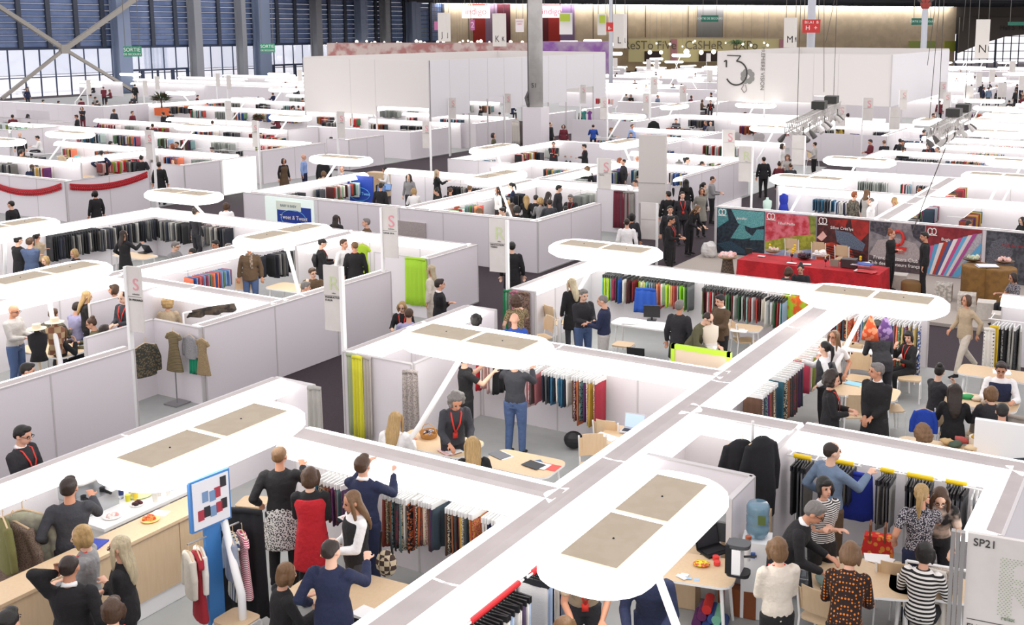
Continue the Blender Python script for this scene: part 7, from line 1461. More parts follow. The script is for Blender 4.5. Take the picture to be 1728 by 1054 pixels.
PEOPLE = [
 # ---- front rows
 (40, 718, 'hold', 350, 'short', 'black', 'jacket', 'dark', 'dark', 'lanyard glasses collar', 'person with black hair and red lanyard holding a tablet in the lower left aisle'),
 (115, 805, 'reach1', 110, 'short', 'dark', 'sweater', 'charcoal', 'dark', '', 'person in charcoal sweater working behind the wooden coffee counter, back turned'),
 (132, 886, 'hold', 190, 'bob', 'blonde', 'sweater', 'grey', 'dark', 'lanyard', 'person with blonde bob, grey cardigan and red lanyard in front of the coffee counter'),
 (200, 903, 'fold', 185, 'long', 'pale', 'jacket', 'black', 'dark', 'glasses', 'person with platinum hair, glasses and black jacket leaning at the coffee counter'),
 (116, 935, 'phone', 95, 'crop', 'dark', 'jacket', 'black', 'black', 'collar', 'person in black suit seen from behind holding a phone to the ear, lower left'),
 (188, 1008, 'stand', 100, 'fringe', 'brown', 'jacket', 'black', 'dark', 'lanyard', 'brown haired head with red lanyard at the bottom edge below the coffee counter'),
 (12, 1028, 'stand', 80, 'short', 'black', 'jacket', 'black', 'dark', '', 'black haired head in the very bottom left corner'),
 (471, 752, 'reach1', 95, 'crop', 'lbrown', 'skirt', 'black', 'print', '', 'person in black top and speckled grey skirt browsing scarves, back turned'),
 (523, 786, 'hold', 95, 'bob', 'brown', 'dress', 'red', 'black', '', 'person in bright red sleeveless dress over black, back turned'),
 (611, 768, 'reach', 70, 'short', 'brown', 'sweater', 'navy', 'navy', 'collar', 'tall person in navy cardigan reaching up to the sample hangers'),
 (590, 829, 'hold', 215, 'long', 'lbrown', 'vest', 'black', 'charcoal', '', 'long haired person in white shirt clutching a stack of papers'),
 (558, 908, 'reach1', 80, 'crop', 'dark', 'jacket', 'navy', 'navy', '', 'broad person in navy fleece leaning over the front table, back turned'),
 (487, 948, 'sit', 35, 'bob', 'lbrown', 'sweater', 'black', 'black', '', 'seated person with honey bob and black sweater at the bottom'),
 (772, 668, 'lean2', 290, 'curly', 'grey', 'jacket', 'charcoal', 'dark', 'lanyard', 'grey curly haired person in dark jacket and red lanyard bending over the table'),
 (783, 592, 'reach', 20, 'short', 'brown', 'tee', 'black', 'black', '', 'person in black T-shirt half hidden behind the oval lamp'),
 (868, 597, 'reach', 75, 'crop', 'brown', 'sweater', 'charcoal', 'jeans', '', 'person in dark grey sweater and blue jeans at the sample wall, back turned'),
 (668, 693, 'sit', 80, 'long', 'blonde', 'sweater', 'white', 'white', '', 'seated person with long blonde hair in white below the patterned dress'),
 (797, 735, 'sit', 100, 'long', 'blonde', 'sweater', 'black', 'black', '', 'seated blonde person in black top at the light wood table, back turned'),
 (742, 470, 'fold', 20, 'short', 'dark', 'jacket', 'black', 'black', 'collar', 'person in black suit with hand at the mouth in the aisle by the lime scarf'),
 (727, 446, 'stand', 170, 'long', 'pale', 'jacket', 'cream', 'cream', '', 'curly platinum blonde person in cream jacket beside the lime scarf'),
 (678, 509, 'sit', 265, 'bob', 'blonde', 'jacket', 'black', 'black', 'lanyard glasses', 'person with glasses and black jacket facing the viewer behind the closet wall'),
 (690, 520, 'sit', 95, 'short', 'brown', 'sweater', 'lavender', 'dark', '', 'brown haired person in lavender sweater seated with back turned'),
 (803, 528, 'stand', 90, 'bob', 'black', 'sweater', 'navy', 'navy', 'lanyard', 'dark bobbed head above navy collar in the cell behind the lamp'),
 (872, 498, 'reach1', 100, 'curly', 'brown', 'tee', 'leopard', 'green', '', 'curly haired person in leopard top at the green scarves'),
 (868, 528, 'stand', 95, 'bald', '', 'tee', 'blue', 'blue', '', 'bald person in bright blue shirt behind the oval lamp'),
 (964, 468, 'standL', 115, 'long', 'pale', 'coat', 'black', 'charcoal', '', 'long blonde haired person in long black coat in the lime samples booth'),
 (986, 488, 'hold', 300, 'short', 'grey', 'sweater', 'dark', 'jeans', '', 'grey haired person in dark shirt and jeans shaking hands over a phone'),
 (1015, 497, 'hold', 165, 'crop', 'grey', 'sweater', 'navy', 'lgrey', '', 'grey haired person in black sweater and pale grey trousers, back turned'),
 (1147, 506, 'stand', 60, 'short', 'grey', 'coat', 'dark', 'black', '', 'silver haired person in black suit beside the silver mannequin, back turned'),
 (1178, 521, 'lean2', 320, 'crop', 'dark', 'jacket', 'olive', 'olive', 'glasses', 'person in brown jacket stooping towards the silver mannequin'),
 (1214, 497, 'hold', 215, 'short', 'black', 'jacket', 'brown', 'black', 'collar', 'person in brown blazer right of the silver mannequin'),
 (1408, 557, 'reach1', 240, 'long', 'lbrown', 'tee', 'white', 'black', 'glasses', 'long haired person in white top facing the dress rail'),
 (1392, 575, 'reach1', 165, 'pony', 'black', 'vest', 'charcoal', 'black', 'backpack', 'person with long dark ponytail and grey vest at the dress rail'),
 (1409, 627, 'hold', 350, 'curly', 'dark', 'jacket', 'black', 'grey', 'lanyard', 'curly dark haired person in black jacket with red lanyard talking across the table'),
 (1480, 612, 'clasp', 225, 'short', 'grey', 'coat', 'black', 'dark', 'collar', 'grey haired person in long black coat with clasped hands'),
 (1480, 540, 'lean2', 95, 'short', 'black', 'jacket', 'dark', 'dark', '', 'person in black vest bent over the far table under the hanging shawls'),
 (1532, 558, 'sitL', 200, 'fringe', 'black', 'sweater', 'black', 'black', 'lanyard', 'person with black fringe resting the chin on a hand at the white table'),
 (1632, 497, 'walk', 200, 'bob', 'brown', 'jacket', 'beige', 'cream', '', 'walking person in beige jacket and black boots in the right aisle'),
 (1588, 614, 'sitL', 20, 'bun', 'black', 'sweater', 'dark', 'dark', '', 'seated dark haired person in black top holding a cup to the mouth'),
 (1612, 646, 'sit', 75, 'long', 'dark', 'jacket', 'black', 'black', '', 'seated person with long dark hair and black shawl on a wooden chair'),
 (1690, 611, 'sit', 250, 'short', 'dark', 'vest', 'navy', 'dark', 'glasses', 'bespectacled person in white shirt and navy vest reading at the far table'),
 (1673, 650, 'sit', 80, 'bob', 'lbrown', 'sweater', 'dark', 'dark', '', 'seated light haired person in brown top at the fabric covered table'),
 (1692, 680, 'sit', 70, 'short', 'black', 'sweater', 'lgrey', 'dark', 'scarf', 'seated person in pale grey sweater with big black scarf'),
 (1556, 717, 'sit', 95, 'curly', 'lbrown', 'sweater', 'green', 'dark', '', 'seated person with big curly brown hair just above the right partition'),
 (1404, 745, 'reach1', 30, 'crop', 'dark', 'sweater', 'steel', 'brown', '', 'person in blue grey sweater pulling out a royal blue sample'),
 (1392, 804, 'fold', 290, 'fringe', 'black', 'tee', 'stripes', 'black', '', 'black haired person in finely striped top holding patchwork fabric'),
 (1381, 849, 'lean2', 340, 'short', 'grey', 'jacket', 'black', 'navy', 'collar glasses', 'grey haired person in black suit reaching down to the table'),
 (1312, 904, 'hold', 100, 'bob', 'lbrown', 'sweater', 'cream', 'black', 'lanyard', 'person in cream sweater with bobbed hair beside the coffee machine, back turned'),
 (1437, 912, 'lean2', 70, 'bob', 'lbrown', 'coat', 'dots', 'black', '', 'person in orange dotted dark dress bending over the lower right table'),
 (1556, 815, 'reach1', 80, 'pony', 'blonde', 'tee', 'floral', 'navy', '', 'person with blonde ponytail and dark floral top at the black hangers'),
 (1588, 828, 'lean2', 255, 'long', 'brown', 'tee', 'beigeblack', 'dark', 'glasses', 'person with long brown hair in beige and black top leaning forward'),
 (1563, 913, 'sit', 60, 'fringe', 'black', 'sweater', 'bstripes', 'black', '', 'black haired person in bold black and white stripes, back turned'),
 (990, 938, 'lean2', 275, 'bob', 'lbrown', 'tee', 'beige', 'dark', 'lanyard', 'person in beige knit with red lanyard mostly hidden by the largest lamp'),
 (1090, 948, 'lean2', 255, 'short', 'brown', 'sweater', 'navy', 'navy', '', 'person in navy sweater bending below the largest lamp'),
 (953, 1037, 'sit', 90, 'bob', 'lbrown', 'sweater', 'beige', 'dark', '', 'light brown head at the bottom edge left of the largest lamp pole'),
 # ---- left booths
 (24, 514, 'hold', 350, 'bald', '', 'sweater', 'lgrey', 'jeans', 'glasses', 'bald person in pale grey sweater and jeans at the left edge'),
 (103, 550, 'sitL', 60, 'long', 'lbrown', 'sweater', 'black', 'black', '', 'seated person with long fair hair and black top left of the bun wearer'),
 (149, 535, 'sit', 200, 'bun', 'brown', 'sweater', 'olive', 'dark', 'glasses', 'seated person with hair bun and brown cardigan in the straw hat booth'),
 (176, 547, 'sit', 85, 'short', 'dark', 'sweater', 'lblue', 'jeans', '', 'seated person in light blue shirt behind the bun wearer'),
 (148, 490, 'hold', 30, 'long', 'blonde', 'sweater', 'black', 'black', '', 'blonde person in black raising both hands behind the blue striped cloth'),
 (132, 509, 'sit', 60, 'short', 'dark', 'sweater', 'lavender', 'jeans', '', 'dark haired seated person in lavender in the straw hat booth'),
 (192, 479, 'stand', 200, 'fringe', 'brown', 'sweater', 'grey', 'dark', 'lanyard', 'person with brown fringe, grey sweater and red lanyard left of the S pylon'),
 (206, 492, 'hold', 250, 'crop', 'dark', 'jacket', 'charcoal', 'black', 'lanyard', 'person in dark jacket holding a tablet left of the S pylon'),
 (48, 612, 'sit', 20, 'short', 'black', 'sweater', 'black', 'black', '', 'dark seated person low behind the lilac aisle wall'),
 (90, 520, 'sit', 90, 'short', 'brown', 'sweater', 'camou', 'brown', '', 'seated person in patterned knit right of the straw hats'),
 (30, 397, 'fold', 60, 'capped', 'black', 'coat', 'black', 'black', '', 'person in black suit and cap at the left edge of the grey samples'),
 (50, 400, 'fold', 90, 'short', 'brown', 'sweater', '4b5a78', 'jeans', '', 'person in blue denim between the capped person and the beige one'),
 (62, 391, 'fold', 80, 'pony', 'black', 'sweater', 'beige', 'dark', '', 'person with dark topknot and beige top before the black samples'),
 (70, 432, 'sit', 250, 'bob', 'blonde', 'sweater', 'dark', 'dark', '', 'seated fair haired person below the beige topknot wearer'),
 (123, 420, 'sit', 230, 'bob', 'blonde', 'sweater', 'dark', 'dark', '', 'fair haired seated person in front of the grey samples'),
 (208, 388, 'reach1', 60, 'long', 'dark', 'dress', 'black', 'black', '', 'person with long dark hair and black dress at the black samples'),
 (297, 408, 'sit', 345, 'short', 'grey', 'sweater', 'grey', 'dark', 'glasses', 'seated grey haired person in grey right of the small table'),
 (323, 418, 'sit', 170, 'crop', 'black', 'sweater', 'dark', 'dark', '', 'seated black haired person low under the oval lamp pole'),
 (362, 405, 'sit', 240, 'short', 'black', 'sweater', 'charcoal', 'dark', '', 'seated person in charcoal beneath the orange hanger row'),
 (384, 410, 'sit', 180, 'crop', 'grey', 'sweater', 'charcoal', 'dark', '', 'grey head just left of the long oval lamp'),
 (279, 497, 'sit', 100, 'curly', 'blonde', 'sweater', 'beige', 'beige', '', 'person with wavy fair hair right of the S pylon'),
 (420, 410, 'stand', 275, 'short', 'brown', 'jacket', 'brown', 'jeans', 'scarf', 'person with checked scarf, brown jacket and pale jeans under the lamp'),
 (545, 402, 'hold', 20, 'capped', 'black', 'jacket', 'black', 'black', 'backpack lanyard', 'person in black coat with flat cap and backpack'),
 (580, 403, 'stand', 330, 'short', 'brown', 'sweater', 'white', 'dark', '', 'brown haired person facing right behind the grey haired one'),
 (590, 405, 'standL', 100, 'crop', 'lbrown', 'coat', 'black', 'black', 'lanyard', 'person in black coat with red lanyard, back turned, above the R pylon'),
 (527, 452, 'sitL', 275, 'short', 'brown', 'sweater', 'brown', 'dark', 'glasses', 'seated person in brown holding both hands at the head'),
 (517, 475, 'sit', 20, 'short', 'grey', 'jacket', 'navy', 'dark', '', 'seated grey haired person in navy left of the R pylon'),
 (457, 378, 'sit', 30, 'bun', 'black', 'sweater', 'pink', 'dark', '', 'dark haired head with hair band above the long oval lamp'),
 (567, 362, 'stand', 70, 'long', 'dark', 'coat', 'dark', 'dark', '', 'person with long dark hair walking below the blue framed poster'),
 (618, 368, 'stand', 200, 'short', 'grey', 'coat', 'brown', 'dark', '', 'grey haired person in brown coat in front of the long wall'),
 # ---- garland block
 (160, 321, 'stand', 140, 'fringe', 'black', 'coat', 'black', 'black', '', 'person in black suit walking below the right garland swag'),
 (18, 338, 'stand', 170, 'crop', 'black', 'jacket', 'black', 'black', 'lanyard', 'person in black with red lanyard below the left garland swag'),
 (22, 271, 'sit', 80, 'crop', 'grey', 'jacket', 'charcoal', 'dark', '', 'grey haired seated person above the left garland swag'),
 (35, 252, 'stand', 90, 'short', 'black', 'jacket', 'brown', 'dark', '', 'standing dark person in brown jacket at the far left table'),
 (54, 277, 'sit', 100, 'short', 'brown', 'sweater', 'navy', 'dark', '', 'seated person in navy above the left garland swag'),
 (66, 278, 'sit', 260, 'bob', 'brown', 'sweater', 'black', 'dark', '', 'seated person facing the viewer in black above the garland'),
 (95, 276, 'sit', 95, 'long', 'dark', 'sweater', 'mustard', 'dark', '', 'seated person in mustard top at the garland corner'),
 (170, 254, 'hips', 95, 'short', 'black', 'sweater', 'navy', 'grey', '', 'person in navy sweater with hands on hips, back turned'),
 (238, 262, 'stand', 100, 'bun', 'black', 'sweater', 'black', 'dark', '', 'dark haired person in black left of the leftmost pink S pylon'),
 (268, 273, 'stand', 95, 'short', 'black', 'coat', 'black', 'black', '', 'person in long black coat behind the garland wall end'),
 (285, 269, 'stand', 250, 'curly', 'ginger', 'sweater', 'beige', 'dark', '', 'red haired person facing the viewer near the small grey wall'),
 (381, 341, 'stand', 95, 'bob', 'brown', 'sweater', 'white', 'dark', '', 'person in white top below the glowing white wall panel'),
 (338, 350, 'stand', 60, 'bun', 'dark', 'sweater', 'dark', 'dark', '', 'dark head below the glowing white panel'),
 (271, 246, 'sit', 60, 'short', 'black', 'sweater', 'navy', 'dark', '', None), (289, 243, 'stand', 200, 'curly', 'ginger', 'sweater', 'black', 'dark', '', None), (298, 239, 'stand', 250, 'short', 'dark', 'jacket', 'dark', 'beige', '', None),
 (357, 248, 'sit', 180, 'short', 'dark', 'jacket', 'navy', 'dark', '', None), (239, 262, 'sit', 100, 'crop', 'dark', 'sweater', 'dark', 'dark', '', None),
 (400, 217, 'sit', 20, 'short', 'dark', 'jacket', 'charcoal', 'dark', '', None), (444, 222, 'sit', 60, 'short', 'black', 'jacket', 'black', 'dark', '', None), (478, 217, 'sit', 330, 'bald', '', 'jacket', 'charcoal', 'dark', '', None), (506, 220, 'sit', 320, 'short', 'dark', 'jacket', 'charcoal', 'dark', '', None),
 (465, 248, 'sit', 100, 'short', 'black', 'sweater', 'grey', 'dark', '', None), (512, 260, 'stand', 0, 'bald', '', 'sweater', 'lblue', 'navy', '', 'balding person in light blue shirt gesturing before the grey aisle wall'),
 (478, 267, 'stand', 320, 'bob', 'dark', 'dress', 'brown', 'dark', '', 'person in brown dress standing against the aisle wall'), (546, 288, 'sit', 90, 'bob', 'lbrown', 'sweater', 'beige', 'dark', '', None),
 (577, 280, 'stand', 275, 'crop', 'grey', 'jacket', 'grey', 'grey', 'collar', 'grey suited person behind the royal blue hanging garment'),
 (648, 282, 'sit', 200, 'bun', 'black', 'sweater', 'white', 'dark', '', None), (690, 293, 'stand', 250, 'long', 'dark', 'sweater', 'grey', 'dark', '', None), (737, 286, 'reach1', 10, 'long', 'pale', 'dress', 'black', 'black', '', 'person with long platinum hair and black dress reaching to a sample'),
 (643, 308, 'standL', 70, 'short', 'black', 'sweater', 'black', 'black', '', 'person in black leaning at the light wood desk with laptops'), (698, 317, 'sit', 100, 'bob', 'blonde', 'sweater', 'white', 'dark', '', None),
 (735, 318, 'sit', 200, 'bun', 'black', 'sweater', 'black', 'dark', '', None), (760, 316, 'sit', 90, 'crop', 'brown', 'sweater', 'charcoal', 'dark', '', None), (491, 311, 'sit', 270, 'bald', '', 'sweater', 'lgrey', 'dark', '', None), (482, 318, 'sit', 100, 'short', 'brown', 'sweater', 'white', 'dark', '', None),
 (768, 345, 'sit', 80, 'short', 'ginger', 'sweater', 'pink', 'dark', '', None), (793, 312, 'sit', 80, 'short', 'lbrown', 'sweater', 'white', 'dark', '', None), (822, 326, 'sit', 60, 'short', 'grey', 'sweater', 'navy', 'dark', '', None),
 (840, 315, 'stand', 200, 'long', 'black', 'sweater', 'white', 'dark', '', 'person with very long black hair and white top in the crowded booth'), (861, 308, 'hold', 190, 'pony', 'black', 'jacket', 'navy', 'navy', 'lanyard', 'person in navy jacket and pink lanyard in the crowded booth'),
 (809, 349, 'sit', 90, 'long', 'lbrown', 'sweater', 'brown', 'dark', '', None), (855, 338, 'sit', 200, 'bob', 'blonde', 'sweater', 'white', 'dark', '', None), (847, 350, 'sit', 200, 'short', 'black', 'sweater', 'dark', 'dark', '', None), (864, 342, 'sit', 95, 'long', 'brown', 'sweater', 'grey', 'dark', '', None),
 (888, 329, 'sit', 100, 'long', 'blonde', 'sweater', 'black', 'dark', '', None), (872, 348, 'sit', 95, 'curly', 'black', 'jacket', 'black', 'dark', '', 'person with bushy black hair nearest the corner of the crowded booth'), (912, 334, 'sit', 90, 'curly', 'blonde', 'sweater', 'grey', 'dark', '', None),
 (926, 323, 'sit', 60, 'long', 'dark', 'sweater', 'grey', 'dark', '', None), (944, 312, 'standL', 340, 'short', 'black', 'jacket', 'dark', 'dark', '', None), (962, 328, 'sit', 250, 'short', 'grey', 'jacket', 'dark', 'dark', 'lanyard', 'grey haired seated person with red lanyard under the grey samples'),
 (927, 336, 'sit', 100, 'short', 'dark', 'jacket', 'charcoal', 'dark', '', None), (906, 330, 'sit', 90, 'short', 'black', 'sweater', 'black', 'dark', '', None), (955, 347, 'sit', 90, 'crop', 'black', 'sweater', 'black', 'dark', '', None),
 (988, 279, 'stand', 95, 'bob', 'lbrown', 'sweater', 'black', 'dark', '', 'fair haired person in black standing alone left of the S pylon'), (1040, 267, 'hold', 340, 'curly', 'ginger', 'sweater', 'purple', 'dark', '', 'red haired person in violet top right of the S pylon'),
 (1052, 268, 'stand', 200, 'crop', 'black', 'sweater', 'dark', 'dark', '', None), (1071, 264, 'hold', 270, 'bald', '', 'jacket', 'dark', 'dark', 'lanyard collar', 'bald person in dark suit left of the big blank sign'), (1077, 297, 'sit', 260, 'short', 'brown', 'sweater', 'grey', 'dark', '', None), (1071, 303, 'sit', 230, 'short', 'black', 'sweater', 'white', 'dark', '', None), (1041, 322, 'sit', 180, 'short', 'black', 'sweater', 'white', 'dark', '', None),
 (1160, 265, 'phone', 350, 'short', 'black', 'jacket', 'dark', 'dark', 'collar', 'person in dark suit phoning behind the slanting aisle wall'), (1186, 272, 'sit', 350, 'crop', 'dark', 'sweater', 'charcoal', 'dark', '', None), (1180, 277, 'sit', 200, 'short', 'brown', 'jacket', 'navy', 'dark', '', None), (1138, 285, 'sit', 240, 'curly', 'dark', 'sweater', 'dark', 'dark', '', None),
 # ---- dark aisle group
 (1128, 322, 'standL', 90, 'short', 'black', 'jacket', 'black', 'black', '', 'person in black, back turned, leftmost of the standing aisle group'), (1158, 302, 'stand', 95, 'long', 'black', 'jacket', 'black', 'black', '', 'person with long black hair, back turned, rear of the aisle group'),
 (1148, 323, 'stand', 280, 'short', 'dark', 'jacket', 'dark', 'dark', 'lanyard collar', 'person in dark suit and red lanyard walking towards the viewer in the aisle'), (1131, 347, 'stand', 275, 'short', 'black', 'jacket', 'dark', 'dark', 'collar', 'person facing the viewer behind the one reading papers'),
 (1134, 364, 'hold', 340, 'short', 'black', 'jacket', 'black', 'black', 'lanyard', 'person in black with orange lanyard reading papers, carrying a bag'), (1188, 307, 'stand', 20, 'pony', 'black', 'jacket', 'charcoal', 'dark', '', None),
 (1204, 297, 'hold', 350, 'crop', 'dark', 'sweater', 'grey', 'black', '', 'person in grey sweater facing right at the back of the aisle group'), (1184, 317, 'phone', 280, 'bob', 'brown', 'coat', '8a877c', 'dark', '', 'person in long grey beige coat touching the mouth in the aisle'),
 (1180, 347, 'lean2', 320, 'long', 'lbrown', 'jacket', 'black', 'black', '', 'fair haired person in black looking down at a leaflet'), (1058, 368, 'stand', 85, 'crop', 'dark', 'sweater', 'white', 'navy', '', 'broad person in white shirt, back turned, by the red and grey fabric'), (1066, 359, 'stand', 90, 'bob', 'black', 'sweater', 'dark', 'dark', '', None),
 (864, 408, 'stand', 95, 'short', 'black', 'coat', 'black', 'black', '', 'person in long black coat right of the middle R pylon'),
 (1289, 264, 'stand', 95, 'crop', 'black', 'jacket', 'black', 'black', '', 'person in black, back turned, right of the tall R pylon'), (1315, 273, 'sit', 80, 'bun', 'dark', 'sweater', 'maroon', 'dark', '', None), (1321, 243, 'stand', 330, 'curly', 'dark', 'sweater', 'white', 'beige', '', 'person in white blouse before the clover wall'),
 (1329, 262, 'sit', 260, 'curly', 'lbrown', 'sweater', 'lgrey', 'dark', '', None), (1334, 275, 'sit', 90, 'crop', 'brown', 'sweater', 'charcoal', 'dark', '', None), (1375, 239, 'reach1', 150, 'crop', 'dark', 'sweater', 'lgrey', 'black', '', 'person in pale grey shirt reaching to a bag before the clover wall'),
 # ---- posters booth
 (1442, 323, 'stand', 20, 'short', 'ginger', 'sweater', 'camou', 'beige', '', 'person with red brown hair and patterned top in the booth above the posters'), (1463, 319, 'stand', 30, 'long', 'lbrown', 'dress', 'lgrey', 'dark', '', 'long haired person in pale grey among the four people talking'),
 (1469, 333, 'phone', 170, 'crop', 'grey', 'sweater', 'white', 'dark', '', 'person in white shirt on the phone above the posters'), (1508, 332, 'hold', 160, 'long', 'blonde', 'sweater', 'pink', 'dark', '', 'blonde person in pink sweater above the posters'), (1529, 360, 'sit', 95, 'bob', 'blonde', 'sweater', 'charcoal', 'dark', '', None),
 (1551, 317, 'sit', 100, 'crop', 'ginger', 'sweater', 'charcoal', 'dark', '', None), (1598, 320, 'sit', 60, 'bob', 'dark', 'sweater', 'navy', 'dark', '', None), (1636, 371, 'sit', 20, 'crop', 'dark', 'sweater', 'white', 'dark', '', None), (1724, 366, 'sit', 200, 'long', 'black', 'jacket', 'black', 'dark', '', None),
 (1505, 387, 'fold', 320, 'bun', 'ginger', 'sweater', 'black', 'black', '', 'auburn haired person in black turtleneck before the red logo poster'), (1559, 391, 'standL', 160, 'short', 'black', 'sweater', 'black', 'black', '', 'black haired person in black shirt turned away left in front of the striped poster'),
 (1333, 450, 'sit', 20, 'bob', 'brown', 'sweater', 'charcoal', 'dark', '', 'curly head below the red table, turned right'), (1351, 446, 'sit', 250, 'bun', 'black', 'sweater', 'dark', 'dark', '', 'dark haired head facing left below the red table'), (1708, 460, 'sit', 190, 'bob', 'dark', 'tee', 'floral', 'dark', '', 'person in dark dotted top seated beside the brown drum tables'),
 # ---- middle distance
 (911, 247, 'sit', 30, 'crop', 'brown', 'sweater', 'grey', 'dark', '', None), (934, 239, 'fold', 275, 'short', 'dark', 'jacket', 'dark', 'dark', 'lanyard collar', 'person in dark suit facing the viewer at the flowery counter'), (955, 246, 'sit', 260, 'long', 'brown', 'sweater', 'black', 'dark', '', None), (985, 243, 'hold', 180, 'short', 'black', 'jacket', 'black', 'dark', 'lanyard', 'person in black with red lanyard at the right end of the flowery counter'),
 (782, 262, 'sit', 320, 'pony', 'black', 'jacket', 'dark', 'dark', '', None), (777, 266, 'sit', 60, 'short', 'black', 'jacket', 'charcoal', 'dark', '', None), (811, 250, 'stand', 95, 'bob', 'black', 'sweater', '6c7f74', 'dark', '', 'dark haired person in sage top, back turned, left of the tilted lamp'), (833, 225, 'stand', 350, 'curly', 'dark', 'sweater', 'olive', 'dark', '', None), (881, 258, 'sit', 270, 'long', 'brown', 'sweater', 'dark', 'dark', '', None),
 (929, 206, 'stand', 330, 'crop', 'dark', 'jacket', 'black', 'black', '', None), (951, 210, 'stand', 260, 'bob', 'black', 'jacket', 'maroon', 'dark', '', None), (979, 190, 'stand', 350, 'long', 'dark', 'dress', 'black', 'black', '', 'person in black before the teal and purple garments'), (1001, 210, 'sit', 90, 'crop', 'dark', 'sweater', 'blue', 'dark', '', None),
 (1032, 215, 'sit', 350, 'short', 'lbrown', 'sweater', 'grey', 'dark', '', None), (1067, 209, 'stand', 320, 'short', 'brown', 'sweater', 'lblue', 'dark', '', None), (1065, 223, 'sit', 260, 'short', 'brown', 'jacket', 'charcoal', 'dark', '', None), (1089, 228, 'sit', 260, 'short', 'brown', 'jacket', 'dark', 'dark', '', None), (1128, 227, 'sit', 250, 'crop', 'grey', 'jacket', 'dark', 'dark', '', None), (1188, 222, 'sit', 200, 'short', 'black', 'sweater', 'white', 'dark', '', None),
 (1135, 200, 'sit', 260, 'short', 'dark', 'jacket', 'charcoal', 'dark', '', None), (1190, 204, 'sit', 200, 'crop', 'grey', 'jacket', 'navy', 'dark', '', None), (1199, 205, 'sit', 100, 'bald', '', 'sweater', 'grey', 'dark', '', None), (1258, 189, 'sit', 350, 'short', 'brown', 'jacket', 'black', 'dark', '', None), (1252, 201, 'sit', 100, 'bob', 'lbrown', 'sweater', 'grey', 'dark', '', None), (1276, 195, 'sit', 30, 'short', 'black', 'jacket', 'black', 'dark', '', None),
 (1107, 174, 'sit', 60, 'long', 'dark', 'jacket', 'dark', 'dark', '', None), (1110, 160, 'stand', 320, 'crop', 'dark', 'sweater', 'steel', 'dark', '', None), (1081, 150, 'sit', 30, 'short', 'dark', 'jacket', 'charcoal', 'dark', '', None), (1057, 158, 'sit', 60, 'short', 'brown', 'jacket', 'grey', 'dark', '', None), (1067, 159, 'sit', 250, 'bob', 'dark', 'jacket', 'black', 'dark', '', None),
 (1037, 129, 'sit', 80, 'long', 'brown', 'jacket', 'navy', 'dark', '', None), (1048, 133, 'sit', 250, 'bob', 'dark', 'sweater', 'grey', 'dark', '', None), (1054, 133, 'sit', 100, 'long', 'black', 'sweater', 'brown', 'dark', '', None), (1136, 141, 'stand', 60, 'short', 'lbrown', 'jacket', 'steel', 'dark', '', None), (1150, 141, 'sit', 80, 'short', 'dark', 'sweater', 'black', 'dark', '', None),
 (1167, 161, 'stand', 340, 'bob', 'dark', 'sweater', 'maroon', 'dark', '', None), (1165, 168, 'sit', 340, 'short', 'black', 'jacket', 'black', 'dark', '', None), (1186, 168, 'sit', 340, 'bob', 'brown', 'jacket', 'brown', 'dark', '', None), (1200, 156, 'reach1', 160, 'short', 'black', 'jacket', 'black', 'dark', '', None), (1199, 169, 'sit', 260, 'short', 'brown', 'jacket', 'black', 'dark', 'lanyard', None), (1174, 96, 'stand', 90, 'short', 'black', 'jacket', 'black', 'black', '', None),
 (1526, 246, 'stand', 60, 'short', 'dark', 'coat', 'black', 'black', '', 'person in black coat behind the long plain wall, left of the suited pair'), (1566, 241, 'stand', 275, 'short', 'brown', 'jacket', 'dark', 'dark', 'lanyard collar', 'person in dark suit with pink lanyard under the right truss'), (1582, 247, 'stand', 180, 'crop', 'grey', 'jacket', 'dark', 'dark', '', 'grey haired person in dark jacket right under the truss end'),
 (1586, 169, 'stand', 90, 'crop', 'brown', 'jacket', 'maroon', 'black', '', None), (1550, 161, 'sit', 90, 'crop', 'black', 'jacket', 'black', 'dark', '', None), (1575, 163, 'sit', 60, 'short', 'black', 'sweater', 'dark', 'dark', '', None), (1669, 147, 'stand', 90, 'crop', 'dark', 'jacket', 'steel', 'dark', '', None), (1682, 143, 'stand', 260, 'long', 'black', 'jacket', 'dark', 'dark', '', None), (1684, 151, 'stand', 250, 'long', 'brown', 'jacket', 'black', 'dark', '', None), (1703, 169, 'sit', 100, 'short', 'black', 'sweater', 'dark', 'dark', '', None), (1631, 170, 'stand', 95, 'short', 'black', 'coat', 'dark', 'dark', '', None),
 (138, 180, 'fold', 280, 'bob', 'brown', 'jacket', 'dark', 'maroon', '', 'person in dark jacket and red trousers against the far left wall'), (157, 172, 'stand', 110, 'short', 'black', 'coat', 'black', 'black', '', 'tall person in black, left one of the far left aisle pair'), (164, 169, 'stand', 90, 'short', 'black', 'coat', 'black', 'charcoal', '', 'person in black, right one of the far left aisle pair'),
 (47, 192, 'sit', 90, 'long', 'black', 'sweater', 'black', 'dark', '', None), (49, 206, 'sit', 90, 'short', 'black', 'sweater', 'black', 'dark', '', None), (33, 223, 'stand', 275, 'bald', '', 'sweater', 'black', 'dark', '', None), (62, 229, 'sit', 200, 'short', 'black', 'sweater', 'white', 'dark', '', None), (38, 252, 'sit', 90, 'short', 'black', 'sweater', 'black', 'dark', '', None),
 (73, 168, 'sit', 60, 'short', 'black', 'sweater', 'black', 'dark', '', None), (99, 170, 'sit', 60, 'short', 'black', 'sweater', 'black', 'dark', '', None), (220, 171, 'sit', 60, 'short', 'black', 'jacket', 'brown', 'dark', '', None), (334, 160, 'sit', 30, 'short', 'dark', 'jacket', 'maroon', 'dark', '', None), (349, 174, 'sit', 30, 'long', 'black', 'jacket', 'black', 'dark', '', None), (436, 163, 'sit', 90, 'short', 'black', 'jacket', 'black', 'dark', '', None),
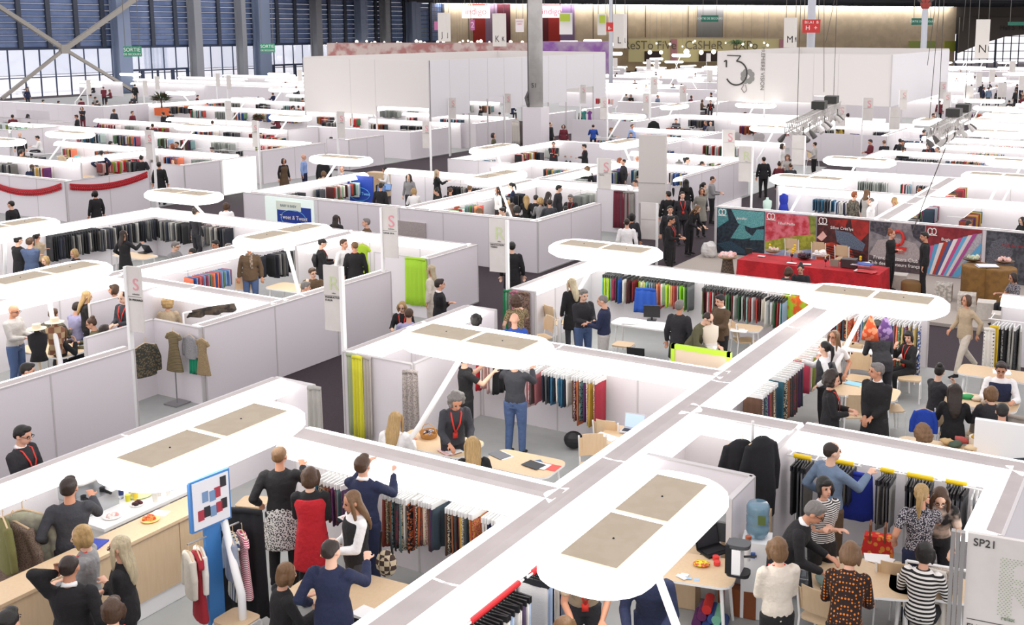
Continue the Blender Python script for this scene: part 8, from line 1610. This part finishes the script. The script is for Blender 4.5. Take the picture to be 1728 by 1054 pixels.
 (477, 183, 'sit', 30, 'short', 'black', 'sweater', 'grey', 'dark', '', None), (495, 178, 'sit', 60, 'capped', 'black', 'sweater', 'grey', 'dark', '', None), (511, 165, 'sit', 60, 'short', 'black', 'jacket', 'brown', 'dark', '', None), (485, 137, 'sit', 60, 'short', 'brown', 'sweater', 'dark', 'dark', '', None), (497, 141, 'sit', 60, 'short', 'black', 'sweater', 'dark', 'dark', '', None), (161, 163, 'sit', 60, 'short', 'black', 'jacket', 'grey', 'dark', '', None),
 (777, 182, 'sit', 280, 'short', 'black', 'jacket', 'dark', 'dark', '', None), (778, 188, 'sit', 280, 'bob', 'dark', 'jacket', 'navy', 'dark', 'lanyard', None), (811, 179, 'stand', 30, 'bun', 'black', 'jacket', 'black', 'dark', '', None), (826, 189, 'sit', 60, 'short', 'black', 'jacket', 'dark', 'dark', '', None), (843, 189, 'sit', 100, 'short', 'black', 'jacket', 'dark', 'dark', '', None), (865, 174, 'sit', 60, 'long', 'black', 'jacket', 'navy', 'dark', '', None), (188 + 337, 250, 'sit', 60, 'short', 'brown', 'sweater', 'pink', 'dark', '', None),
 (498, 178, 'sit', 95, 'short', 'black', 'sweater', 'dark', 'dark', '', None), (559, 231, 'sit', 60, 'short', 'black', 'sweater', 'red', 'dark', '', None), (250, 214, 'sit', 60, 'short', 'black', 'jacket', 'dark', 'dark', '', None), (187, 238, 'sit', 60, 'short', 'black', 'jacket', 'dark', 'dark', '', None),
]
for p in PEOPLE:
    px, py, ps, fc, hs, hc, ga, co, lo, ex, lb = p
    person(px, py, ps, fc, hs, hc, ga, co, lo, ex, lb, sc=1.06 if py > 600 else 1.0, far=(py < 360 and lb is None) or py < 230, z0=.08 if (1300 < px < 1728 and 380 < py < 500 and py > 385) else .03)
# distant heads among the far booths
prnd = random.Random(11)
for k in range(110):
    if k < 34: px, py = prnd.uniform(1025, 1205), prnd.uniform(84, 150)
    elif k < 60: px, py = prnd.uniform(0, 500), prnd.uniform(140, 215)
    elif k < 72: px, py = prnd.uniform(1400, 1600), prnd.uniform(190, 240)
    else: px, py = prnd.uniform(1605, 1728), prnd.uniform(96, 165)
    if P(px, py, 1.3).dot(FH) > 165: continue
    person(px, py, prnd.choice(('sit', 'sit', 'stand', 'hold')), prnd.uniform(0, 360), prnd.choice(('short', 'short', 'bob', 'crop')), prnd.choice(('black', 'dark', 'brown', 'lbrown')), 'jacket', prnd.choice(('black', 'dark', 'charcoal', 'maroon', 'navy')), 'dark', far=True)
    
# ---------------------------------------------------------------- tell look-alikes apart by their order from the left
bpy.context.view_layer.update()
by = {}
for o in TAGGED:
    if o.get('kind') != 'stuff': by.setdefault(o['label'], []).append(o)
ORD = ['leftmost', 'second', 'third', 'fourth', 'fifth', 'sixth', 'seventh', 'eighth', 'ninth', 'tenth', 'eleventh', 'twelfth']
for lb, os_ in by.items():
    if len(os_) < 2: continue
    os_.sort(key=lambda o: pix(o.matrix_world.translation + Vector((0, 0, 1.3)))[0]); n = len(os_)
    for i, o in enumerate(os_):
        w = ORD[0] if i == 0 else ('rightmost' if i == n - 1 else (ORD[i] if i < 12 else '%dth' % (i + 1)) + ' from left')
        base = ' '.join(lb.replace('person, ', '').replace(' on a bent pole', '').replace('tall pale ', '').split())
        t = w + ' ' + ('person, ' + base if o['category'] == 'person' else base); words = t.split(); o['label'] = ' '.join(words[:16])

for o in TAGGED:
    w_ = o['label'].split()
    if len(w_) > 16: o['label'] = ' '.join(w_[:16])
